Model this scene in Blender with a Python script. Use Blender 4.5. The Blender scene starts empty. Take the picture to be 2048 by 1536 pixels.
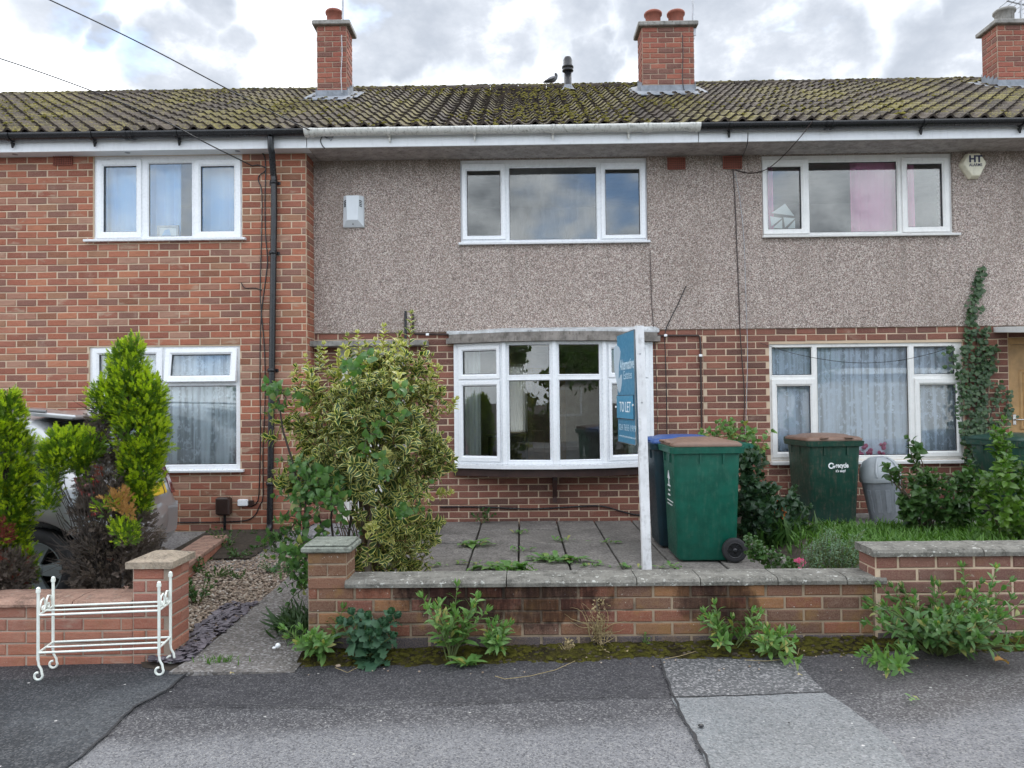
import bpy, bmesh, math, random
import numpy as np
from mathutils import Matrix, Vector, Euler, noise as mnoise
random.seed(7)
NR = np.random.RandomState(11)
PI = math.pi
R_ = math.radians
scene = bpy.context.scene
col = scene.collection

# ------------------------------------------------------------------ camera
cd = bpy.data.cameras.new('camera'); cam = bpy.data.objects.new('camera', cd); col.objects.link(cam)
CR = (Matrix.Rotation(R_(.69), 4, 'Z') @ Matrix.Rotation(R_(91.23), 4, 'X') @ Matrix.Rotation(R_(-.6), 4, 'Z'))
cam.matrix_world = Matrix.Translation((0, 0, 1.5)) @ CR
cd.sensor_width = 36; cd.lens = 1490 / 2048 * 36; cd.clip_end = 600; cd.clip_start = .05
scene.camera = cam

# ------------------------------------------------------------------ sun, sky, exposure
SUN_EL, SUN_AZ = 44, 14          # azimuth clockwise from +y (behind the houses)
sd = bpy.data.lights.new('sun', 'SUN'); sd.energy = 1.5; sd.angle = R_(14); sd.color = (1, .95, .87)
sun = bpy.data.objects.new('sun', sd); col.objects.link(sun)
sdir = Vector((math.sin(R_(SUN_AZ)) * math.cos(R_(SUN_EL)), math.cos(R_(SUN_AZ)) * math.cos(R_(SUN_EL)), math.sin(R_(SUN_EL))))
sun.rotation_euler = sdir.to_track_quat('Z', 'Y').to_euler()
scene.view_settings.view_transform = 'Standard'
scene.view_settings.look = 'None'
scene.view_settings.gamma = 1
scene.view_settings.use_curve_mapping = False
scene.view_settings.exposure = .88
EYE = Vector((0, 0, 1.5)); CR3 = CR.to_3x3()
def ray(px, py): return CR3 @ Vector(((px - 1024) / 1490, -(py - 768) / 1490, -1))
def U(px, py, Y):
    d = ray(px, py); return EYE + d * (Y / d.y)
def G(px, py, z):
    d = ray(px, py); return EYE + d * ((z - 1.5) / d.z)
def gz(x): return .018 * x - .008            # height of the footway

# ------------------------------------------------------------------ node helper
class NT:
    def __init__(s, name, world=False):
        if world:
            s.m = bpy.data.worlds.new(name); s.m.use_nodes = True; s.t = s.m.node_tree; s.t.nodes.clear()
            s.out = s.t.nodes.new('ShaderNodeOutputWorld')
        else:
            s.m = bpy.data.materials.new(name); s.m.use_nodes = True; s.t = s.m.node_tree; s.t.nodes.clear()
            s.out = s.t.nodes.new('ShaderNodeOutputMaterial')
    def lk(s, a, b): s.t.links.new(a, b)
    def put(s, sock, v):
        if isinstance(v, bpy.types.NodeSocket): s.lk(v, sock)
        elif v is not None:
            if sock.type == 'RGBA' and not hasattr(v, '__len__'): v = (v, v, v, 1)
            if sock.type == 'RGBA' and len(v) == 3: v = (*v, 1)
            if sock.type == 'VECTOR' and not hasattr(v, '__len__'): v = (v, v, v)
            sock.default_value = v
    def n(s, typ, ins=None, **props):
        nd = s.t.nodes.new('ShaderNode' + typ)
        for k, v in props.items(): setattr(nd, k, v)
        for k, v in (ins or {}).items(): s.put(nd.inputs[k], v)
        return nd
    def pos(s): return s.n('NewGeometry').outputs['Position']
    def obj(s): return s.n('TexCoord').outputs['Object']
    def rnd(s): return s.n('ObjectInfo').outputs['Random']
    def attr(s, a): return s.n('Attribute', attribute_name=a).outputs['Fac']
    def sc(s, v, k): return s.n('VectorMath', {0: v, 1: k}, operation='MULTIPLY').outputs[0]
    def noise(s, v, scale=5, detail=4, rough=.55, dist=0, out='Fac'):
        return s.n('TexNoise', {'Vector': v, 'Scale': scale, 'Detail': detail, 'Roughness': rough, 'Distortion': dist}).outputs[out]
    def vor(s, v, scale, out='Distance', feature='F1', rand=1):
        return s.n('TexVoronoi', {'Vector': v, 'Scale': scale, 'Randomness': rand}, feature=feature).outputs[out]
    def ma(s, op, a, b=0, c=None, clamp=False):
        return s.n('Math', {0: a, 1: b, **({2: c} if c is not None else {})}, operation=op, use_clamp=clamp).outputs[0]
    def mr(s, v, a, b, c=0, d=1, smooth=True):
        return s.n('MapRange', {0: v, 1: a, 2: b, 3: c, 4: d}, interpolation_type='SMOOTHSTEP' if smooth else 'LINEAR').outputs[0]
    def mix(s, f, a, b, mode='MIX'):
        nd = s.n('Mix', data_type='RGBA', blend_type=mode)
        s.put(nd.inputs[0], f); s.put(nd.inputs[6], a); s.put(nd.inputs[7], b); return nd.outputs[2]
    def ramp(s, f, stops, const=False):
        nd = s.n('ValToRGB', {0: f}); cr = nd.color_ramp
        if const: cr.interpolation = 'CONSTANT'
        while len(cr.elements) < len(stops): cr.elements.new(.5)
        for e, (p, c) in zip(cr.elements, stops): e.position = p; e.color = (*c, 1) if len(c) == 3 else c
        return nd.outputs[0]
    def sep(s, v): return s.n('SeparateXYZ', {0: v}).outputs
    def bump(s, h, strength=.3, dist=.01, normal=None):
        return s.n('Bump', {'Height': h, 'Strength': strength, 'Distance': dist, 'Normal': normal}).outputs[0]
    def bsdf(s, **k):
        nd = s.n('BsdfPrincipled')
        nm = dict(col='Base Color', rough='Roughness', metal='Metallic', spec='Specular IOR Level', normal='Normal', trans='Transmission Weight', coat='Coat Weight', coatr='Coat Roughness', alpha='Alpha', ior='IOR', sheen='Sheen Weight')
        for a, v in k.items(): s.put(nd.inputs[nm[a]], v)
        return nd.outputs[0]
    def fin(s, sh): s.lk(sh, s.out.inputs['Surface']); return s.m

def plain(name, c, rough=.5, metal=0, spec=.5, var=.12, bump=0, bscale=60, coat=0, dirt=0, dirtc=(.06, .05, .035)):
    """a painted / plastic / metal surface with slight mottling, dirt and relief"""
    t = NT(name); p = t.pos()
    nz = t.noise(p, 9, 5)
    k = t.mr(nz, .25, .75, 1 - var, 1 + var * .6)
    cc = t.mix(1, c, k, 'MULTIPLY')
    if dirt:
        d = t.noise(p, 23, 8, .7)
        d2 = t.noise(t.sc(p, (14, 14, 2)), 3, 4)
        cc = t.mix(t.ma('MULTIPLY', t.mr(t.ma('MULTIPLY', d, d2), .22, .42), dirt), cc, dirtc)
    r = t.mr(t.noise(p, 40, 3), .2, .8, max(0, rough - .08), min(1, rough + .1))
    nrm = t.bump(t.noise(p, bscale, 5, .6), bump, .004) if bump else None
    return t.fin(t.bsdf(col=cc, rough=r, metal=metal, spec=spec, normal=nrm, coat=coat))

# ------------------------------------------------------------------ mesh helper
def fast_mesh(name, V, F, mats, mi=None, rnd=None, smooth=False):
    me = bpy.data.meshes.new(name)
    V = np.asarray(V, dtype=np.float32).reshape(-1, 3)
    me.vertices.add(len(V)); me.vertices.foreach_set('co', V.ravel())
    if isinstance(F, np.ndarray):
        tot = np.full(len(F), F.shape[1], dtype=np.int32); flat = F.ravel().astype(np.int32)
    else:
        tot = np.array([len(f) for f in F], dtype=np.int32); flat = np.array([i for f in F for i in f], dtype=np.int32)
    me.loops.add(len(flat)); me.loops.foreach_set('vertex_index', flat)
    me.polygons.add(len(tot))
    st = np.zeros(len(tot), dtype=np.int32); st[1:] = np.cumsum(tot)[:-1]
    me.polygons.foreach_set('loop_start', st)
    for m in mats: me.materials.append(m)
    if mi is not None: me.polygons.foreach_set('material_index', np.asarray(mi, dtype=np.int32))
    if smooth is not False:
        me.polygons.foreach_set('use_smooth', np.full(len(tot), True) if smooth is True else np.asarray(smooth))
    else: me.polygons.foreach_set('use_smooth', np.full(len(tot), False))
    if rnd is not None:
        a = me.attributes.new('rnd', 'FLOAT', 'FACE'); a.data.foreach_set('value', np.asarray(rnd, dtype=np.float32))
    me.update(calc_edges=True); me.validate()
    return me

WM = {}
def wmat(o): return WM.get(o.name, Matrix.Identity(4))
def link(o, parent=None, W=None):
    """link o with world matrix W under parent"""
    W = W or Matrix.Identity(4)
    col.objects.link(o); WM[o.name] = W
    if parent is not None:
        o.parent = parent; o.matrix_basis = wmat(parent).inverted() @ W
    else: o.matrix_basis = W
    return o
def tag(o, label=None, cat=None, group=None, kind=None):
    if label: o['label'] = label
    if cat: o['category'] = cat
    if group: o['group'] = group
    if kind: o['kind'] = kind
    return o
def thing(name, loc, label, cat, group=None, parent=None, kind=None):
    o = bpy.data.objects.new(name, None); o.empty_display_size = .1
    link(o, parent, Matrix.Translation(loc)); return tag(o, label, cat, group, kind)
def part(name, loc, parent): return thing(name, loc, None, None, None, parent)

class MB:
    def __init__(s): s.V = []; s.F = []; s.M = []; s.R = []; s.S = []; s.r = 0.0; s.sm = False
    def add(s, vs, fs, m=0, r=None, sm=None, X=None):
        b = len(s.V)
        for v in vs:
            v = Vector(v)
            s.V.append(tuple(X @ v if X else v))
        for f in fs:
            s.F.append(tuple(b + i for i in f)); s.M.append(m); s.R.append(s.r if r is None else r); s.S.append(s.sm if sm is None else sm)
        return s
    def quad(s, a, b, c, d, m=0, **k): return s.add((a, b, c, d), ((0, 1, 2, 3),), m, **k)
    def box(s, x0, x1, y0, y1, z0, z1, m=0, X=None, r=None, bev=0):
        if bev:
            e = bev; vs = []
            for z, i in ((z0, e), (z0 + e, 0), (z1 - e, 0), (z1, e)):
                # 8-gon rings
                a, b2, c, d = x0 + i, x1 - i, y0 + i, y1 - i
                g = e
                vs += [(a + g, c, z), (b2 - g, c, z), (b2, c + g, z), (b2, d - g, z), (b2 - g, d, z), (a + g, d, z), (a, d - g, z), (a, c + g, z)]
            fs = [tuple(range(7, -1, -1)), tuple(range(24, 32))]
            for k in range(3):
                for i in range(8):
                    j = (i + 1) % 8; fs.append((k * 8 + i, k * 8 + j, k * 8 + 8 + j, k * 8 + 8 + i))
            return s.add(vs, fs, m, r=r, X=X)
        vs = [(x0, y0, z0), (x1, y0, z0), (x1, y1, z0), (x0, y1, z0), (x0, y0, z1), (x1, y0, z1), (x1, y1, z1), (x0, y1, z1)]
        return s.add(vs, ((0, 3, 2, 1), (4, 5, 6, 7), (0, 1, 5, 4), (1, 2, 6, 5), (2, 3, 7, 6), (3, 0, 4, 7)), m, X=X, r=r)
    def loft(s, rings, m=0, cap=True, sm=True, X=None, close=True, r=None):
        n = len(rings[0]); vs = [v for ring in rings for v in ring]; fs = []
        for k in range(len(rings) - 1):
            for i in range(n if close else n - 1):
                j = (i + 1) % n; fs.append((k * n + i, k * n + j, (k + 1) * n + j, (k + 1) * n + i))
        s.add(vs, fs, m, sm=sm, X=X, r=r)
        if cap:
            s.add(rings[0], (tuple(range(n - 1, -1, -1)),), m, sm=False, X=X, r=r)
            s.add(rings[-1], (tuple(range(n)),), m, sm=False, X=X, r=r)
        return s
    def tube(s, pts, rad, n=8, m=0, cap=True, X=None, sm=True, r=None):
        pts = [Vector(p) for p in pts]; rings = []
        rads = rad if hasattr(rad, '__len__') else [rad] * len(pts)
        up = None
        for i, p in enumerate(pts):
            a = pts[max(0, i - 1)]; b = pts[min(len(pts) - 1, i + 1)]
            d = (b - a).normalized() if (b - a).length > 1e-9 else Vector((0, 0, 1))
            if up is None: up = Vector((0, 0, 1)) if abs(d.z) < .9 else Vector((1, 0, 0))
            x = up - d * up.dot(d)
            if x.length < 1e-4: x = d.orthogonal()
            x.normalize(); y = d.cross(x); up = x
            rings.append([p + (x * math.cos(2 * PI * k / n) + y * math.sin(2 * PI * k / n)) * rads[i] for k in range(n)])
        return s.loft(rings, m, cap, sm, X, r=r)
    def lathe(s, prof, n=24, m=0, X=None, cap=True, sm=True):
        rings = [[(rr * math.cos(2 * PI * k / n), rr * math.sin(2 * PI * k / n), z) for k in range(n)] for rr, z in prof]
        return s.loft(rings, m, cap, sm, X)
    def prism(s, poly, h, m=0, X=None, r=None, y=True):
        """polygon in (x,z) pushed h along +y from y=0"""
        n = len(poly); vs = [(a, 0, b) for a, b in poly] + [(a, h, b) for a, b in poly]
        ar = sum(poly[i][0] * poly[(i + 1) % n][1] - poly[(i + 1) % n][0] * poly[i][1] for i in range(n))
        fs = [tuple(range(n)), tuple(range(2 * n - 1, n - 1, -1))] + [(i, i + n, (i + 1) % n + n, (i + 1) % n) for i in range(n)]
        if ar < 0: fs = [f[::-1] for f in fs]
        return s.add(vs, fs, m, X=X, r=r)
    def sphere(s, c, rx, ry=None, rz=None, n=12, k=7, m=0):
        ry = ry or rx; rz = rz or rx
        rings = []
        for i in range(k + 1):
            t = -PI / 2 + PI * i / k; cr = max(.02, math.cos(t))
            rings.append([(c[0] + rx * cr * math.cos(2 * PI * j / n), c[1] + ry * cr * math.sin(2 * PI * j / n), c[2] + rz * math.sin(t)) for j in range(n)])
        return s.loft(rings, m)
    def mesh(s, name, mats, off=None):
        if not hasattr(mats, '__len__'): mats = [mats]
        V = np.array(s.V, dtype=np.float32)
        if off is not None: V = V - np.array(off, dtype=np.float32)
        return fast_mesh(name, V, s.F, mats, s.M, s.R, s.S)
    def build(s, name, mats, parent=None, W=None, origin=True):
        """one object; its origin is put under its base unless a world matrix is given"""
        if W is None and origin and s.V:
            V = np.array(s.V); lo, hi = V.min(0), V.max(0)
            o = Vector(((lo[0] + hi[0]) / 2, (lo[1] + hi[1]) / 2, lo[2])); W = Matrix.Translation(o)
            me = s.mesh(name, mats, o)
        else: me = s.mesh(name, mats)
        return link(bpy.data.objects.new(name, me), parent, W)
def inst(name, me, parent, W): return link(bpy.data.objects.new(name, me), parent, W)

def scatter(name, tmpl, Ws, mats, parent=None, rnds=None, smooth=False, kind='stuff'):
    """many copies of small templates joined in ONE mesh. tmpl: list of (V, F(same size polys), M); Ws: list of (k, 4x4)"""
    Vs, Fs, Ms, Rs = [], [], [], []; b = 0
    pol = None
    for i, (k, W) in enumerate(Ws):
        V, F, Mi = tmpl[k]
        W = np.asarray(W)
        Vs.append(V @ W[:3, :3].T + W[:3, 3]); Fs.append(F + b); b += len(V); Ms.append(Mi)
        Rs.append(np.full(len(F), NR.rand() if rnds is None else rnds[i]))
    V = np.concatenate(Vs); F = np.concatenate(Fs)
    lo, hi = V.min(0), V.max(0); o = np.array([(lo[0] + hi[0]) / 2, (lo[1] + hi[1]) / 2, lo[2]])
    me = fast_mesh(name, V - o, F, mats, np.concatenate(Ms), np.concatenate(Rs), smooth)
    ob = link(bpy.data.objects.new(name, me), parent, Matrix.Translation(o))
    if kind: ob['kind'] = kind
    return ob
def basis(p, d, up, s=1, sx=1, sz=1):
    """4x4 whose +y runs along d and +z leans to up"""
    d = Vector(d).normalized(); up = Vector(up); x = d.cross(up)
    if x.length < 1e-5: x = d.orthogonal()
    x.normalize(); z = x.cross(d)
    m = np.eye(4); m[:3, 0] = np.array(x) * s * sx; m[:3, 1] = np.array(d) * s; m[:3, 2] = np.array(z) * s * sz; m[:3, 3] = p
    return m
def Mx(a): return Matrix([list(r) for r in a])
def in_poly(x, y, P):
    c = False; n = len(P)
    for i in range(n):
        x1, y1 = P[i]; x2, y2 = P[(i + 1) % n]
        if (y1 > y) != (y2 > y) and x < (x2 - x1) * (y - y1) / (y2 - y1) + x1: c = not c
    return c
# ------------------------------------------------------------------ world: physical sky with a broken layer of cloud
t = NT('World', True)
scene.world = t.m
sky = t.n('TexSky'); sky.sky_type = 'NISHITA'; sky.sun_disc = False
sky.sun_elevation = R_(SUN_EL); sky.sun_rotation = R_(SUN_AZ); sky.dust_density = 1.5
g = t.n('TexCoord').outputs['Generated']
warp = t.noise(g, 4.2, 6, .6, 0, 'Color')
gd = t.n('VectorMath', {0: g, 1: t.sc(t.n('VectorMath', {0: warp, 1: (.5, .5, .5)}, operation='SUBTRACT').outputs[0], .20)}, operation='ADD').outputs[0]
big = t.noise(t.sc(g, (1, 1, 1.9)), 2.3, 7, .55)
fine = t.noise(t.sc(g, (1, 1, 1.6)), 8.5, 6, .6)
def blob(px, py, r, soft=.6):
    d = ray(px, py).normalized()
    nn = t.n('VectorMath', {0: gd}, operation='NORMALIZE').outputs[0]
    dt = t.n('VectorMath', {0: nn, 1: tuple(d)}, operation='DOT_PRODUCT').outputs[1]
    return t.mr(dt, math.cos(r / 1490), math.cos(r * (1 - soft) / 1490))
dark = t.mr(t.ma('ADD', t.ma('MULTIPLY', big, .7), t.ma('MULTIPLY', fine, .3)), .52, .66)
seen = None
for b in ((830, 20, 190), (960, 60, 150), (760, 120, 120), (1130, -20, 150), (1480, 90, 200), (1640, 60, 140), (1330, 20, 170), (1570, 150, 130), (1880, 150, 170), (2010, 50, 120), (330, 110, 130), (470, 125, 110), (400, -30, 110), (170, 50, 60), (60, -60, 110), (1180, 130, 90)):
    k = blob(*b); seen = k if seen is None else t.ma('MAXIMUM', seen, k)
gy = t.sep(g)
ahead = t.mr(gy[1], .55, .8)
dk = t.ma('ADD', t.ma('MULTIPLY', dark, t.ma('SUBTRACT', 1, ahead)), t.ma('MULTIPLY', t.ma('MULTIPLY', seen, t.mr(fine, .22, .46, .68, 1)), ahead))
whitec = t.mix(t.mr(fine, .3, .7), (15.5, 15.8, 16.2), (11, 11.5, 12.2))
greyc = t.mix(t.mr(fine, .35, .65), (4.5, 4.8, 5.3), (3.3, 3.62, 4.15))
cloud = t.mix(dk, whitec, greyc)
gap = t.ma('MULTIPLY', t.mr(t.ma('ADD', t.noise(t.sc(g, (1, 1, 1.7)), 3.1, 6, .55, 0), t.mr(gy[1], .4, -.4, 0, .075)), .56, .68), .85)
skyc = t.mix(gap, cloud, t.mix(1, sky.outputs[0], (1.5, 1.9, 2.3), 'MULTIPLY'))
hz = t.mr(gy[2], -.02, .0)
skyc = t.mix(hz, (1.0, 1.0, .95), skyc)
t.lk(t.n('Background', {0: skyc, 1: .1}).outputs[0], t.out.inputs['Surface'])

# ------------------------------------------------------------------ materials
def brick_mat(name, tones, smear=None, wear=.5, stains=(), lichen=0, grain=1.0, moss=0):
    t = NT(name); p = t.pos()
    r = t.ma('FRACT', t.ma('ADD', t.attr('rnd'), t.ma('MULTIPLY', t.rnd(), 3.7)))
    n = len(tones)
    c = t.ramp(r, [(i / n, tones[i]) for i in range(n)], True)
    st = t.noise(t.sc(p, (1, 1, 5)), 14, 5, .65)
    c = t.mix(t.mr(st, .35, .75, 0, .5), c, t.mix(1, c, (.55, .5, .5), 'MULTIPLY'))
    f = t.noise(p, 130, 3, .7)
    c = t.mix(t.mr(f, .3, .75, 0, .35), c, (.42, .3, .22))
    if smear:
        k = t.ma('MULTIPLY', t.mr(t.noise(t.sc(p, (1, 1, 2.6)), 6, 4), .55, .72), t.mr(t.ma('FRACT', t.ma('MULTIPLY', r, 7.3)), .55, .9))
        c = t.mix(t.ma('MULTIPLY', k, wear), c, smear)
    big = t.noise(p, 1.3, 4)
    c = t.mix(t.mr(big, .35, .75, 0, .45), c, t.mix(1, c, (.62, .6, .6), 'MULTIPLY')); ef = t.noise(p, 2.6, 6, .7); c = t.mix(t.mr(ef, .58, .75, 0, .35), c, (.46, .36, .28))
    if lichen:
        L = t.mr(t.noise(p, 60, 2, .5), .70, .74)
        c = t.mix(t.ma('MULTIPLY', L, lichen), c, (.5, .48, .42))
        L2 = t.mr(t.noise(p, 7, 5, .6), .52, .75)
        c = t.mix(t.ma('MULTIPLY', L2, lichen * .65), c, (.27, .16, .05))
    c = stain(t, p, c, stains)
    z = t.noise(t.sc(p, (5, 5, 60)), 6, 3)
    nrm = t.bump(t.ma('ADD', t.ma('MULTIPLY', f, .6), t.ma('MULTIPLY', z, .6 * grain)), .55, .004)
    return t.fin(t.bsdf(col=c, rough=.88, spec=.25, normal=nrm))
def stain(t, p, c, stains):
    """soot and water marks with a shape of their own: (x, z, rx, rz, strength)"""
    if not stains: return c
    m = None; s = t.sep(p); nz = t.noise(p, 9, 6, .65); nf = t.noise(t.sc(p, (30, 30, 5)), 1.5, 4)
    for (x, z, rx, rz, k) in stains:
        dx = t.ma('DIVIDE', t.ma('SUBTRACT', s[0], x), rx); dz = t.ma('DIVIDE', t.ma('SUBTRACT', s[2], z), rz)
        d = t.ma('ADD', t.ma('MULTIPLY', dx, dx), t.ma('MULTIPLY', dz, dz))
        d = t.ma('ADD', d, t.ma('MULTIPLY', t.ma('SUBTRACT', nz, .5), 3.6)); d = t.ma('ADD', d, t.ma('MULTIPLY', t.ma('SUBTRACT', t.noise(t.sc(p, (1, 1, .3)), 45, 4, .7), .5), 1.5))
        q = t.ma('MULTIPLY', t.mr(d, 1.7, .3), k); m = q if m is None else t.ma('MAXIMUM', m, q)
    return t.mix(t.ma('MULTIPLY', m, t.mr(nf, .2, .6, .7, 1)), c, t.mix(1, c, (.10, .085, .10), 'MULTIPLY'))
STAINS = [(-.3, .36, .5, .16, .95), (.1, .28, .42, .14, .9), (-.12, .42, .7, .06, .9), (-.55, .38, .2, .1, .6), (1.18, .33, .16, .2, .9), (1.0, .31, .09, .15, .75), (1.32, .42, .3, .05, .8), (1.34, .22, .07, .14, .7), (.6, .42, .5, .03, .7)]
def mortar_mat(name, c, stains=(), dirt=.3):
    t = NT(name); p = t.pos()
    n1 = t.noise(p, 5, 5); f = t.noise(p, 160, 3)
    cc = t.mix(t.mr(n1, .4, .75, 0, dirt), c, (.12, .1, .08)); cc = t.mix(t.mr(f, .3, .7, 0, .3), cc, t.mix(1, cc, (.7, .68, .62), 'MULTIPLY'))
    cc = stain(t, p, cc, stains)
    return t.fin(t.bsdf(col=cc, rough=.95, spec=.15, normal=t.bump(f, .5, .004)))
B = {}
B['left'] = brick_mat('brick_orange_red', [(.235, .108, .082), (.37, .20, .14), (.215, .088, .068), (.34, .16, .11), (0.359, 0.112, 0.065), (0.306, 0.090, 0.056), (0.408, 0.137, 0.079), (0.264, 0.079, 0.051), (0.348, 0.106, 0.060), (0.443, 0.164, 0.089), (0.317, 0.106, 0.070), (0.371, 0.122, 0.070), (0.240, 0.090, 0.051), (0.396, 0.148, 0.093), (0.323, 0.158, 0.093)], (.44, .33, .24), .7)
B['mid'] = brick_mat('brick_plum_brown', [(0.204, 0.068, 0.050), (0.160, 0.054, 0.044), (0.248, 0.084, 0.059), (0.133, 0.049, 0.042), (0.220, 0.080, 0.059), (0.275, 0.105, 0.071), (0.182, 0.065, 0.050), (0.232, 0.075, 0.055), (0.110, 0.045, 0.039)], (.3, .2, .16), .4)
B['chim'] = brick_mat('brick_chimney', [(0.281, 0.071, 0.050), (0.248, 0.067, 0.050), (0.313, 0.090, 0.059), (0.184, 0.057, 0.045), (0.270, 0.081, 0.054), (0.151, 0.059, 0.050)], (.33, .22, .17), .3)
B['garden'] = brick_mat('brick_garden_wall', [(.25, .085, .05), (.28, .13, .055), (.20, .07, .05), (0.180, 0.083, 0.048), (0.210, 0.098, 0.053), (0.150, 0.074, 0.048), (0.240, 0.118, 0.053), (0.170, 0.078, 0.051), (0.210, 0.074, 0.045), (0.135, 0.068, 0.048)], None, .3, STAINS, .8)
B['rwall'] = brick_mat('brick_garden_wall_brown', [(.19, .09, .072), (.165, .078, .066), (.22, .10, .078), (.15, .07, .062), (.20, .08, .062)], None, .3, (), .35)
B['lwall'] = brick_mat('brick_pink_rough', [(0.400, 0.152, 0.101), (0.360, 0.128, 0.088), (0.440, 0.180, 0.119), (0.380, 0.162, 0.114), (0.420, 0.157, 0.097), (0.340, 0.133, 0.101)], (.46, .38, .30), .5, (), .25, 2.2)
B['blue'] = brick_mat('brick_dark_blue', [(.055, .055, .068), (.07, .07, .082), (.045, .046, .058), (.06, .058, .07)], None, .2, (), .3)
B['pillar'] = brick_mat('brick_pillar_lichen', [(0.187, 0.093, 0.054), (0.221, 0.102, 0.063), (0.162, 0.085, 0.050), (0.204, 0.106, 0.054)], None, .3, (), 1.0)
MORT = mortar_mat('mortar_cream', (.60, .47, .345), (), .2)
MORTG = mortar_mat('mortar_garden', (.36, .28, .20), STAINS, .85)
MORTP = mortar_mat('mortar_grey_pink', (.46, .37, .30), (), .45)

MORTC = mortar_mat('mortar_chimney', (.40, .30, .23), (), .5)
# pebbledash render
t = NT('pebbledash'); p = t.pos()
v1 = t.n('TexVoronoi', {'Vector': p, 'Scale': 112}); vc = t.sep(v1.outputs['Color'])
c = t.ramp(vc[0], [(0, (.12, .098, .085)), (.14, (.22, .175, .16)), (.28, (.35, .295, .275)), (.45, (.46, .395, .37)), (.6, (.30, .225, .205)), (.70, (.58, .53, .50)), (.84, (.68, .64, .61)), (.94, (.42, .32, .295))], True)
edge = t.n('TexVoronoi', {'Vector': p, 'Scale': 112}, feature='DISTANCE_TO_EDGE').outputs[0]
c = t.mix(t.mr(edge, .0, .12, .65, 0), c, (.15, .12, .108))
st = t.noise(t.sc(p, (3, 3, .8)), 1.4, 5); c = t.mix(t.mr(st, .45, .75, 0, .25), c, (.2, .16, .13))
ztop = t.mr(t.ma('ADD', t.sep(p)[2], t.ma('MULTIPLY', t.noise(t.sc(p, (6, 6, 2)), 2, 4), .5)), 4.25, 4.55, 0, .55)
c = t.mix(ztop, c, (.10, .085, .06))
sx_ = t.sep(p); stk = t.mr(t.noise(t.sc(p, (16, 1, .35)), 1.0, 4, .6), .50, .66)
for (xa, xb) in ((-.75, 1.52), (2.65, 4.97)):        # rain streaks below the two sills
    inx = t.ma('MULTIPLY', t.mr(sx_[0], xa - .1, xa + .1), t.mr(sx_[0], xb + .1, xb - .1)); inz = t.ma('MULTIPLY', t.mr(sx_[2], 2.35, 3.2), t.mr(sx_[2], 3.30, 3.24))
    c = t.mix(t.ma('MULTIPLY', t.ma('MULTIPLY', inx, inz), t.ma('MULTIPLY', stk, .22)), c, (.09, .08, .065))
c = t.mix(1, c, (1.39, 1.345, 1.28), 'MULTIPLY'); c = t.mix(.15, c, (.42, .375, .345)); dm = t.noise(t.sc(p, (1.4, 1.4, .5)), 1.2, 6, .6); c = t.mix(t.mr(dm, .45, .72, 0, .3), c, (.23, .185, .15))
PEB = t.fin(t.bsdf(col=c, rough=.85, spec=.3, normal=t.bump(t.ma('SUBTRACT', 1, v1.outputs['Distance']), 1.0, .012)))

UPVC = plain('upvc_white', (.80, .82, .84), .28, var=.03, dirt=.03)
UPVC2 = plain('upvc_aged', (.76, .76, .74), .32, var=.05, dirt=.10)
FASCIA = plain('fascia_white', (.76, .78, .80), .35, var=.04, dirt=.08)
SOFW = plain('soffit_white', (.70, .72, .73), .4, var=.06)
SOFG = plain('soffit_grey', (.40, .36, .34), .8, var=.3, bump=.2, dirt=.5)
BLACK = plain('black_plastic', (.012, .013, .015), .3, var=.3)
BROWNP = plain('brown_plastic', (.035, .02, .016), .35, var=.25)
GASKET = plain('gasket', (.02, .02, .022), .5)
LEAD = plain('lead_flashing', (.25, .27, .30), .9, spec=.15, var=.3, dirt=.3)
CONC = plain('concrete_grey', (.27, .26, .24), .9, var=.35, bump=.6, bscale=90, dirt=.5)
WOODW = plain('weathered_timber', (.22, .2, .18), .85, var=.45, bump=.6, bscale=40, dirt=.6)
BROWNW = plain('brown_stained_timber', (.045, .02, .016), .5, var=.35, bump=.2)
WHITEM = plain('white_painted_metal', (.80, .84, .78), .3, var=.05, dirt=.12, coat=.3)
TERRA = plain('terracotta', (.27, .085, .055), .75, var=.2, bump=.2, dirt=.2)
CHROME = plain('bright_metal', (.6, .6, .6), .25, metal=1)
GALV = plain('galvanised_metal', (.42, .43, .45), .5, metal=.7, var=.2)
SOIL = plain('soil', (.055, .042, .03), .95, var=.5, bump=1, bscale=50)
GRILLE = plain('alarm_grey_plastic', (.62, .66, .69), .4, var=.04, dirt=.03)
CREAMP = plain('alarm_cream_plastic', (.74, .70, .55), .4, var=.06, dirt=.15)
NAVY = plain('navy_print', (.012, .015, .06), .4)
INK = plain('white_print', (.85, .87, .88), .4)
WALLIN = plain('interior_plaster', (.42, .37, .30), .9)
DARKIN = plain('interior_dark', (.10, .09, .08), .9)
CARPET = plain('interior_carpet', (.13, .11, .10), .95)
DOORW = plain('oak_door', (.42, .25, .10), .45, var=.25)

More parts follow.
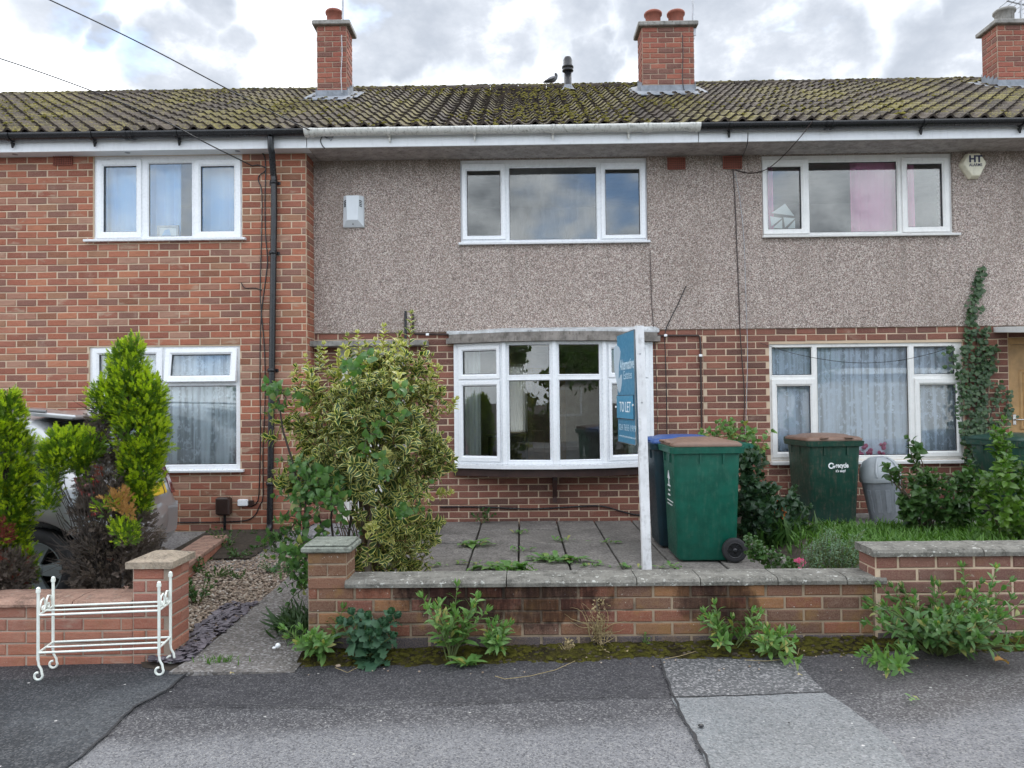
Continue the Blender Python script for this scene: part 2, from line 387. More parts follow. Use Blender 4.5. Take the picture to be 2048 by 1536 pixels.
# weathered coping with lichen
def coping_mat(name, c, lich=(.52, .52, .47), k=.9, warm=0):
    t = NT(name); p = t.pos()
    a = t.noise(p, 11, 7, .65); f = t.noise(p, 75, 4, .7); b = t.noise(p, 34, 3, .6)
    cc = t.mix(t.mr(a, .35, .7), c, [x * .45 for x in c])
    cc = t.mix(t.mr(f, .35, .7, 0, .5), cc, [x * 1.5 for x in c])
    cc = t.mix(t.ma('MULTIPLY', t.mr(b, .6, .68), k), cc, lich)
    cc = t.mix(t.ma('MULTIPLY', t.mr(t.noise(p, 17, 5, .6), .56, .7), .7 * k), cc, (.055, .052, .045))
    if warm: cc = t.mix(warm, cc, (.42, .3, .2))
    return t.fin(t.bsdf(col=cc, rough=.95, spec=.2, normal=t.bump(t.ma('ADD', f, b), .9, .006)))
COPE = coping_mat('coping_lichen', (.19, .182, .16), (.46, .46, .42), 1.0)
COPEL = coping_mat('coping_sand', (.34, .28, .215), (.42, .38, .31), .45)
COPEP = coping_mat('coping_pillar', (.22, .235, .20), (.38, .41, .34), 1.0)
PINKC = coping_mat('coping_pink', (.34, .215, .165), (.46, .38, .31), .55)

# asphalt with exposed chippings
def asphalt(name, c, chips, scale=95, light=0, lightc=(.27, .265, .27), lo=.5, hi=.62, lscale=1.1):
    t = NT(name); p = t.pos()
    v = t.n('TexVoronoi', {'Vector': p, 'Scale': scale}); vs = t.sep(v.outputs['Color'])
    a = t.noise(p, 2.2, 6, .6)
    base = t.mix(t.mr(a, .3, .7), c, [x * .62 for x in c])
    if light:
        L = t.mr(t.ma('ADD', t.noise(p, lscale, 5, .55), t.ma('MULTIPLY', t.noise(p, 14, 4), .12)), lo, hi)
        base = t.mix(t.ma('MULTIPLY', L, light), base, lightc)
    cc = t.mix(t.ma('MULTIPLY', t.mr(vs[0], .5, .95), chips), base, (.42, .41, .41))
    cc = t.mix(t.ma('MULTIPLY', t.mr(vs[1], .6, .9), .55), cc, [x * .35 for x in c])
    big = t.n('TexVoronoi', {'Vector': p, 'Scale': 21}); bs = t.sep(big.outputs['Color'])
    spot = t.ma('MULTIPLY', t.mr(bs[0], .93, .94), t.mr(big.outputs['Distance'], .17, .12))
    cc = t.mix(t.ma('MULTIPLY', spot, .8), cc, (.62, .6, .58))
    h = t.ma('ADD', t.ma('SUBTRACT', 1, v.outputs['Distance']), t.noise(p, 60, 3))
    return t.fin(t.bsdf(col=cc, rough=.82, spec=.35, normal=t.bump(h, .8, .008)))
ASPH = asphalt('asphalt_footway', (.115, .112, .118), .75, 80, 0)
ASPHL = asphalt('asphalt_pale', (.24, .238, .245), .6, 85, .5, (.30, .30, .31))
ASPHD = asphalt('asphalt_dark', (.027, .031, .037), .14, 110, .6, (.085, .092, .10), .5, .68, .9)
ASPHT = asphalt('asphalt_trench', (.18, .192, .20), .3, 120, .4, (.225, .232, .238))
ROAD = asphalt('asphalt_road', (.085, .085, .09), .4, 60)
PATHC = asphalt('path_concrete', (.165, .15, .138), .45, 70, .5, (.23, .21, .19))
DRIVE = asphalt('drive_concrete', (.20, .19, .175), .3, 60, .4)
t = NT('paving_slab'); p = t.pos()
a = t.noise(p, 3.5, 6, .65); f = t.noise(t.sc(p, (1, 1.0, 1)), 45, 6, .75); r = t.rnd()
c = t.mix(t.mr(a, .3, .7), (.27, .25, .23), (.13, .12, .11)); c = t.mix(t.mr(f, .42, .6, 0, .75), c, (.045, .042, .039))
c = t.mix(t.mr(t.noise(p, 80, 3), .6, .75, 0, .5), c, (.33, .32, .29)); c = t.mix(t.mr(r, 0, 1, 0, .3), c, (.19, .175, .155))
SLAB = t.fin(t.bsdf(col=c, rough=.9, spec=.25, normal=t.bump(t.ma('ADD', f, a), .8, .006)))
# roof tile: dark concrete with moss and lichen
t = NT('roof_tile_mossy'); p = t.pos()
r = t.ma('FRACT', t.ma('ADD', t.attr('rnd'), t.rnd()))
c = t.mix(r, (.028, .022, .019), (.066, .052, .043)); c = t.mix(t.mr(t.noise(p, 30, 5, .6), .5, .72, 0, .6), c, (.15, .128, .10))
up = t.sep(t.n('NewGeometry').outputs['Normal'])[2]
ms = t.mr(t.ma('ADD', t.noise(p, 1.1, 5, .6), t.ma('MULTIPLY', t.ma('SUBTRACT', t.noise(p, 32, 5, .65), .5), .9)), .44, .63)
c = t.mix(t.ma('MULTIPLY', t.ma('MULTIPLY', ms, .8), t.mr(up, .3, .7)), c, t.mix(t.mr(t.noise(p, 55, 4, .7), .35, .65), (.045, .04, .014), (.25, .215, .055)))
c = t.mix(t.mr(t.noise(p, 38, 2), .69, .74, 0, .6), c, (.36, .34, .27))
TILE = t.fin(t.bsdf(col=c, rough=.92, spec=.25, normal=t.bump(t.noise(p, 60, 5, .7), .7, .01)))
def fuzzy(name, c1, c2, c3=None, scale=22, bs=90, dist=.02):
    t = NT(name); p = t.pos()
    c = t.mix(t.mr(t.noise(p, scale, 5, .6), .3, .7), c1, c2)
    if c3: c = t.mix(t.mr(t.noise(p, scale * .3, 4), .5, .7), c, c3)
    c = t.mix(t.mr(t.noise(p, bs * 1.6, 3, .7), .3, .7, 0, .4), c, [x * .4 for x in c1])
    return t.fin(t.bsdf(col=c, rough=1, spec=.1, normal=t.bump(t.noise(p, bs, 5, .75), 1, dist)))
MOSSY = fuzzy('moss_yellow_green', (.11, .10, .022), (.27, .24, .05), (.10, .07, .035))
MOSSG = fuzzy('moss_ground', (.038, .033, .018), (.095, .085, .02), (.032, .024, .018), 13, 70, .03)
MOSSG2 = fuzzy('moss_cushion', (.07, .068, .014), (.145, .135, .026), (.05, .038, .02), 18, 110)
# clear double glazing: a mirror sheen over a clear pane
def glass(name, tint=(.93, .96, .97), k=1.75, film=0, filmc=(.5, .52, .53)):
    t = NT(name)
    fr = t.n('Fresnel', {'IOR': 1.5}).outputs[0]
    f = t.ma('MULTIPLY', fr, k, clamp=True)
    gl = t.n('BsdfGlossy', {'Color': (.98, 1, 1), 'Roughness': .0}); gl.inputs['Normal']
    wav = t.bump(t.noise(t.pos(), 1.6, 1), .02, .02); t.lk(wav, gl.inputs['Normal'])
    tr = t.n('BsdfTransparent', {'Color': tint}).outputs[0]
    if film:
        p = t.pos(); m = t.ma('MULTIPLY', t.mr(t.noise(t.sc(p, (9, 9, 1.2)), 2.2, 5), .35, .7), film)
        tr2 = t.n('MixShader', {0: m, 1: tr, 2: t.n('BsdfDiffuse', {'Color': filmc}).outputs[0]}).outputs[0]; tr = tr2
    return t.fin(t.n('MixShader', {0: f, 1: tr, 2: gl.outputs[0]}).outputs[0])
GLASS = glass('window_glass')
GLASSM = glass('window_glass_misted', film=.07)
CARGLASS = glass('car_glass', (.10, .12, .12), 1.6)
def cloth(name, c, lace=0, lacec=(.85, .87, .9), trans=.35):
    t = NT(name); p = t.pos()
    d = t.bsdf(col=c, rough=.9, spec=.1); tl = t.n('BsdfTranslucent', {'Color': c}).outputs[0]
    sh = t.n('MixShader', {0: trans, 1: d, 2: tl}).outputs[0]
    if lace:
        q = t.sc(p, (1, .0, 1))
        v = t.n('TexVoronoi', {'Vector': q, 'Scale': 8.5, 'Randomness': .8})
        dd = v.outputs['Distance']; pet = t.ma('SINE', t.ma('MULTIPLY', dd, 46))
        fl = t.ma('MULTIPLY', t.mr(pet, .1, .5), t.mr(dd, .36, .28))
        wv = t.n('TexWave', {'Vector': q, 'Scale': 2.2, 'Distortion': 9, 'Detail': 2, 'Detail Scale': 1.6}).outputs[1]
        vine = t.mr(t.noise(t.sc(p, (16, 0, 9)), 1.6, 3, .6), .55, .58, 0, .8)
        pat = t.ma('MAXIMUM', fl, vine)
        zz = t.sep(p)[2]
        fo = t.noise(t.sc(p, (17, 0, .5)), 1.1, 2, .5); op = t.ma('ADD', t.mr(fo, .36, .60, lace - .30, lace + .16), t.ma('MULTIPLY', pat, .38), clamp=True)
        sh = t.n('MixShader', {0: op, 1: t.n('BsdfTransparent').outputs[0], 2: sh}).outputs[0]
    return t.fin(sh)
LACE = cloth('lace_net_white', (.92, .95, .97), .80, trans=.05)
LACEB = cloth('lace_net_blue', (.84, .89, 1.0), .82, trans=.05)
CURB = cloth('curtain_pale_blue', (.44, .68, .97), trans=.08)
CURW = cloth('curtain_white', (.82, .82, .78))
CURP = cloth('curtain_pink', (.95, .36, .58))
# leaves
def leaf_mat(name, c1, c2, rough=.42, tl=.3, spec=.5, spots=None):
    t = NT(name); p = t.pos(); r = t.ma('FRACT', t.ma('ADD', t.attr('rnd'), t.rnd()))
    c = t.mix(r, c1, c2); c = t.mix(t.mr(t.noise(p, 40, 3), .4, .7, 0, .35), c, [x * .6 for x in c1])
    if spots: c = t.mix(t.mr(r, .9, .93), c, spots)
    d = t.bsdf(col=c, rough=rough, spec=spec); tr = t.n('BsdfTranslucent', {'Color': t.mix(1, c, (1.3, 1.5, .7), 'MULTIPLY')}).outputs[0]
    return t.fin(t.n('MixShader', {0: tl, 1: d, 2: tr}).outputs[0])
L_VAR = leaf_mat('leaf_dark_green_centre', (.04, .085, .03), (.085, .14, .042))
L_CREAM = leaf_mat('leaf_cream_margin', (.62, .60, .17), (.76, .68, .28))
L_VARN = leaf_mat('leaf_young_yellow', (.28, .33, .08), (.38, .36, .13))
L_DARK = leaf_mat('leaf_dark', (.022, .06, .028), (.045, .095, .04))
L_MID = leaf_mat('leaf_mid', (.038, .10, .026), (.08, .155, .04)); L_WEED2 = leaf_mat('leaf_weed_mid', (.06, .15, .04), (.12, .22, .06), spots=(.25, .26, .08)); AIRB = plain('air_brick_red', (.24, .075, .05), .8, var=.2); FLASHW = plain('white_lead_paint', (.55, .57, .58), .7, var=.3, dirt=.5)
L_WEED = leaf_mat('leaf_weed_fresh', (.10, .22, .055), (.17, .29, .08), spots=(.3, .3, .08))
L_POPPY = leaf_mat('leaf_bluegreen', (.035, .10, .055), (.06, .14, .07), .6)
L_PRIVET = leaf_mat('leaf_privet', (.05, .13, .02), (.12, .22, .03), .3)
L_IVY = leaf_mat('leaf_ivy', (.035, .08, .034), (.085, .145, .06), .4)
L_SILVER = leaf_mat('leaf_silver', (.11, .19, .11), (.16, .24, .15), .7)
L_GRASS = leaf_mat('grass_blade', (.06, .15, .022), (.105, .22, .03), .6)
L_GRASSD = leaf_mat('grass_blade_dark', (.03, .07, .02), (.05, .09, .03), .6)
L_STRAW = leaf_mat('straw', (.38, .30, .16), (.5, .40, .24), .8)
L_CON = leaf_mat('conifer_gold', (.30, .43, .010), (.47, .56, .018), .6, .35)
L_CON2 = leaf_mat('conifer_green', (.07, .15, .008), (.15, .26, .012), .55, .3)
L_DEAD = leaf_mat('conifer_dead', (.11, .088, .075), (.19, .155, .13), .95, .1, .1)
L_RUST = leaf_mat('conifer_rust', (.36, .19, .065), (.46, .26, .1), .9, .2, .1)
L_RED = leaf_mat('conifer_reddish', (.13, .035, .025), (.18, .05, .035), .9, .2, .1)
L_TREE = leaf_mat('tree_leaf', (.06, .12, .035), (.12, .19, .05), .5, .4)
PETAL = leaf_mat('petal_pink', (.75, .12, .28), (.8, .2, .4), .6)
BARK = plain('bark_grey_brown', (.16, .13, .095), .9, var=.35, bump=.6, bscale=50)
BARKD = plain('bark_dark', (.05, .04, .033), .95, var=.3, bump=.4)
STEMG = plain('stem_green', (.12, .16, .05), .6, var=.3)
STEMR = plain('stem_reddish', (.2, .11, .05), .6, var=.3)
# ------------------------------------------------------------------ bricks
BM = {}
def brick_mesh(L, H, mk, k=0):
    L = round(L, 2); H = round(H, 3); key = (L, H, mk, k)
    if key in BM: return BM[key]
    rr = random.Random(hash((L, H, k)) & 0xffff)
    e = .005; a, h = L / 2, H / 2; d = .03
    j = lambda: rr.uniform(-.0018, .0018)
    vs = [(-a + e + j(), 0, -h + e + j()), (a - e + j(), 0, -h + e + j()), (a - e + j(), 0, h - e + j()), (-a + e + j(), 0, h - e + j()),
          (-a, e, -h), (a, e, -h), (a, e, h), (-a, e, h), (-a, d, -h), (a, d, -h), (a, d, h), (-a, d, h)]
    fs = [(0, 1, 2, 3)]
    for b in (0, 4):
        for i in range(4):
            q = (i + 1) % 4; fs.append((b + i, b + 4 + i, b + 4 + q, b + q))
    m = MB(); m.add(vs, fs, r=rr.random()); BM[key] = m.mesh('brick', B[mk]); return BM[key]
class Bricks:
    """collects the bricks of one thing; the 300 largest in view become objects, the rest one part"""
    def __init__(s): s.L = []
    def add(s, W, L, H, mk, parent): s.L.append((W, L, H, mk, parent))
    def wall(s, O, ux, un, x0, x1, z0, z1, mk, parent, opens=(), phase=0, course=.075, unit=.225, soldier=(), last=None):
        """a face of stretcher bond: O origin, ux along, un outward normal, all horizontal"""
        ux = Vector(ux); un = Vector(un)
        Rm = Matrix(((ux.x, -un.x, 0, 0), (ux.y, -un.y, 0, 0), (0, 0, 1, 0), (0, 0, 0, 1)))
        nc = int(round((z1 - z0) / course))
        for c in range(nc):
            za, zb = z0 + c * course, z0 + (c + 1) * course
            off = (phase + (c % 2) * .5) * unit
            x = x0 - unit + ((off) % unit)
            key = mk if not callable(mk) else mk(c)
            while x < x1:
                a, b = max(x, x0), min(x + unit, x1); x += unit
                if b - a < .03: continue
                segs = [(a, b, za, zb)]
                for (oa, ob, oz0, oz1) in opens:
                    nx = []
                    for (p, q, r0, r1) in segs:
                        if q <= oa or p >= ob or r1 <= oz0 + .012 or r0 >= oz1 - .012: nx.append((p, q, r0, r1)); continue
                        if p < oa: nx.append((p, oa, r0, r1))
                        if q > ob: nx.append((ob, q, r0, r1))
                        if r1 - oz1 > .03: nx.append((max(p, oa), min(q, ob), oz1, r1))
                        if oz0 - r0 > .03: nx.append((max(p, oa), min(q, ob), r0, oz0))
                    segs = nx
                for (p, q, r0, r1) in segs:
                    if q - p < .035: continue
                    ctr = Vector(O) + ux * ((p + q) / 2 + random.uniform(-.001, .001)) + Vector((0, 0, (r0 + r1) / 2 + random.uniform(-.002, .002))) + un * (.0065 + random.uniform(-.0018, .0018))
                    W = Matrix.Translation(ctr) @ Rm @ Matrix.Rotation(random.gauss(0, .007), 4, 'Y')
                    s.add(W, q - p - .0105, r1 - r0 - .0105, key, parent)
    def done(s, n=300, name='brick'):
        def size(b):
            p = CR3.transposed() @ (b[0].translation - EYE); d = -p.z
            px, py = 1024 + 1490 * p.x / d, 768 - 1490 * p.y / d
            vis = -30 < px < 2078 and -20 < py < 1556
            nrm = (b[0].to_3x3() @ Vector((0, -1, 0))).dot((EYE - b[0].translation).normalized())
            return (b[1] * b[2] / d / d * max(.02, nrm)) if vis and nrm > 0 else 0
        L = sorted(s.L, key=size, reverse=True)
        for (W, l, h, mk, par) in L[:n]: inst(name, brick_mesh(l, h, mk, random.randrange(3)), par, W)
        rest = {}
        for b in L[n:]: rest.setdefault((b[4].name, b[3]), []).append(b)
        for (pn, mk), bs in rest.items():
            tm = {}; Ws = []; ts = []
            for (W, l, h, _, par) in bs:
                me = brick_mesh(l, h, mk, random.randrange(3))
                if me.name not in tm:
                    tm[me.name] = len(ts); V = np.array([v.co for v in me.vertices]); F = np.array([p.vertices[:] for p in me.polygons]); ts.append((V, F, np.zeros(len(F), int)))
                Ws.append((tm[me.name], np.array(W)))
            scatter(name, ts, Ws, [B[mk]], bs[0][4])
def backing(name, x0, x1, z0, z1, y0, y1, opens, mats, parent, X=None):
    xs = sorted({x0, x1, *[min(max(v, x0), x1) for o in opens for v in o[:2]]}); zs = sorted({z0, z1, *[min(max(v, z0), z1) for o in opens for v in o[2:]]})
    m = MB()
    for i in range(len(xs) - 1):
        j = 0
        while j < len(zs) - 1:
            hole = lambda k: any(o[0] < (xs[i] + xs[i + 1]) / 2 < o[1] and o[2] < (zs[k] + zs[k + 1]) / 2 < o[3] for o in opens)
            if hole(j): j += 1; continue
            k = j
            while k + 1 < len(zs) - 1 and not hole(k + 1): k += 1
            m.box(xs[i], xs[i + 1], y0, y1, zs[j], zs[k + 1], X=X); j = k + 1
    return m.build(name, mats, parent)
def rect(l, t_, r, b, Y):
    x0 = U(l, (t_ + b) / 2, Y).x; x1 = U(r, (t_ + b) / 2, Y).x; z1 = U((l + r) / 2, t_, Y).z; z0 = U((l + r) / 2, b, Y).z
    return (x0, x1, z0, z1)
def ring(m, o, p, prof, y0=0, mi=0):
    """mitred frame between outer rectangle o and inner rectangle p; prof: (fraction, depth)"""
    rs = []
    for f, y in prof:
        a = [o[i] + (p[i] - o[i]) * f for i in range(4)]
        rs.append([(a[0], y + y0, a[2]), (a[1], y + y0, a[2]), (a[1], y + y0, a[3]), (a[0], y + y0, a[3])])
    m.loft(rs, mi, cap=False, sm=False)
SASHP = [(0, .03), (0, .002), (.06, -.003), (.70, -.003), (.78, .001), (1, .013), (1, .034)]
BEADP = [(0, .018), (0, .0), (.3, -.003), (1, .012), (1, .034)]
def window(parent, W, outer, lights, fm=None, gm=None, label=None, name='window', fy=.022, grow=True):
    """a uPVC window: frame, sashes and panes; local x along the wall, y into the house. W places it."""
    fm = fm or UPVC; gm = gm or GLASS
    win = bpy.data.objects.new(name, None); link(win, parent, W @ Matrix.Translation(((outer[0] + outer[1]) / 2, 0, outer[2])))
    holes = []
    for L in lights:
        s = L.get('sash'); p = L['pane']
        holes.append((s[0] + .012, s[1] - .012, s[2] + .012, s[3] - .012) if s else (p[0] - .012, p[1] + .012, p[2] - .012, p[3] + .012))
    xs = sorted({outer[0], outer[1], *[v for h in holes for v in h[:2]]}); zs = sorted({outer[2], outer[3], *[v for h in holes for v in h[2:]]})
    m = MB()
    inh = lambda x, z: any(h[0] < x < h[1] and h[2] < z < h[3] for h in holes)
    for i in range(len(xs) - 1):
        j = 0
        while j < len(zs) - 1:
            xm = (xs[i] + xs[i + 1]) / 2
            if xs[i + 1] - xs[i] < 1e-6 or inh(xm, (zs[j] + zs[j + 1]) / 2): j += 1; continue
            k = j
            while k + 1 < len(zs) - 1 and not inh(xm, (zs[k + 1] + zs[k + 2]) / 2): k += 1
            m.box(xs[i], xs[i + 1], fy, fy + .06, zs[j], zs[k + 1]); j = k + 1
    f = m.build('frame', fm, win, W)
    for L in lights:
        p = L['pane']; s = L.get('sash')
        X = W
        if L.get('open'):
            X = W @ Matrix.Translation((0, fy, s[3])) @ Matrix.Rotation(-L['open'], 4, 'X') @ Matrix.Translation((0, -fy, -s[3]))
        m = MB()
        if s: ring(m, s, p, [(a, b - .018) if b < .03 else (a, b) for a, b in SASHP], fy)
        else: ring(m, (p[0] - .013, p[1] + .013, p[2] - .013, p[3] + .013), p, BEADP, fy - .001)
        g = .006; y = fy + (.0 if s else .013)
        ring(m, p, (p[0] + g, p[1] - g, p[2] + g, p[3] - g), [(0, -.0), (1, .002), (1, .012)], y + .004, 1)
        m.build('sash' if s else 'bead', [fm, GASKET], win, X)
        q = MB(); q.box(p[0] + .001, p[1] - .001, fy + .018, fy + .024, p[2] + .001, p[3] - .001)
        q.build('pane', L.get('glass', gm), win, X)
    return win
def sill(parent, W, x0, x1, z, fm, out=.06, h=.028):
    m = MB(); m.loft([[(x, -out, z - h), (x, -out - .004, z - h * .3), (x, -out + .003, z - h * .1), (x, .05, z), (x, .05, z - h)] for x in (x0, x1)], sm=False)
    return m.build('sill', fm, parent, W)
def curtain(name, label, x0, x1, z0, z1, y, mat, folds=9, amp=.03, group=None, gather=0):
    m = MB(); n = folds * 8; rows = 10; vs = []; rr = random.Random(int((x0 + 9) * 977))
    ph = [rr.uniform(-.8, .8) for _ in range(n + 1)]
    for k in range(rows + 1):
        v = k / rows
        for i in range(n + 1):
            u = i / n
            x = x0 + (x1 - x0) * u; w = math.sin(2 * PI * folds * u + .6 * math.sin(5 * u + v) + ph[i // 8 * 8] * .5) * amp * (.6 + .4 * math.sin(7 * u + 2))
            vs.append((x + .25 * amp * math.cos(2 * PI * folds * u * 1.3), y + w * (.55 + .45 * (1 - v)), z0 + (z1 - z0) * v))
    fs = [(k * (n + 1) + i, k * (n + 1) + i + 1, (k + 1) * (n + 1) + i + 1, (k + 1) * (n + 1) + i) for k in range(rows) for i in range(n)]
    m.add(vs, fs, sm=True)
    return tag(m.build(name, mat), label, 'curtain', group)

YL, YC = 8.1, 8.4
XB = -2.336; XR = 2.05
ZS = 4.235                     # underside of the eaves
I4 = Matrix.Identity(4)
def WY(Y): return Matrix.Translation((0, Y, 0))
H_L = thing('terraced_house', (-4.6, YL, .1), 'orange-red brick terraced house with a black gutter and downpipe, behind the parked car', 'house')
H_M = thing('terraced_house', (-.15, YC, .12), 'pebbledashed terraced house with a bow window and a white gutter, behind the sign board', 'house')
H_R = thing('terraced_house', (4.8, YC, .12), 'pebbledashed terraced house with ivy beside its lace-curtained window', 'house')

# ------------------------------------------------------------------ openings
lu = rect(187, 313, 484, 480, YL); ll = rect(178, 693, 480, 942, YL)
mu = rect(921, 322, 1294, 486, YC); ru = rect(1523, 316, 1904, 472, YC); rl = rect(1540, 686, 1928, 920, YC)
lu = (lu[0], lu[1], lu[2], ZS); mu = (mu[0], mu[1], mu[2], ZS - .008); ru = (ru[0], ru[1], ru[2], ZS - .008)
md = rect(676, 693, 812, 1040, YC); md = (md[0], md[1], .15, md[3])
rd = rect(2020, 676, 2150, 1040, YC); rd = (rd[0], rd[0] + .95, .15, 2.14)
ba = rect(914, 692, 1302, 935, YC); ba = (ba[0] + .02, ba[1] - .02, .80, 2.12)
# left house walls
BL, BMd, BR = Bricks(), Bricks(), Bricks()
wl = backing('wall', -7.6, XB, -.1, ZS + .2, YL, YL + .32, [lu, ll], MORT, H_L)
BL.wall((0, YL, 0), (1, 0, 0), (0, -1, 0), -7.3, XB, .11, .11 + 55 * .075, 'left', wl, [lu, ll], .35)
rw = MB(); rw.box(XB - .1, XB - .002, YL + .32, YC + .3, -.1, ZS + .2); rw = rw.build('wall', MORT, H_L)
BL.wall((XB, 0, 0), (0, 1, 0), (1, 0, 0), YL, YC - .01, .11, .11 + 55 * .075, 'left', rw, [], .1)
# middle and right: brick below, pebbledash above
ZP = 2.275
wm_ = backing('wall', XB, XR, -.1, ZP, YC, YC + .3, [ba, md], MORT, H_M)
BMd.wall((0, YC, 0), (1, 0, 0), (0, -1, 0), XB, XR, .1, .1 + 29 * .075, 'mid', wm_, [ba, md], .2)
wr_ = backing('wall', XR, 8.2, -.1, ZP, YC, YC + .3, [rl, rd], MORT, H_R)
BR.wall((0, YC, 0), (1, 0, 0), (0, -1, 0), XR, 7.2, .1, .1 + 29 * .075, 'mid', wr_, [rl, rd], .65)
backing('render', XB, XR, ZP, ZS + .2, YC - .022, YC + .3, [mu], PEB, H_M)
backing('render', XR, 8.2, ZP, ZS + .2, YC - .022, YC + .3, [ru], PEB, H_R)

# rooms behind the windows
def room(parent, x0, x1, z0, z1, y0, y1, mats, hole=None):
    m = MB()
    if hole:
        a, b, c, d = hole
        for (p, q_, r, s_) in ((x0, a, z0, z1), (b, x1, z0, z1), (a, b, z0, c), (a, b, d, z1)): m.quad((p, y1, r), (q_, y1, r), (q_, y1, s_), (p, y1, s_), 0)
    else: m.quad((x0, y1, z0), (x1, y1, z0), (x1, y1, z1), (x0, y1, z1), 0)
    m.quad((x0, y0, z0), (x0, y1, z0), (x0, y1, z1), (x0, y0, z1), 0); m.quad((x1, y1, z0), (x1, y0, z0), (x1, y0, z1), (x1, y1, z1), 0)
    m.quad((x0, y0, z0), (x1, y0, z0), (x1, y1, z0), (x0, y1, z0), 1); m.quad((x0, y1, z1), (x1, y1, z1), (x1, y0, z1), (x0, y0, z1), 0)
    return m.build('room', mats, parent)
room(H_L, -7.5, XB - .11, .2, 2.25, YL + .321, 10.9, [WALLIN, CARPET]); room(H_L, -7.5, XB - .11, 2.4, 4.4, YL + .321, 10.9, [WALLIN, CARPET])
room(H_M, -.95, XR - .02, .2, 2.27, YC + .301, 12.2, [WALLIN, CARPET], (-.30, .04, 1.02, 2.05)); room(H_M, XB, XR - .02, 2.4, 4.4, YC + .301, 11.2, [WALLIN, CARPET])
room(H_M, XB, -.97, .2, 2.27, YC + .301, 11.2, [DARKIN, DARKIN])
room(H_R, XR + .02, 5.2, .2, 2.27, YC + .301, 11.2, [WALLIN, CARPET]); room(H_R, XR + .02, 7.8, 2.4, 4.4, YC + .301, 11.2, [WALLIN, CARPET])

# ------------------------------------------------------------------ windows
def q(l, t_, r, b, Y, dy=0):
    return rect(l, t_, r, b, Y)
w = window(H_L, WY(YL), lu, [dict(pane=q(205, 331, 271, 463, YL), sash=q(192, 319, 282, 476, YL)), dict(pane=q(295, 325, 381, 471, YL)), dict(pane=q(400, 331, 467, 462, YL), sash=q(388, 319, 481, 475, YL))])
sill(w, WY(YL), lu[0] - .08, lu[1] + .05, lu[2] + .012, UPVC)
w = window(H_L, WY(YL), ll, [dict(pane=q(196, 709, 310, 752, YL), sash=q(184, 697, 324, 766, YL)), dict(pane=q(343, 709, 461, 752, YL), sash=q(331, 697, 474, 765, YL), open=R_(9)), dict(pane=q(192, 773, 470, 930, YL))])
sill(w, WY(YL), ll[0] - .08, ll[1] + .05, ll[2] + .014, UPVC)
Y2 = YC - .022
w = window(H_M, WY(Y2 + .012), mu, [dict(pane=q(934, 341, 1001, 471, YC), sash=q(924, 327, 1011, 479, YC)), dict(pane=q(1019, 334, 1193, 478, YC), glass=GLASSM), dict(pane=q(1211, 338, 1280, 469, YC), sash=q(1202, 325, 1291, 477, YC))])
sill(w, WY(Y2), mu[0] - .02, mu[1] + .02, mu[2] + .01, UPVC, .05)
w = window(H_R, WY(Y2 + .012), ru, [dict(pane=q(1536, 333, 1603, 458, YC), sash=q(1525, 319, 1618, 468, YC)), dict(pane=q(1619, 323, 1796, 463, YC)), dict(pane=q(1816, 327, 1886, 453, YC), sash=q(1804, 315, 1898, 464, YC))], UPVC2)
sill(w, WY(Y2), ru[0] - .01, ru[1] + .05, ru[2] + .012, UPVC2, .05)
w = window(H_R, WY(YC), rl, [dict(pane=q(1546, 695, 1625, 750, YC)), dict(pane=q(1556, 772, 1623, 904, YC), sash=q(1545, 758, 1632, 915, YC)), dict(pane=q(1638, 694, 1820, 911, YC)),
    dict(pane=q(1831, 693, 1912, 748, YC)), dict(pane=q(1843, 769, 1915, 902, YC), sash=q(1832, 756, 1922, 913, YC))], UPVC2)
sill(w, WY(YC), rl[0] - .01, rl[1] + .09, rl[2] + .0, UPVC2, .07, .04)

# bow window
bow = part('bow_window', ((ba[0] + ba[1]) / 2, YC, .75), H_M)
bx0, bx1 = U(912, 810, 8.37).x, U(1303, 810, 8.37).x
PTS = []
for i in range(5):
    u = i / 4; PTS.append(Vector((bx0 + (bx1 - bx0) * u, 8.365 - .27 * (1 - (2 * u - 1) ** 2), 0)))
zt, zb = 2.135, .795
for i in range(4):
    a, b = PTS[i], PTS[i + 1]; L = (b - a).length; ang = math.atan2(b.y - a.y, b.x - a.x)
    W = Matrix.Translation(a) @ Matrix.Rotation(ang, 4, 'Z') @ Matrix.Translation((0, -.025, 0))
    o = (0.018, L - .018, zb, zt)
    if i in (0, 3):
        Ls = [dict(pane=(.09, L - .09, 1.79, 2.05), sash=(.045, L - .045, 1.735, 2.105)), dict(pane=(.09, L - .09, .885, 1.66), sash=(.045, L - .045, .825, 1.715))]
    else:
        Ls = [dict(pane=(.055, L - .055, 1.775, 2.10)), dict(pane=(.055, L - .055, .845, 1.71))]
    fr = window(bow, W, o, Ls, name='bay_light')
m = MB()
for i in range(5):
    p = PTS[i]; m.box(p.x - .021, p.x + .021, p.y - .032 + (.02 if i in (0, 4) else 0), p.y + .05, zb, zt, bev=.004)
m.build('mullions', UPVC, bow)
def arc(off, ext=0):
    r = []
    for i, p in enumerate(PTS):
        a = PTS[max(0, i - 1)]; b = PTS[min(4, i + 1)]; d = (b - a).normalized(); n = Vector((d.y, -d.x, 0))
        e = -d * ext if i == 0 else d * ext if i == 4 else Vector((0, 0, 0))
        r.append(p + n * off + e)
    return r
def bowed(name, mat, off, z0, z1, ext=0, back=YC - .001, zslope=0, n=5):
    A = arc(off, ext); m = MB(); rs = []
    for p in A: rs.append([(p.x, p.y, z0), (p.x, p.y, z1), (p.x, back, z1 + zslope), (p.x, back, z0)])
    m.loft(rs, 0, True, False); return m.build(name, mat, bow)
bowed('sill', UPVC, .07, zb - .045, zb - .002, .09)
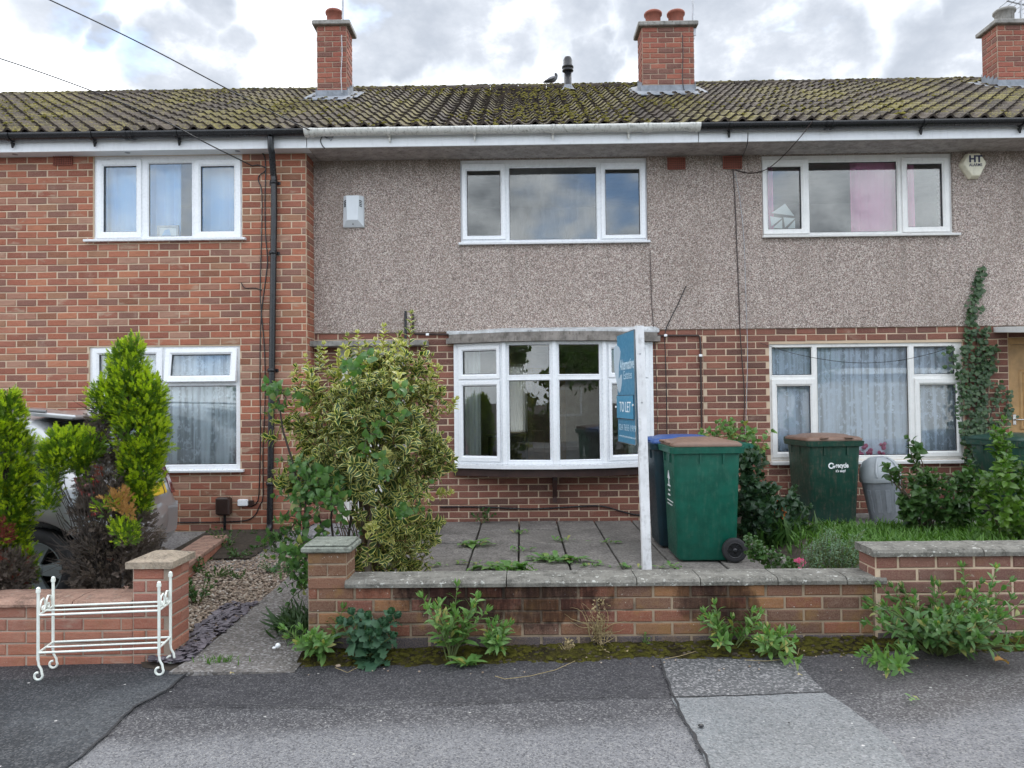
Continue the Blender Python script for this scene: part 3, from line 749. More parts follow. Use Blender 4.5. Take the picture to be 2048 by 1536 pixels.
bowed('plinth', BROWNW, .01, zb - .135, zb - .047, .03)
bowed('cornice', WOODW, .085, zt + .002, zt + .062, .075)
bowed('cornice', WOODW, .055, zt + .064, zt + .105, .055)
bowed('lead_roof', FLASHW, .04, zt + .107, zt + .125, .09, zslope=.055)
m = MB(); xb = U(1109, 980, 8.36).x
m.prism([(0, 0), (-.028, 0), (-.028, .30), (0, .30)], .05, X=Matrix.Translation((xb + .014, YC - .055, .36)))
m.prism([(0, .0), (.0, .30), (-.19, .30), (-.19, .26), (-.06, .06), (-.06, .0)], .045, X=Matrix.Translation((xb + .022, YC - .05, .36)) @ Matrix.Rotation(R_(90), 4, 'Z'))
m.build('bracket', BROWNW, bow)

# curtains and things behind the glass
def cur(px0, py0, px1, py1, Y, mat, label, folds, amp=.03, gap=.16, nm='curtain'):
    r = rect(px0, py0, px1, py1, Y); return curtain(nm, label, r[0], r[1], r[2], r[3], Y + gap, mat, folds, amp)
cur(190, 310, 345, 486, YL, CURB, 'pale blue curtain hanging in the left half of the upper window of the brick house', 7, .03, .2)
cur(368, 310, 484, 486, YL, CURB, 'pale blue curtain hanging in the right half of the upper window of the brick house', 5, .03, .2)
cur(180, 690, 482, 946, YL, LACE, 'white lace net curtain across the lower window of the brick house, behind the conifer', 13, .025, .12, 'net_curtain')
cur(1538, 684, 1606, 930, YC, LACEB, 'gathered net drape at the left edge of the wide lower window behind the recycling bin', 5, .03, .17, 'net_curtain')
cur(1540, 684, 1930, 930, YC, LACEB, 'flowered lace net curtain filling the wide lower window behind the dome-lidded dustbin', 15, .02, .11, 'net_curtain')
cur(1524, 312, 1556, 476, YC, CURP, 'pink curtain at the left edge of the upper window with the cracked pane', 2, .025, .15)
cur(1712, 312, 1842, 476, YC, CURP, 'wide pink curtain in the middle of the upper window near the cream alarm box', 6, .03, .15)
r = rect(925, 760, 962, 932, YC); curtain('curtain', 'white curtain hanging inside the left end of the bow window', r[0], r[1], .86, 2.1, YC + .1, CURW, 5, .03)
r = rect(1258, 830, 1300, 932, YC); curtain('curtain', 'pale curtain low in the right end of the bow window, behind the sign board', r[0], r[1], .80, 1.9, YC + .1, CURW, 4, .03)
# inside the bow-window room: door, chest and a lit far window
m = MB(); m.box(.10, .72, 12.1, 12.14, .2, 2.02)
for z in (.35, 1.2): 
    for x in (.18, .45): m.box(x, x + .19, 12.08, 12.1, z, z + .65, bev=.006)
d_ = tag(m.build('interior_door', DOORW), 'light brown panelled door seen through the bow window', 'door')
curtain('blind', 'pale backlit blind in the far window, seen through the bow window', -.36, .10, .98, 2.09, 12.155, CURW, 9, .012)
k = thing('sideboard', (.0, 11.4, .2), 'dark wooden sideboard seen through the second light of the bow window', 'sideboard')
m = MB(); m.box(-.5, .06, 11.2, 11.6, .28, .95); m.build('body', BROWNW, k); m = MB(); m.box(-.53, .09, 11.17, 11.63, .952, .985, bev=.008); m.build('top', WOODW, k)
m = MB(); [m.box(x, x + .05, y, y + .05, .2, .279) for x in (-.49, .0) for y in (11.22, 11.53)]; m.build('feet', BROWNW, k)
# photo frame standing on the sill of the blue-curtained window
r = rect(307, 449, 345, 472, YL); k = thing('photo_frame', (r[0], YL + .11, r[2]), 'small photo frame on the sill between the pale blue curtains', 'photo frame')
m = MB(); m.box(r[0], r[1], YL + .115, YL + .125, r[2], r[3]); m.build('picture', INK, k)
m = MB(); ring(m, (r[0] - .015, r[1] + .015, r[2] - .01, r[3] + .015), (r[0] + .008, r[1] - .008, r[2] + .012, r[3] - .008), [(0, .02), (0, 0), (1, 0), (1, .02)], YL + .105); m.build('border', GALV, k)
m = MB(); m.prism([(r[0] + .04, r[2] + .03), (r[1] - .07, r[2] + .03), (r[1] - .09, r[2] + .1), (r[0] + .07, r[2] + .09)], .003, X=Matrix.Translation((0, YL + .110, 0))); m.build('photo', CURB, k)
# cracked corner of the pane in the pink-curtained window: taped shards
m = MB(); r = rect(1540, 404, 1594, 456, YC)
for tri in (((.1, .62), (.62, .98), (.95, .5)), ((.05, .5), (.5, .42), (.1, .1)), ((.55, .45), (.98, .4), (.6, .05)), ((.15, .05), (.5, .36), (.5, .02)), ((.7, .02), (.98, .34), (.98, .02))):
    m.prism([(r[0] + (r[1] - r[0]) * a, r[2] + (r[3] - r[2]) * b) for a, b in tri], .002, X=Matrix.Translation((0, Y2 + .0665, 0)))
tag(m.build('paper_patch', CURW), 'torn white paper stuck inside the left pane of the pink-curtained window', 'paper')
# flowers on the sill of the lace window
m = MB(); rr = random.Random(4)
for i in range(16):
    x = rr.uniform(U(1716, 900, YC).x, U(1782, 900, YC).x); z = rr.uniform(.83, .98)
    m.sphere((x, YC + .09 + rr.uniform(-.01, .01), z), rr.uniform(.018, .03), n=7, k=4)
k = thing('flowers', (U(1745, 910, YC).x, YC + .09, .74), 'pink flowers on the sill of the lace-curtained window, beside the dustbin lid', 'flowers')
m.build('blossom', PETAL, k)

# ------------------------------------------------------------------ doors and canopies
dr = part('front_door', ((md[0] + md[1]) / 2, YC, .15), H_M)
window(dr, WY(YC + .07), md, [dict(pane=(md[0] + .2, md[1] - .2, md[3] - .42, md[3] - .09), sash=(md[0] + .07, md[1] - .07, .2, md[3] - .06))], UPVC2, name='door_leaf')
mm = MB(); mm.box(md[0] + .2, md[1] - .2, YC + .1, YC + .13, .25, md[3] - .422); mm.build('panel', BROWNW, dr)  # panel coloured dark so gaps through the shrub read as shade
r = rect(618, 681, 858, 692, YC); m = MB(); m.box(r[0] + .0, r[1] + .0, YC - .2, YC - .001, 2.115, 2.175, bev=.006)
m.build('door_canopy', CONC, H_M)
# right-hand front door (only its edge is in view)
dr = part('front_door', (rd[0] + .45, YC, .15), H_R)
m = MB()
m.box(rd[0], rd[0] + .06, YC + .05, YC + .13, .15, rd[3]); m.box(rd[1] - .06, rd[1], YC + .05, YC + .13, .15, rd[3]); m.box(rd[0] + .06, rd[1] - .06, YC + .05, YC + .13, rd[3] - .07, rd[3]); m.build('frame', DOORW, dr)
m = MB(); x0, x1 = rd[0] + .063, rd[1] - .063; m.box(x0, x1, YC + .085, YC + .12, .17, rd[3] - .073); m.build('leaf', DOORW, dr)
for (a, b) in ((.28, .95), (1.1, 1.78)):
    for (u0, u1) in ((x0 + .1, x0 + .38), (x1 - .38, x1 - .1)):
        m = MB(); ring(m, (u0, u1, a, b), (u0 + .05, u1 - .05, a + .05, b - .05), [(0, 0), (.3, -.012), (.6, -.012), (1, 0)], YC + .084); m.box(u0 + .05, u1 - .05, YC + .078, YC + .0845, a + .05, b - .05); m.build('panel', DOORW, dr)
m = MB(); m.box(x0 + .02, x0 + .06, YC + .075, YC + .0845, 1.16, 1.28, bev=.004); m.tube([(x0 + .04, YC + .08, 1.22), (x0 + .04, YC + .04, 1.22), (x0 + .14, YC + .04, 1.22)], .009); m.build('handle', CHROME, dr)
m = MB(); r = rect(1985, 664, 2180, 678, YC - .3); m.prism([(0, 0), (-.55, -.05), (-.55, .015), (0, .06)], 1.3, X=Matrix.Translation((rd[0] - .17 + 1.3, YC - .022, 2.2)) @ Matrix.Rotation(R_(90), 4, 'Z')); m.build('door_canopy', UPVC2, H_R)
m = MB(); m.box(rd[0] - .1, rd[1] + .1, YC - .35, YC - .01, .05, .15, bev=.01); m.build('doorstep', CONC, H_R)

# air bricks
def air_brick(px0, py0, px1, py1, Y, par):
    r = rect(px0, py0, px1, py1, Y); m = MB(); n = 8; k = 5; dx = (r[1] - r[0]) / n; dz = (r[3] - r[2]) / k
    m.box(r[0], r[1], Y - .012, Y + .01, r[2], r[3], 1)
    for i in range(n + 1): m.box(r[0] + i * dx - .005, r[0] + i * dx + .005, Y - .022, Y - .0125, r[2], r[3])
    for i in range(k + 1): m.box(r[0] - .005, r[1] + .005, Y - .0225, Y - .013, r[2] + i * dz - .005, r[2] + i * dz + .005)
    return m.build('air_brick', [AIRB, BARKD], par)
air_brick(109, 311, 146, 331, YL, H_L); air_brick(1335, 317, 1369, 339, Y2, H_M); air_brick(1446, 314, 1482, 338, Y2, H_R)
# ------------------------------------------------------------------ roof
YE, ZE, YRG, ZRG = 7.85, 4.413, 11.6, 6.395
TS = (ZRG - ZE) / (YRG - YE); TA = math.atan(TS); SL = math.hypot(YRG - YE, ZRG - ZE); NROW = 17; GA = SL / NROW; TW = .182
def tile_mesh(k):
    rr = random.Random(k); n = 9; L = GA + .05; m = MB(); top = []; bot = []
    for (y, dz) in ((0, 0), (L * .5, -.002), (L, -.004)):
        row = []; rb = []
        for i in range(n):
            x = -TW / 2 + (TW - .002) * i / (n - 1); h = .020 * (1 + math.cos(2 * PI * x / TW)) ** 1.0
            h = .050 * (math.exp(-(x / .040) ** 2)) + rr.uniform(-.0016, .0016)
            row.append((x, y + rr.uniform(-.003, .003) * (y == 0), h + dz)); rb.append((x, y, h + dz - .025))
        top.append(row); bot.append(rb)
    vs = [v for r in top for v in r] + bot[0] + bot[2]
    fs = [(k2 * n + i, k2 * n + i + 1, (k2 + 1) * n + i + 1, (k2 + 1) * n + i) for k2 in range(2) for i in range(n - 1)]; S = [True] * len(fs)
    nose = [(3 * n + i, 3 * n + i + 1, i + 1, i) for i in range(n - 1)]
    und = [(3 * n + i + 1, 3 * n + i, 4 * n + i, 4 * n + i + 1) for i in range(n - 1)]
    m.add(vs, fs, sm=True, r=rr.random()); m.add([vs[i] for f in nose for i in f], [(4 * i, 4 * i + 1, 4 * i + 2, 4 * i + 3) for i in range(len(nose))], r=m.R[0])
    m.add([vs[i] for f in und for i in f], [(4 * i, 4 * i + 1, 4 * i + 2, 4 * i + 3) for i in range(len(und))], r=m.R[0])
    return m.mesh('roof_tile', TILE)
TM = [tile_mesh(i) for i in range(5)]
TT = []
for me in TM:
    V = np.array([v.co for v in me.vertices]); F = np.array([p.vertices[:] for p in me.polygons]); TT.append((V, F, np.zeros(len(F), int)))
HOUSES = [(H_L, -9.6, XB + .15), (H_M, XB + .15, XR), (H_R, XR, 9.6)]
XH = -8.15
def at_roof(x, s, up=0):       # s metres up the slope
    return Vector((x, YE + s * math.cos(TA) - up * math.sin(TA), ZE + s * math.sin(TA) + up * math.cos(TA)))
CH = [(-2.875, -2.45, H_L), (1.78, 2.515, H_M), (6.81, 7.24, H_R)]
cy0, cy1 = 10.55, 10.9
roofs = {}
for (H, xa, xb) in HOUSES:
    m = MB()     # underlay slab, rear slope and gable walls close the roof
    xl = max(xa, -8.3) if H is H_L else xa
    m.add([(xl, YE + .02, ZE - .03), (xb, YE + .02, ZE - .03), (xb, YRG, ZRG - .03), (xl, YRG, ZRG - .03), (xl, YE + .02, ZE - .06), (xb, YE + .02, ZE - .06), (xb, YRG, ZRG - .09), (xl, YRG, ZRG - .09)],
          ((0, 1, 2, 3), (7, 6, 5, 4), (0, 4, 5, 1), (0, 3, 7, 4), (1, 5, 6, 2)))
    m.add([(xl, YRG, ZRG - .03), (xb, YRG, ZRG - .03), (xb, 15.3, ZE - .03), (xl, 15.3, ZE - .03)], ((0, 1, 2, 3),))
    rf = m.build('roof', BARKD, H); roofs[H.name] = rf
    tl = []
    nc = int(round((xb - xa) / TW)); 
    x0 = round(xa / TW) * TW
    x = x0
    while x < xb - TW * .4:
        wob = .006 * math.sin(x * 3.1)
        for r in range(NROW):
            hw = (YE + r * GA * .88) * .7 + 1.1
            if abs(x) > hw: continue
            s = r * GA
            Yc = YE + s * .88
            if x < XH and Yc > YRG - (XH - x): continue
            if any(c0 - .03 < x < c1 + .03 and cy0 - .03 < Yc + .1 < cy1 - .1 for c0, c1, _ in CH): continue
            p = at_roof(x + random.uniform(-.004, .004), s + random.uniform(-.006, .006), .003 + wob)
            W = Matrix.Translation(p + Vector((0, 0, .006))) @ Matrix.Rotation(TA - R_(4.6) + random.gauss(0, .006), 4, 'X') @ Matrix.Rotation(random.gauss(0, .008), 4, 'Z') @ Matrix.Rotation(random.gauss(0, .012), 4, 'Y')
            tl.append((r * 3 + abs(x) * .12 + (50 if abs(x) > Yc * .695 else 0), W))
        x += TW
    tl.sort(key=lambda a: a[0])
    for _, W in tl[:300]: inst('roof_tile', TM[random.randrange(5)], rf, W)
    if tl[300:]: scatter('roof_tile', TT, [(random.randrange(5), np.array(W)) for _, W in tl[300:]], [TILE], rf)
    # ridge tiles
    x = max(xa, XH); 
    while x < xb - .05:
        L = min(.44, xb - x); mm = MB(); rr = random.Random(int(x * 50)); rs = []
        for u in (0, 1):
            rs.append([(x + u * (L - .012), YRG + .105 * math.cos(a), ZRG - .045 + .10 * math.sin(a) + rr.uniform(-.003, .003)) for a in [PI * k / 10 for k in range(11)]])
        mm.loft(rs, 0, False, True, close=False)
        rin = [[(x + u * (L - .012), YRG + .09 * math.cos(a), ZRG - .05 + .085 * math.sin(a)) for a in [PI * k / 10 for k in range(11)]] for u in (0, 1)]
        for a_, b_ in ((rs[0], rin[0]), (rin[1], rs[1])): mm.loft([a_, b_], 0, False, False, close=False)
        mm.build('ridge_tile', TILE, rf); x += .44
# moss cushions on the tiles
def lump(k, n=7):
    rr = random.Random(k); m = MB(); rs = []
    for (q_, z) in ((1, -.1), (.92, .35), (.55, .75), (.12, .95)):
        rs.append([(q_ * math.cos(2 * PI * i / n) * rr.uniform(.75, 1.2), q_ * math.sin(2 * PI * i / n) * rr.uniform(.75, 1.2), z * rr.uniform(.8, 1.2)) for i in range(n)])
    V = np.array([v for r in rs for v in r]); F = np.array([(a * n + i, a * n + (i + 1) % n, (a + 1) * n + (i + 1) % n, (a + 1) * n + i) for a in range(3) for i in range(n)])
    return (V, F, np.zeros(len(F), int))
LUMP = [lump(i) for i in range(8)]
for (H, xa, xb) in HOUSES:
    Ws = []
    for i in range(4200 if H is H_M else 3200):
        r = random.randrange(NROW); s = r * GA + random.choice((0, 0, .02, .05, .1, .16)) + random.uniform(-.01, .015)
        x = random.uniform(max(xa, -8.6), min(xb, 8.6)); Yc = YE + s * .88
        if abs(x) > Yc * .7 + .6 or (x < XH and Yc > YRG - (XH - x)): continue
        d = mnoise.noise((x * .55, s * .6, 3.1)) + .45 * mnoise.noise((x * 2.3, s * 2.3, 7))
        if d < random.uniform(-.2, .6): continue
        if any(c0 - .05 < x < c1 + .05 and cy0 - .05 < Yc < cy1 for c0, c1, _ in CH): continue
        u = ((x / TW + .5) % 1 - .5) * TW; h = .050 * math.exp(-(u / .040) ** 2) + .003 + .016 * (1 - (s % GA) / GA)
        k = random.uniform(.007, .021) * (1.4 if random.random() < .1 else 1)
        p = at_roof(x, s, h); W = Matrix.Translation(p) @ Matrix.Rotation(TA, 4, 'X') @ Matrix.Rotation(random.uniform(0, 6), 4, 'Z') @ Matrix.Diagonal((k * 1.3, k, k * .62, 1))
        Ws.append((random.randrange(8), np.array(W)))
    for i in range(240):
        x = random.uniform(max(xa, XH), min(xb, 8.6)); k = random.uniform(.008, .022); a = random.uniform(.9, 2.4)
        Ws.append((random.randrange(8), np.array(Matrix.Translation((x, YRG + .1 * math.cos(a), ZRG - .045 + .1 * math.sin(a))) @ Matrix.Diagonal((k * 1.6, k, k * .7, 1)))))
    scatter('roof_moss', LUMP, Ws, [MOSSY], roofs[H.name], smooth=True)

# ------------------------------------------------------------------ chimneys
def chimney(x0, x1, H, br, npots, zc, potx, pr):
    zb = 5.55
    ch = part('chimney', ((x0 + x1) / 2, (cy0 + cy1) / 2, zb), H)
    m = MB(); m.box(x0, x1, cy0, cy1, zb, zc); bk = m.build('stack', MORTC, ch)
    n = int((zc - 5.75) / .075)
    z0 = zc - n * .075 - .002
    br.wall((0, cy0, 0), (1, 0, 0), (0, -1, 0), x0, x1, z0, zc, 'chim', ch, [], .5)
    br.wall((x1, 0, 0), (0, 1, 0), (1, 0, 0), cy0, cy1, z0, zc, 'chim', ch, [], 0)
    br.wall((x0, 0, 0), (0, -1, 0), (-1, 0, 0), -cy1, -cy0, z0, zc, 'chim', ch, [], 0)
    m = MB(); m.box(x0 - .06, x1 + .06, cy0 - .06, cy1 + .06, zc + .001, zc + .065, bev=.01)
    m.loft([[(x0 - .03, cy0 - .03, zc + .066), (x1 + .03, cy0 - .03, zc + .066), (x1 + .03, cy1 + .03, zc + .066), (x0 - .03, cy1 + .03, zc + .066)], [(x0 + .1, cy0 + .1, zc + .10), (x1 - .1, cy0 + .1, zc + .10), (x1 - .1, cy1 - .1, zc + .10), (x0 + .1, cy1 - .1, zc + .10)]], 0, True, False)
    m.build('chimney_cap', CONC, ch)
    for px_ in potx:
        m = MB(); h = .15; m.lathe([(pr * .92, -.06), (pr * .95, h - .045), (pr * 1.12, h - .04), (pr * 1.14, h - .015), (pr * 1.05, h), (pr * .85, h), (pr * .82, -.02)], 20, X=Matrix.Translation((px_, (cy0 + cy1) / 2 - .02, zc + .135)))
        m.build('chimney_pot', TERRA if npots else CONC, ch)
    # lead: apron, stepped sides
    za = ZE + (cy0 - YE) * TS
    m = MB(); m.box(x0 - .02, x1 + .02, cy0 - .016, cy0 - .008, za - .02, za + .12)
    m.add([(x0 - .12, cy0 - .30, za - .125), (x1 + .12, cy0 - .30, za - .125), (x1 + .10, cy0 - .012, za + .04), (x0 - .10, cy0 - .012, za + .04), (x0 - .12, cy0 - .30, za - .14), (x1 + .12, cy0 - .30, za - .14), (x1 + .10, cy0 - .012, za + .02), (x0 - .10, cy0 - .012, za + .02)],
          ((0, 1, 2, 3), (4, 5, 1, 0), (7, 6, 5, 4), (1, 5, 6, 2), (4, 0, 3, 7)))
    m.build('lead_apron', LEAD, ch)
    for sx, xx in ((1, x1), (-1, x0)):
        m = MB(); st = [(cy0 - .016, za - .03)]
        pts = []; k = 4
        for i in range(k + 1):
            y = cy0 + (cy1 - cy0) * i / k; zz = ZE + (y - YE) * TS
            pts.append((y, zz + .17 if i % 1 == 0 else zz)); 
            if i < k: pts.append((y + (cy1 - cy0) / k * .9, zz + .16))
        poly = [(cy0 - .016, za - .06)] + [(cy1, ZE + (cy1 - YE) * TS - .06)] + pts[::-1]
        vs = [(xx + sx * .010, a, b) for a, b in poly] + [(xx + sx * .017, a, b) for a, b in poly]; nn = len(poly)
        m.add(vs, [tuple(range(nn)), tuple(range(2 * nn - 1, nn - 1, -1))] + [(i, i + nn, (i + 1) % nn + nn, (i + 1) % nn) for i in range(nn)])
        zz = lambda y: ZE + (y - YE) * TS
        m.add([(xx, cy0 - .1, zz(cy0 - .1) + .03), (xx + sx * .17, cy0 - .1, zz(cy0 - .1) + .03), (xx + sx * .17, cy1 + .1, zz(cy1 + .1) + .045), (xx, cy1 + .1, zz(cy1 + .1) + .06)], ((0, 1, 2, 3) if sx > 0 else (3, 2, 1, 0),))
        m.build('lead_flashing', LEAD, ch)
    return ch
zc = U(650, 50, cy0).z - .04
C1 = chimney(*CH[0][:2], H_L, BL, 1, U(655, 52, cy0).z, [-2.66], .115)
C2 = chimney(*CH[1][:2], H_M, BMd, 1, U(1330, 54, cy0).z, [1.97, 2.30], .115)
C3 = chimney(*CH[2][:2], H_R, BR, 0, U(2010, 50, cy0).z - .0, [7.02], .13)
BL.done(); BMd.done(); BR.done()

# flue terminal through the ridge
fx = U(1134, 150, 11.3); m = MB(); p = at_roof(fx.x, (11.1 - YE) / math.cos(TA))
ztop = U(1134, 115, 11.1).z; z0 = p.z - .05; h = ztop - z0
fl = part('flue', (fx.x, 11.1, z0), roofs[H_M.name])
FX = Matrix.Translation((fx.x, 11.1, z0))
m.lathe([(.056, 0), (.056, h - .16), (.056, h - .16)], 18, X=FX); m.build('flue_pipe', BLACK, roofs[H_M.name])
m = MB(); m.lathe([(.062, h - .22), (.085, h - .21), (.085, h - .195), (.07, h - .185), (.07, h - .165), (.088, h - .16), (.088, h - .14), (.068, h - .12), (.068, h - .04), (.05, h)], 18, X=FX); m.build('flue_terminal', BLACK, roofs[H_M.name])
m = MB(); m.lathe([(.16, .02), (.10, .06), (.06, .13)], 18, X=FX); m.build('flue_slate', LEAD, roofs[H_M.name])
bpy.data.objects.remove(fl)

# ------------------------------------------------------------------ eaves: soffit, fascia, gutters
def eaves(H, xa, xb, Yw, sm, gm, brackets, joints=(), ends=()):
    m = MB(); m.box(xa, xb, 7.921, Yw - .001, ZS, ZS + .012); m.build('soffit', sm, H)
    m = MB(); m.box(xa, xb - .004, 7.90, 7.92, ZS - .012, ZS + .15, bev=.003); m.build('fascia', FASCIA, H)
    gy_, gz_ = 7.832, 4.388; n = 12
    A = [PI + PI * k / n for k in range(n + 1)]
    prof = [(gy_ + .066 * math.cos(a), gz_ + .064 * math.sin(a)) for a in A]; pin = [(gy_ + .061 * math.cos(a), gz_ + .059 * math.sin(a)) for a in A]
    pr = prof + pin[::-1]
    m = MB(); m.loft([[(x, a, b) for a, b in pr] for x in (xa, xb)], 0, True, True); m.build('gutter', gm, H)
    for bx in brackets:
        m = MB(); a2 = [(gy_ + .076 * math.cos(a), gz_ + .076 * math.sin(a)) for a in A]
        m.loft([[(bx + dx, a, b) for a, b in a2 + pin[::-1]] for dx in (-.016, .016)], 0, True, True)
        m.prism([(0, 0), (.05, 0), (.02, -.06)], .02, X=Matrix.Translation((bx + .01, 7.85, gz_ - .07)) @ Matrix.Rotation(R_(90), 4, 'Z'))
        m.build('gutter_bracket', gm, H)
    for jx in joints:
        m = MB(); a2 = [(gy_ + .075 * math.cos(a), gz_ + .075 * math.sin(a)) for a in A]
        for k in (-.035, .02): m.loft([[(jx + dx + k, a, b) for a, b in a2 + pin[::-1]] for dx in (-.012, .018)], 0, True, True)
        m.loft([[(jx + dx, a, b) for a, b in [(gy_ + .07 * math.cos(a), gz_ + .069 * math.sin(a)) for a in A] + pin[::-1]] for dx in (-.06, .06)], 0, True, True)
        m.build('gutter_union', gm, H)
xg1, xg2 = U(610, 262, 7.83).x, U(1400, 262, 7.83).x
GUTW = plain('gutter_white_stained', (.66, .66, .62), .45, var=.1, dirt=.55, dirtc=(.05, .05, .035))
eaves(H_L, -7.2, xg1 - .003, YL, SOFW, BLACK, [U(x, 265, 7.83).x for x in (20, 185, 355)] , [U(260, 265, 7.83).x])
eaves(H_M, xg1, xg2, YC, SOFG, GUTW, [U(x, 265, 7.83).x for x in (778, 949, 1106, 1258)], [xg1 + .06, U(1294, 262, 7.83).x, xg2 - .06])
eaves(H_R, xg2 + .003, 8.2, YC, SOFG, BLACK, [U(x, 260, 7.83).x for x in (1460, 1846, 2045)], [U(1660, 256, 7.83).x])
m = MB(); m.box(XB, xg1 - .004, YL, YC, ZS - .004, ZS + .0); m.build('soffit', SOFG, H_M)
for px_ in (30, 255, 475):
    m = MB(); m.lathe([(.028, -.003), (.028, .0), (.012, .0), (.012, -.003)], 14, X=Matrix.Translation((U(px_, 302, 8.0).x, 8.0, ZS))); m.build('soffit_vent', GALV, H_L)
# black downpipe with swan neck
m = MB(); a = U(541, 275, 7.83); b = U(548, 330, YL - .05); c = U(540, 1052, YL - .05)
pp = [(a.x, 7.83, 4.32), (a.x, 7.84, 4.20), (a.x + .006, 7.85, 4.17), (b.x - .004, YL - .06, 3.99), (b.x, YL - .055, 3.95), (b.x, YL - .055, 3.5), (c.x, YL - .055, .2), (c.x, YL - .06, .15), (c.x, YL - .1, .115)]
m.tube(pp, .034, 12); m.build('downpipe', BLACK, H_L)
for z in (3.9, 3.13, 1.85, .62):
    u = (3.95 - z) / 3.8; xx = b.x + (c.x - b.x) * max(0, u); m = MB(); m.lathe([(.035, -.02), (.041, -.018), (.041, .018), (.035, .02)], 14, X=Matrix.Translation((xx, YL - .055, z))); m.box(xx - .06, xx + .06, YL - .02, YL - .007, z - .016, z + .016); m.build('pipe_clip', BLACK, H_L)

# ------------------------------------------------------------------ things fixed to the walls
def cable(name, label, pts, r, mat, cat='cable', group=None, sub=6):
    pts = [Vector(p) for p in pts]; out = []
    for i in range(len(pts) - 1):
        p0 = pts[max(0, i - 1)]; p1, p2 = pts[i], pts[i + 1]; p3 = pts[min(len(pts) - 1, i + 2)]
        for k in range(sub):
            u = k / sub; out.append(.5 * ((2 * p1) + (p2 - p0) * u + (2 * p0 - 5 * p1 + 4 * p2 - p3) * u * u + (3 * p1 - p0 - 3 * p2 + p3) * u ** 3))
    out.append(pts[-1]); m = MB(); m.tube(out, r, 6); return tag(m.build(name, mat), label, cat, group)
c_ = lambda L, Y: [U(x, y, Y) for x, y in L]
cable('cable', 'black cable looping from the fascia down the brick wall, nearest the downpipe', c_([(506, 276), (506, 290), (515, 300), (526, 308), (531, 330), (530, 400), (531, 470), (535, 520), (531, 560), (522, 640), (520, 760), (521, 860), (519, 960), (516, 1000), (505, 1012), (497, 1012)], YL - .015), .006, BLACK)
cable('cable', 'black cable joining the overhead wire and running down the wall, farther from the downpipe', c_([(505, 332), (516, 330), (531, 336), (528, 344), (518, 352), (517, 362), (523, 380), (524, 430), (522, 520), (521, 600), (529, 700), (530, 800), (526, 900), (526, 990), (520, 1010), (505, 1035), (470, 1043), (360, 1045), (300, 1046)], YL - .017), .006, BLACK)
cable('cable', 'short black stub of cable sagging out of the brick wall above the meter box', c_([(482, 565), (490, 576), (508, 576), (524, 580)], YL - .015), .005, BLACK)
cable('overhead_wire', 'overhead wire reaching the wall beside the blue-curtained window', [U(-260, 40, 6.6), U(0, 117, 6.9), U(200, 188, 7.2), U(330, 243, 7.45), U(420, 290, 7.75), U(505, 332, YL - .012)], .0065, GASKET, 'wire')
cable('overhead_wire', 'higher overhead wire crossing the sky to the roof beside the chimney', [U(-120, -100, 6.6), U(100, 0, 6.9), U(280, 86, 7.15), U(440, 170, 7.4), U(560, 232, 7.6), U(655, 276, 7.88)], .0065, GASKET, 'wire')
k = thing('wire_bracket', U(660, 276, 7.89), 'small metal bracket on the white fascia with a looping wire', 'bracket')
o = U(660, 276, 7.89); m = MB(); m.prism([(-.035, .02), (.04, .02), (.004, -.035)], .012, X=Matrix.Translation((o.x, 7.885, o.z))); m.build('plate', GALV, k)
cable('wire', None, c_([(658, 272), (648, 270), (641, 280), (644, 290), (650, 297)], 7.89), .005, BLACK, None).parent = None
w_ = bpy.data.objects[[x.name for x in bpy.data.objects if x.name.startswith('wire') and not x.name.startswith('wire_')][-1]]
w_.parent = k; w_.matrix_basis = wmat(k).inverted() @ WM[w_.name]
cable('cable', 'dark cable running down the pebbledash from the air brick at the party wall', c_([(1466, 338), (1470, 400), (1474, 500), (1478, 600), (1480, 660), (1484, 720), (1489, 790), (1487, 850), (1484, 890)], YC - .03), .006, BROWNP)
cable('cable', 'thin pale wire dropping beside the dark cable on the pebbledash', c_([(1470, 345), (1480, 400), (1488, 480), (1492, 600), (1495, 700), (1493, 800), (1490, 880)], YC - .03), .0035, GALV)
cable('cable', 'wire strung from the gutter across the top of the pink-curtained window', [U(1625, 242, 7.75), U(1600, 275, 7.85), U(1560, 318, 8.1), U(1530, 340, YC - .06), U(1500, 346, YC - .035), U(1470, 340, YC - .03)], .005, BROWNP)
cable('cable', 'short wire from the black gutter down to the air brick', [U(1496, 265, 7.85), U(1494, 290, 7.9), U(1484, 314, YC - .03), U(1468, 338, YC - .03)], .005, BLACK)
cable('cable', 'black cable sagging along the foot of the wall below the bow window', c_([(880, 1014), (960, 1014), (1060, 1018), (1140, 1014), (1200, 1012), (1240, 1022), (1275, 1030), (1330, 1032)], YC - .02), .008, BLACK)
cable('cable', 'dark wire slanting over the pebbledash above the right end of the bow window', c_([(1372, 572), (1355, 610), (1340, 640), (1330, 668), (1331, 720), (1333, 800), (1334, 880)], YC - .03), .005, BLACK)
cable('cable', 'thin wire down the vertical joint in the pebbledash right of the upper window', c_([(1300, 500), (1303, 600), (1308, 668), (1313, 760), (1315, 880)], YC - .03), .004, BROWNP)
cable('cable', 'thin fairy-light wire sagging over the top of the lace-curtained window', c_([(1520, 686), (1600, 710), (1700, 725), (1790, 722), (1870, 705), (1905, 690)], YC - .03), .003, BLACK)
def pipe(label, pts, r, clips):
    k = thing('gas_pipe', pts[0], label, 'pipe'); m = MB(); m.tube(pts, r, 8); m.build('pipe', BROWNP, k)
    for p in clips: m = MB(); m.box(p[0] - .018, p[0] + .018, p[1] - .016, p[1] + .012, p[2] - .014, p[2] + .014, bev=.004); m.build('clip', INK, k)
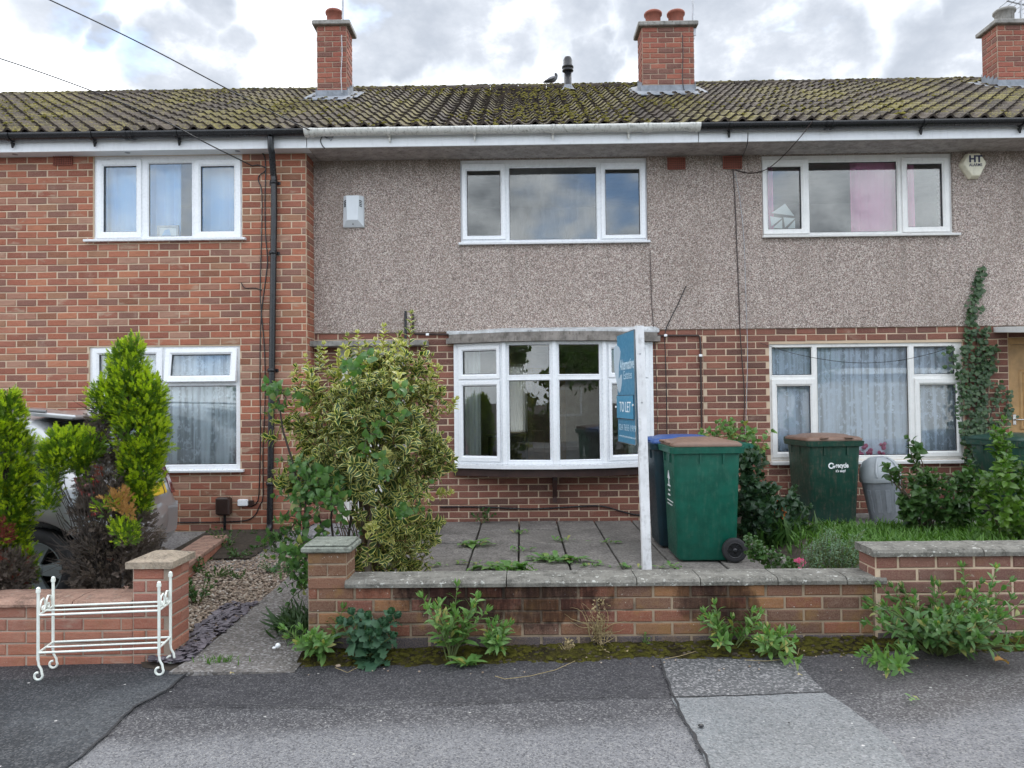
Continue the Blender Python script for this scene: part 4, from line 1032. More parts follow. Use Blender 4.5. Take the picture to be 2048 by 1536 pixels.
pipe('brown pipe bending along the top of the brickwork and down beside the blue-lidded bin', [U(1270, 671, YC - .025), U(1396, 671, YC - .025), U(1400, 674, YC - .025), U(1401, 690, YC - .025), U(1404, 890, YC - .025)], .011, [U(1331, 671, YC - .025), U(1401, 711, YC - .025)])
pipe('brown pipes bending out of the pebbledash above the variegated shrub', [U(826, 628, YC - .04), U(826, 663, YC - .04), U(830, 668, YC - .04), U(900, 669, YC - .04), U(940, 668, YC - .04)], .012, [U(855, 669, YC - .04)])
m = MB(); m.tube([U(811, 622, YC - .035), U(811, 690, YC - .035)], .014, 8); tag(m.build('pipe', BLACK), 'black upright pipe on the pebbledash behind the tallest shoot of the shrub', 'pipe')
# alarm boxes
a = U(708, 425, Y2); k = thing('alarm_box', (a.x, Y2, a.z - .17), 'grey alarm box with slotted sides between the brick house and the upper window', 'alarm box')
m = MB(); w1, h1 = .118, .178
m.loft([[(a.x - w1, Y2 - .0, a.z - h1), (a.x + w1, Y2 - .0, a.z - h1), (a.x + w1, Y2, a.z + h1), (a.x - w1, Y2, a.z + h1)], [(a.x - w1, Y2 - .03, a.z - h1 + .005), (a.x + w1, Y2 - .03, a.z - h1 + .005), (a.x + w1 - .008, Y2 - .03, a.z + h1), (a.x - w1 + .008, Y2 - .03, a.z + h1)],
        [(a.x - .06, Y2 - .085, a.z - h1 + .075), (a.x + .06, Y2 - .085, a.z - h1 + .075), (a.x + .072, Y2 - .075, a.z + h1 - .004), (a.x - .072, Y2 - .075, a.z + h1 - .004)]], 0, True, False); m.build('cover', GRILLE, k)
for sx in (-1, 1):
    m = MB()
    for i in range(4): 
        z = a.z + .115 - i * .02; m.box(-.017, .017, -.003, .003, -.004, .004, X=Matrix.Translation((a.x + sx * .088, Y2 - .062, z + .0)) @ Matrix.Rotation(sx * R_(48), 4, 'Z') @ Matrix.Rotation(sx * R_(12), 4, 'Y'))
    m.build('slots', GASKET, k)
m = MB(); m.sphere((a.x, Y2 - .055, a.z - .145), .007, n=8, k=5); m.build('screw', GASKET, k)
a = U(1941, 333, Y2); k = thing('alarm_box', (a.x, Y2, a.z - .15), 'cream hexagonal alarm box with navy lettering beside the pink-curtained window', 'alarm box')
hexa = [(-.065, .125), (.055, .125), (.125, .03), (.125, -.0), (.055, -.13), (-.035, -.13), (-.125, -.0), (-.125, .03)]
m = MB(); m.loft([[(a.x + x * 1.06, Y2, a.z + z * 1.08 - .006) for x, z in hexa], [(a.x + x * 1.06, Y2 - .03, a.z + z * 1.08 - .006) for x, z in hexa], [(a.x + x * .97 + .004, Y2 - .075, a.z + z * .97) for x, z in hexa], [(a.x + x * .9 + .006, Y2 - .08, a.z + z * .9) for x, z in hexa]], 0, True, False); m.build('cover', CREAMP, k)
def text(s, size, W, mat, parent, name='lettering', ext=.0008, font_sx=1, bold=0, al='CENTER'):
    cu = bpy.data.curves.new(name, 'FONT'); cu.body = s; cu.size = size; cu.extrude = ext; cu.align_x = al; cu.offset = bold; cu.resolution_u = 3
    o = bpy.data.objects.new(name, cu); cu.materials.append(mat); link(o, parent, W @ Matrix.Diagonal((font_sx, 1, 1, 1))); return o
RX = Matrix.Rotation(R_(90), 4, 'X')
text('HT', .105, Matrix.Translation((a.x + .008, Y2 - .0815, a.z + .025)) @ RX, NAVY, k, bold=.004, font_sx=1.05)
text('ALARMS', .046, Matrix.Translation((a.x + .008, Y2 - .0815, a.z - .022)) @ RX, NAVY, k, bold=.0008, font_sx=.85)
# meter boxes
r = rect(438, 993, 466, 1028, YL); k = thing('meter_box', (r[0] + .08, YL, r[2]), 'brown box with cables near the foot of the brick wall', 'meter box')
m = MB(); m.box(r[0], r[1], YL - .11, YL - .008, r[2], r[3], bev=.015); m.build('cover', BROWNP, k); m = MB(); [m.tube([(r[0] + dx, YL - .04, r[2] + .01), (r[0] + dx, YL - .04, .1)], .008, 6) for dx in (.07, .085)]; m.build('cable_tail', BLACK, k)
r = rect(478, 998, 498, 1011, YL); m = MB(); m.box(r[0], r[1], YL - .05, YL - .008, r[2], r[3], bev=.006); tag(m.build('junction_box', UPVC), 'small white junction box on the wall beside the brown meter box', 'box')
m = MB(); m.box(r[1] + .01, r[1] + .06, YL - .045, YL - .008, r[2] + .01, r[3] - .01, bev=.006); tag(m.build('junction_box', BROWNP), 'tiny grey-brown box right of the white junction box, beside the downpipe', 'box')
# roof aerials and pigeon
def aerial(px_, y0, y1, Y, label, plate=None):
    a, b = U(px_, y1, Y), U(px_, y0, Y); k = thing('aerial', a, label, 'aerial'); m = MB(); m.tube([a, Vector((a.x, Y, b.z))], .016, 8); m.build('pole', GALV, k)
    m = MB(); m.box(a.x - .05, a.x + .02, Y - .015, Y + .06, a.z + .05, a.z + .12); m.box(a.x - .03, a.x + .03, Y - .03, Y - .016, a.z + .04, a.z + .14); m.build('wall_bracket', GALV, k); return k
k = aerial(686, -60, 75, 10.6, 'aerial pole on the right side of the single-pot red chimney above the brick house')
k = aerial(1387, -60, 78, 10.6, 'aerial pole with a bracket on the right of the two-pot chimney')
k = aerial(2043, -50, 60, 10.6, 'aerial with thin arms at the right-hand chimney with the grey pot')
b = U(2030, 8, 10.6); m = MB(); m.tube([b + Vector((-.12, 0, .05)), b + Vector((.3, 0, -.06))], .012, 6)
for i in range(6): m.tube([b + Vector((-.1 + i * .07, -.2, .04 - i * .018)), b + Vector((-.1 + i * .07, .2, .05 - i * .018))], .005, 5)
m.build('arms', GALV, k)
cable('cable', 'grey cable hanging down the right side of the single-pot chimney', [U(683, 70, 10.5), U(684, 110, 10.5), U(682, 150, 10.5), U(684, 186, 10.5)], .006, GALV)
cable('cable', 'dark cable down the front of the two-pot chimney', c_([(1365, 70), (1366, 110), (1365, 160), (1370, 186)], cy0 - .025), .006, BLACK)
# pigeon preening on the ridge
P0 = U(1104, 172, YRG - .02); P0.z = ZRG + .05
k = thing('pigeon', P0, 'grey pigeon perched on the ridge, preening beside the black flue', 'pigeon')
m = MB()
PX = Matrix.Translation(P0) @ Matrix.Scale(.72, 4)
spine = [((-.185, -.01, .035), .012, .008), ((-.13, 0, .05), .032, .018), ((-.07, 0, .075), .062, .05), ((-.01, 0, .095), .075, .068), ((.045, 0, .115), .066, .068), ((.08, -.005, .145), .044, .05), ((.095, -.012, .175), .034, .036), ((.088, -.03, .198), .032, .032), ((.068, -.055, .2), .022, .022), ((.06, -.066, .197), .006, .006)]
rs = []
for i, (c, rw_, rh) in enumerate(spine):
    c0 = Vector(spine[max(0, i - 1)][0]); c1 = Vector(spine[min(len(spine) - 1, i + 1)][0]); d = (c1 - c0).normalized(); y = Vector((0, 0, 1)).cross(d).normalized(); z = d.cross(y)
    rs.append([Vector(c) + y * math.cos(2 * PI * j / 12) * rw_ + z * math.sin(2 * PI * j / 12) * rh for j in range(12)])
m.loft(rs, X=PX); PIG = plain('pigeon_grey', (.13, .135, .15), .7, var=.4); PIGW = plain('pigeon_wing', (.24, .24, .26), .7, var=.3)
m.build('body', PIG, k)
for sy in (-1, 1):
    m = MB(); m.loft([[(x, sy * (yy + .006 * j), z + .022 * math.cos(2 * PI * j / 6) * f) for j in range(6)] for x, yy, z, f in ((.06, .062, .12, .6), (.0, .074, .105, 1.7), (-.07, .06, .085, 1.5), (-.14, .03, .06, .8), (-.2, .012, .045, .2))], X=PX); m.build('wing', PIGW, k)
    m = MB(); m.tube([(.02, sy * .02, .04), (.025, sy * .022, .0)], .006, 5, X=PX); m.build('leg', TERRA, k)
m = MB(); m.tube([(.062, -.064, .198), (.05, -.085, .19)], [.006, .001], 6, X=PX); m.build('beak', BLACK, k)
# ------------------------------------------------------------------ ground, footway, road
def struct(o, kind='structure'): o['kind'] = kind; return o
def sheet(name, pts, mat, zf=None, kind='structure'):
    m = MB(); m.add([(p[0], p[1], (zf(p[0], p[1]) if zf else p[2])) for p in pts], (tuple(range(len(pts))),)); return struct(m.build(name, mat), kind)
def grid(name, x0, x1, y0, y1, nx, ny, zf, mat, kind='structure', mats=None, smooth=True):
    vs = [(x0 + (x1 - x0) * i / nx, y0 + (y1 - y0) * j / ny, 0) for j in range(ny + 1) for i in range(nx + 1)]
    vs = [(x, y, zf(x, y)) for x, y, _ in vs]; m = MB(); m.add(vs, [(j * (nx + 1) + i, j * (nx + 1) + i + 1, (j + 1) * (nx + 1) + i + 1, (j + 1) * (nx + 1) + i) for j in range(ny) for i in range(nx)], sm=smooth)
    return struct(m.build(name, mat), kind)
m = MB(); m.quad((-250, -250, -.4), (250, -250, -.4), (250, 250, -.4), (-250, 250, -.4)); struct(m.build('ground', SOIL))
# the footway wears pale towards the kerb, darker and rougher towards the walls
t = NT('asphalt_footway_worn'); p = t.pos(); s3 = t.sep(p)
v = t.n('TexVoronoi', {'Vector': p, 'Scale': 125}); vs = t.sep(v.outputs['Color'])
lo = t.noise(p, .9, 6, .6); md_ = t.noise(p, 7, 5, .6)
yy = t.ma('ADD', s3[1], t.ma('ADD', t.ma('MULTIPLY', t.ma('SUBTRACT', lo, .5), .5), t.ma('MULTIPLY', t.ma('SUBTRACT', md_, .5), .10)))
yy = t.ma('SUBTRACT', yy, t.ma('MULTIPLY', t.mr(s3[0], 1.3, 2.6), .12))
pale = t.mr(yy, 3.56, 3.34); midk = t.mr(yy, 3.82, 3.70)
base = t.mix(midk, t.mix(md_, (.040, .039, .044), (.062, .060, .066)), t.mix(md_, (.066, .064, .070), (.098, .096, .102)))
base = t.mix(t.mr(s3[0], 1.4, 2.2, 0, .6), base, t.mix(md_, (.085, .075, .071), (.12, .11, .106)))
base = t.mix(pale, base, t.mix(md_, (.14, .141, .151), (.205, .207, .217)))
spot2 = t.noise(p, 3.1, 7, .65); base = t.mix(t.mr(spot2, .52, .68, 0, .55), base, t.mix(1, base, (.6, .6, .62), 'MULTIPLY'))
chip = t.ma('MULTIPLY', t.mr(vs[0], .55, .95), t.ma('ADD', .30, t.ma('MULTIPLY', midk, .28)))
cc = t.mix(chip, base, (.30, .295, .29)); cc = t.mix(t.ma('MULTIPLY', t.mr(vs[1], .6, .9), .6), cc, t.mix(1, base, (.3, .3, .32), 'MULTIPLY'))
b2 = t.n('TexVoronoi', {'Vector': p, 'Scale': 19}); bs = t.sep(b2.outputs['Color'])
cc = t.mix(t.ma('MULTIPLY', t.ma('MULTIPLY', t.mr(bs[0], .94, .95), t.mr(b2.outputs['Distance'], .15, .10)), .85), cc, (.5, .49, .46))
FOOT = t.fin(t.bsdf(col=cc, rough=.82, spec=.3, normal=t.bump(t.ma('ADD', t.ma('SUBTRACT', 1, v.outputs['Distance']), md_), .9, .009)))
def zfoot(x, y): return gz(x) + .004 * mnoise.noise((x * 1.3, y * 1.3, 0))
grid('footway', -10, 10, .9, 4.62, 60, 14, zfoot, FOOT)
m = MB(); m.box(-40, 40, -7.2, .72, -.36, -.16); struct(m.build('road', ROAD))
m = MB(); m.box(-40, 40, .72, .86, -.4, -.03); struct(m.build('kerb', CONC))
m = MB(); m.box(-40, 40, -7.4, -7.201, -.4, -.03); m.box(-40, 40, -10.2, -7.401, -.4, -.035); struct(m.build('far_footway', ASPHL))
def patch(name, poly, mat, dz, jag=.012):
    P3 = [G(x, y, -.0) for x, y in poly]; out = []
    for i in range(len(P3)):
        a, b = P3[i], P3[(i + 1) % len(P3)]; n = max(1, int((b - a).length / .04))
        for k in range(n):
            q_ = a.lerp(b, k / n); j = Vector((mnoise.noise((q_.x * 9, q_.y * 9, 1)), mnoise.noise((q_.x * 9, q_.y * 9, 5)), 0)) * jag
            x, y = q_.x + j.x, q_.y + j.y; out.append((x, y, gz(x) + .005 + dz))
    m = MB(); n = len(out); m.add(out + [(x, y, z - .03) for x, y, z in out], [tuple(range(n))] + [(i, i + n, (i + 1) % n + n, (i + 1) % n) for i in range(n)])
    return struct(m.build(name, mat))
patch('dark_asphalt', [(-700, 1345), (60, 1340), (300, 1328), (372, 1334), (330, 1368), (268, 1398), (215, 1450), (170, 1492), (95, 1545), (-40, 1640), (-900, 1640)], ASPHD, .004)
patch('trench_patch', [(1322, 1322), (1592, 1330), (1610, 1352), (1650, 1395), (1345, 1400), (1335, 1365)], asphalt('asphalt_trench_dark', (.085, .088, .092), .5, 95, .4, (.13, .13, .135)), .004)
patch('trench_patch', [(1346, 1402), (1652, 1397), (1690, 1422), (1730, 1452), (1778, 1490), (1830, 1560), (1860, 1610), (1448, 1610), (1400, 1500), (1370, 1450)], ASPHT, .005)
# seams between the pieces of asphalt
def seam(pts, w=.007):
    P3 = [G(x, y, 0) for x, y in pts]; out = []
    for i in range(len(P3) - 1):
        n = max(2, int((P3[i + 1] - P3[i]).length / .03))
        for k in range(n): out.append(P3[i].lerp(P3[i + 1], k / n))
    out.append(P3[-1]); L = []; Rr = []
    for i, p in enumerate(out):
        a = out[max(0, i - 1)]; b = out[min(len(out) - 1, i + 1)]; d = (b - a).normalized(); n_ = Vector((-d.y, d.x, 0)); q_ = p + n_ * .012 * mnoise.noise((p.x * 14, p.y * 14, 2)); ww = w * (.5 + .8 * abs(mnoise.noise((p.x * 8, p.y * 8, 9))))
        for lst, s in ((L, 1), (Rr, -1)): v_ = q_ + n_ * ww * s; lst.append((v_.x, v_.y, gz(v_.x) + .0125))
    m = MB(); n = len(L); m.add(L + Rr, [(i + 1, i, n + i, n + i + 1) for i in range(n - 1)]); return struct(m.build('asphalt_seam', TARS))
TARS = plain('tar_seam', (.022, .022, .024), .9)
seam([(340, 1398), (700, 1408), (1000, 1402), (1200, 1396), (1345, 1399)], .005); seam([(1322, 1330), (1346, 1400), (1372, 1452), (1402, 1502), (1440, 1600)], .009); seam([(1346, 1401), (1500, 1399), (1650, 1396)], .006)
seam([(372, 1336), (330, 1370), (268, 1400), (215, 1452), (160, 1500)], .008)
# moss and dirt strip at the foot of the walls
def zm(x, y):
    u = (y - 4.28 - .05 * mnoise.noise((x * 2.1, 0, 4)) - .03 * mnoise.noise((x * 7, 0, 8))) / .30
    return gz(x) - .012 + .045 * max(0, min(1, u * 2)) + .010 * mnoise.noise((x * 9, y * 9, 1)) + .006 * mnoise.noise((x * 25, y * 25, 1))
struct(grid('moss_strip', -1.33, 4.6, 4.10, 4.60, 260, 26, zm, MOSSG), 'stuff')

# ------------------------------------------------------------------ front gardens
struct((lambda m: (m.box(-9.8, 10, 4.63, 4.75, -.42, -.05), m)[1])(MB()).build('ground', SOIL))
grid('garden_soil', -1.28, 9.5, 4.70, 8.45, 60, 30, lambda x, y: (.07 if x < 2.1 else .07 + min(1, (x - 2.1) * 3) * (.12 + .09 * max(0, min(1, (7.3 - y) / 1.3)))) + .012 * mnoise.noise((x * 4, y * 4, 0)), SOIL)
def zdr(x, y): return -.05 + .155 * max(0, min(1, (y - 5.2) / 2.9))
grid('driveway', -9.6, -2.2, 4.60, 8.12, 20, 20, zdr, DRIVE)
def zpa(y): return gz(-1.6) + .016 + max(0, (y - 4.3)) / 4.0 * .10
m = MB(); nn = 14; vsx = []
for i in range(nn + 1):
    y = 4.235 + (8.38 - 4.235) * i / nn; xl = -1.965 - .03 * (i / nn) - (.0 if i else .05); vsx += [(xl, y, zpa(y)), (-1.30, y, zpa(y) - .006), (xl, y, zpa(y) - .15), (-1.30, y, zpa(y) - .15)]
m.add(vsx, [(4 * i, 4 * i + 1, 4 * i + 5, 4 * i + 4) for i in range(nn)] + [(4 * i + 2, 4 * i, 4 * i + 4, 4 * i + 6) for i in range(nn)] + [(0, 2, 3, 1)])
struct(m.build('path', PATHC))
m = MB(); m.box(-2.33, -1.72, 7.62, 8.3, .0, .15, bev=.01); struct(m.build('door_slab', ASPHL))
# patio slabs
pat = bpy.data.objects.new('patio', None); link(pat, None, Matrix.Translation((.3, 6.5, .1))); pat['kind'] = 'structure'
jx = [-1.29 + .418 * i for i in range(9)]; jx[-1] = 2.02; yr = [4.76, 5.31, 5.92, 6.53, 7.14, 7.86, 8.385]
rr = random.Random(3)
for i in range(8):
    for j in range(6):
        m = MB(); z = .14 + rr.uniform(-.004, .004); a, b = jx[i] + .008, jx[i + 1] - .008; c, d = yr[j] + .0035, yr[j + 1] - .0035
        m.box(a, b, c, d, z - .05, z, bev=.006)
        o = m.build('slab', SLAB, pat); o.rotation_euler = (rr.gauss(0, .0035), rr.gauss(0, .004), rr.gauss(0, .002))
# gravel and slate beside the path
grid('gravel_bed', -2.95, -1.97, 4.70, 7.7, 20, 40, lambda x, y: zpa(y) - .012 + .01 * mnoise.noise((x * 6, y * 6, 0)), fuzzy('gravel_base', (.15, .12, .09), (.22, .18, .14), None, 40, 120))
grid('gravel_bed', -3.4, -2.521, 6.9, 8.09, 12, 14, lambda x, y: zdr(x, y) + .02, fuzzy('gravel_dark', (.07, .06, .05), (.12, .1, .08), None, 20, 90))
def stone(k, flat=.7, n=6):
    rr = random.Random(k); rs = []
    for (q_, z) in ((.7, -.6), (1, 0), (.62, .62)):
        rs.append([(q_ * math.cos(2 * PI * i / n) * rr.uniform(.7, 1.2), q_ * math.sin(2 * PI * i / n) * rr.uniform(.7, 1.2), z * flat * rr.uniform(.8, 1.1)) for i in range(n)])
    V = np.array([v for r in rs for v in r]); F = [(a * n + i, a * n + (i + 1) % n, (a + 1) * n + (i + 1) % n, (a + 1) * n + i) for a in range(2) for i in range(n)] + [(2 * n, 2 * n + 1, 2 * n + 2, 2 * n + 3), (2 * n, 2 * n + 3, 2 * n + 4, 2 * n + 5)]
    return (V, np.array(F), np.zeros(len(F), int))
ST = [stone(i) for i in range(8)]; SLT = [stone(i + 20, .25, 6) for i in range(8)]
t = NT('gravel_stone'); r = t.ma('FRACT', t.ma('ADD', t.attr('rnd'), 0)); GRV = t.fin(t.bsdf(col=t.ramp(r, [(0, (.20, .15, .11)), (.2, (.30, .235, .18)), (.4, (.25, .18, .135)), (.55, (.37, .31, .25)), (.7, (.17, .13, .105)), (.85, (.33, .255, .19)), (.95, (.45, .41, .36))], True), rough=.85))
t = NT('slate_chip'); SLC = t.fin(t.bsdf(col=t.mix(t.attr('rnd'), (.075, .065, .078), (.17, .15, .17)), rough=.6))
wallx = lambda y: -2.6 - .14 * (y - 4.75)
Ws = []
for i in range(5600):
    y = random.uniform(4.72, 7.65); x = random.uniform(wallx(y) + .01, -1.98)
    if x > -2.2 + .12 * mnoise.noise((0, y * 2, 0)) and y < 5.5 and random.random() < .85: continue
    k = random.uniform(.008, .016); Ws.append((random.randrange(8), np.array(Matrix.Translation((x, y, zpa(y) - .008 + random.uniform(0, .012))) @ Matrix.Rotation(random.uniform(0, 6), 4, 'Z') @ Matrix.Rotation(random.uniform(-.5, .5), 4, 'X') @ Matrix.Scale(k, 4))))
scatter('gravel', ST, Ws, [GRV])
Ws = []
for i in range(700):
    y = 4.4 + 1.15 * random.random() ** 1.3; x = random.uniform(-2.26 + .12 * max(0, y - 4.9), -1.975)
    if x < -2.2 + .12 * mnoise.noise((0, y * 2, 0)): continue
    k = random.uniform(.014, .03); Ws.append((random.randrange(8), np.array(Matrix.Translation((x, y, zpa(y) - .004 + random.uniform(0, .02))) @ Matrix.Rotation(random.uniform(0, 6), 4, 'Z') @ Matrix.Rotation(random.uniform(-.5, .5), 4, 'X') @ Matrix.Scale(k, 4))))
scatter('slate_chips', SLT, Ws, [SLC])
m = MB(); m.add([(-2.24, 4.38, gz(-2.1) + .0), (-1.97, 4.30, gz(-2) + .0), (-1.97, 4.8, .0), (-2.5, 4.8, .0)], ((0, 1, 2, 3),)); struct(m.build('garden_soil', SOIL))

# ------------------------------------------------------------------ garden walls
def coping(parent, x0, x1, y0, y1, z0, z1, mat, n=1, name='coping', cuts=None, over=.0, weather=.018):
    xs = [x0, *(cuts or [x0 + (x1 - x0) * (i + 1) / n for i in range(n - 1)]), x1]
    for a, b in zip(xs, xs[1:]):
        m = MB(); k = int((b - a) / .05) + 1; rs = []
        for i in range(k + 1):
            x = a + .003 + (b - a - .006) * i / k; j = lambda s: .0035 * mnoise.noise((x * 11, s * 7.7, s))
            rs.append([(x, y0 + j(1), z0), (x, y0 - .002 + j(2), z1 - .022 + j(3)), (x, y0 + .010 + j(2), z1 - .006 + j(4)), (x, y0 + .03, z1 + j(5)), (x, (y0 + y1) / 2, z1 + weather + j(6)), (x, y1, z1 + j(7)), (x, y1, z0)])
        m.loft(rs, 0, True, False); m.build(name, mat, parent)
F = 4.52
gw = thing('garden_wall', (.4, F + .1, 0), 'low brick front wall with a lichened coping and a black soot stain, below the sign post', 'wall')
zc0 = U(1000, 1172, F).z; bk = MB(); bk.box(-1.30, 2.10, F, F + .21, -.2, zc0); bk = bk.build('core', MORTG, gw)
BG = Bricks(); z5 = zc0 - 5 * .075
BG.wall((0, F, 0), (1, 0, 0), (0, -1, 0), -1.30, 2.10, zc0 - .375, zc0, lambda c: 'blue' if c == 0 else 'garden', gw, [], .25)
coping(gw, -1.075, 2.17, F - .035, F + .20, zc0 + .002, zc0 + .046, COPE, weather=.0, cuts=[-.10 + .0, .68, 1.06, 1.52, 1.93])
BG.done()
pl = thing('gate_pillar', (-1.19, F + .1, 0), 'short brick gate pillar with a square concrete cap in front of the variegated shrub', 'pillar')
zp = U(665, 1104, F).z; m = MB(); m.box(-1.30, -1.068, F - .004, F + .215, zc0 + .0005, zp); m.build('core', MORTG, pl)
BP = Bricks(); n = 3
for f, (O, ux, un, a, b) in enumerate((((0, F - .004, 0), (1, 0, 0), (0, -1, 0), -1.302, -1.066), ((-1.068, 0, 0), (0, 1, 0), (1, 0, 0), F, F + .215), ((-1.30, 0, 0), (0, -1, 0), (-1, 0, 0), -F - .215, -F))):
    BP.wall(O, ux, un, a, b, zp - .225, zp, 'pillar', pl, [], .5 if f else .0, .075, .24)
BP.done()
m = MB(); m.box(-1.335, -1.03, F - .045, F + .255, zp + .001, zp + .036, bev=.008); m.box(-1.32, -1.045, F - .03, F + .24, zp + .0365, zp + .052, bev=.007); m.build('cap', COPEP, pl)
# right-hand wall
F2 = 4.50
g2 = thing('garden_wall', (4.5, F2 + .1, .1), 'brown brick front wall with a lichened coping, the taller one at the right', 'wall')
zt2 = U(1800, 1112, F2).z; m = MB(); m.box(2.105, 8.2, F2, F2 + .21, -.2, zt2); m.build('core', MORT, g2)
BW = Bricks(); BW.wall((0, F2, 0), (1, 0, 0), (0, -1, 0), 2.105, 7.0, zt2 - 7 * .075, zt2, lambda c: 'blue' if c == 0 else 'rwall', g2, [], .6)
BW.wall((2.105, 0, 0), (0, -1, 0), (-1, 0, 0), -F2 - .21, -F2, zt2 - 3 * .075, zt2, 'rwall', g2, [], .0, .075, .23)
BW.done(); coping(g2, 2.075, 8.1, F2 - .035, F2 + .21, zt2 + .002, zt2 + .048, COPE, weather=.0, cuts=[2.73, 3.42, 4.0, 4.6, 5.2, 5.8, 6.4, 7.0])
# left-hand wall with pillar
F3 = 4.47
g3 = thing('garden_wall', (-3.4, F3 + .1, -.05), 'pink rough-faced brick front wall with sand coping, behind the white plant stand', 'wall')
zt3 = U(150, 1212, F3).z; xp0, xp1 = U(268, 1230, F3).x, U(342, 1230, F3).x
m = MB(); m.box(-7, xp0 + .001, F3, F3 + .22, -.3, zt3); m.build('core', MORTP, g3)
BL3 = Bricks(); BL3.wall((0, F3, 0), (1, 0, 0), (0, -1, 0), -6, xp0, zt3 - 5 * .074, zt3, 'lwall', g3, [], .1, .074, .23)
m = MB(); zpl = U(305, 1135, F3).z; m.box(xp0, xp1, F3 - .012, F3 + .235, -.3, zpl); m.build('pillar_core', MORTP, g3)
n = 8
BL3.wall((0, F3 - .012, 0), (1, 0, 0), (0, -1, 0), xp0, xp1, zpl - 8 * .0735, zpl, 'lwall', g3, [], .35, .0735, .225)
BL3.wall((xp1, 0, 0), (0, 1, 0), (1, 0, 0), F3 - .012, F3 + .235, zpl - 8 * .0735, zpl, 'lwall', g3, [], .1, .0735, .235)
BL3.done()
coping(g3, -6.5, xp0 - .004, F3 - .03, F3 + .25, zt3 + .002, zt3 + .04, PINKC, cuts=[-5.1, -3.75, U(150, 1205, F3).x], weather=.006)
m = MB(); a, b, c, d = xp0 - .03, xp1 + .03, F3 - .045, F3 + .27
m.loft([[(a, c, zpl + .001), (b, c, zpl + .001), (b, d, zpl + .001), (a, d, zpl + .001)], [(a, c, zpl + .04), (b, c, zpl + .04), (b, d, zpl + .04), (a, d, zpl + .04)], [(a + .09, c + .12, zpl + .075), (b - .09, c + .12, zpl + .075), (b - .09, d - .12, zpl + .075), (a + .09, d - .12, zpl + .075)]], 0, True, False); m.build('pillar_cap', COPEL, g3)
# low dividing wall beside the gravel and planter edge under the conifers
g4 = thing('dividing_wall', (-2.8, 6.1, .0), 'low edging wall with pink coping slabs running back beside the gravel', 'wall')
AW = math.atan(.14); X4 = Matrix.Translation((-2.6, 4.76, 0)) @ Matrix.Rotation(AW, 4, 'Z')
m = MB(); m.box(-.215, -.012, 0, 2.82, -.1, .118, X=X4); m.build('core', MORTP, g4)
BD = Bricks(); ud = X4.to_3x3() @ Vector((0, 1, 0)); nd_ = X4.to_3x3() @ Vector((1, 0, 0)); BD.wall(X4 @ Vector((-.012, 0, 0)), ud, nd_, 0, 2.82, -.03, .12, 'lwall', g4, [], .3); BD.done()
for i in range(6):
    m = MB(); m.box(-.235, .008, i * .47 + .004, i * .47 + .466, .12, .165, X=X4, bev=.008); m.build('coping', PINKC, g4)
g5 = thing('planter_edge', (-3.6, 5.2, 0), 'low pink coping edge of the bed the golden conifers grow in', 'edging')
for i in range(5):
    m = MB(); m.box(-5.2 + i * .49, -4.715 + i * .49, 5.22, 5.42, .02, .15, bev=.008); m.build('coping', PINKC, g5)
grid('garden_soil', -5.4, -2.75, 4.69, 5.22, 20, 6, lambda x, y: .09 + .02 * mnoise.noise((x * 5, y * 5, 3)), SOIL)

# ------------------------------------------------------------------ white plant stand
def gp(px, py): 
    z = -.05
    for _ in range(4): p = G(px, py, z); z = gz(p.x) + .008
    return p
FL, FR, BR_, BLk = gp(76, 1361), gp(318, 1351), gp(341, 1327), gp(106, 1337)
st = thing('plant_stand', (FL + BR_) / 2, 'white metal two-tier plant stand with scrolled feet on the pavement', 'plant stand')
def post(p, top, out):
    z0 = p.z; pts = []
    m = MB(); T = Vector((p.x, p.y, z0 + top))
    pts = [T, T.lerp(Vector((p.x, p.y, z0 + .12)), .5), Vector((p.x, p.y, z0 + .13)), Vector((p.x, p.y, z0 + .115))]
    m.tube(pts, .0085, 8)
    m.tube([T + Vector((0, 0, -.004)), T + Vector((0, 0, .012))], .0125, 10); m.sphere(T + Vector((0, 0, .017)), .0115, n=8, k=5)
    c = Vector((p.x, p.y, z0 + .115)); sc = [c, c + out * .004 + Vector((0, 0, -.03)), c + out * .018 + Vector((0, 0, -.055)), c + out * .022 + Vector((0, 0, -.08))]
    ctr = c + out * .0 + Vector((0, 0, -.088)); 
    for a in range(0, 300, 25):
        r = .0255 - .009 * a / 300; sc.append(ctr + out * r * math.cos(R_(-a)) + Vector((0, 0, r * math.sin(R_(-a)))))
    m.tube(sc, .007, 7); m.build('leg', WHITEM, st)
ux = (FR - FL).normalized()
tops = [U(68, 1184, FL.y).z - FL.z, U(311, 1172, FR.y).z - FR.z, U(335, 1152, BR_.y).z - BR_.z, U(97, 1162, BLk.y).z - BLk.z]
for p, h in zip((FL, FR, BR_, BLk), tops): post(p, h, ux if p is not BLk else ux)
for zz, nm in ((.365, 'upper'), (.155, 'lower')):
    m = MB(); k = [Vector((p.x, p.y, p.z + zz)) for p in (FL, FR, BR_, BLk)]
    for a, b in ((0, 1), (3, 2), (0, 3), (1, 2)): m.tube([k[a], k[b]], .0065, 7)
    m.tube([k[0].lerp(k[3], .5), k[1].lerp(k[2], .5)], .0055, 7); m.build('shelf_rails', WHITEM, st)
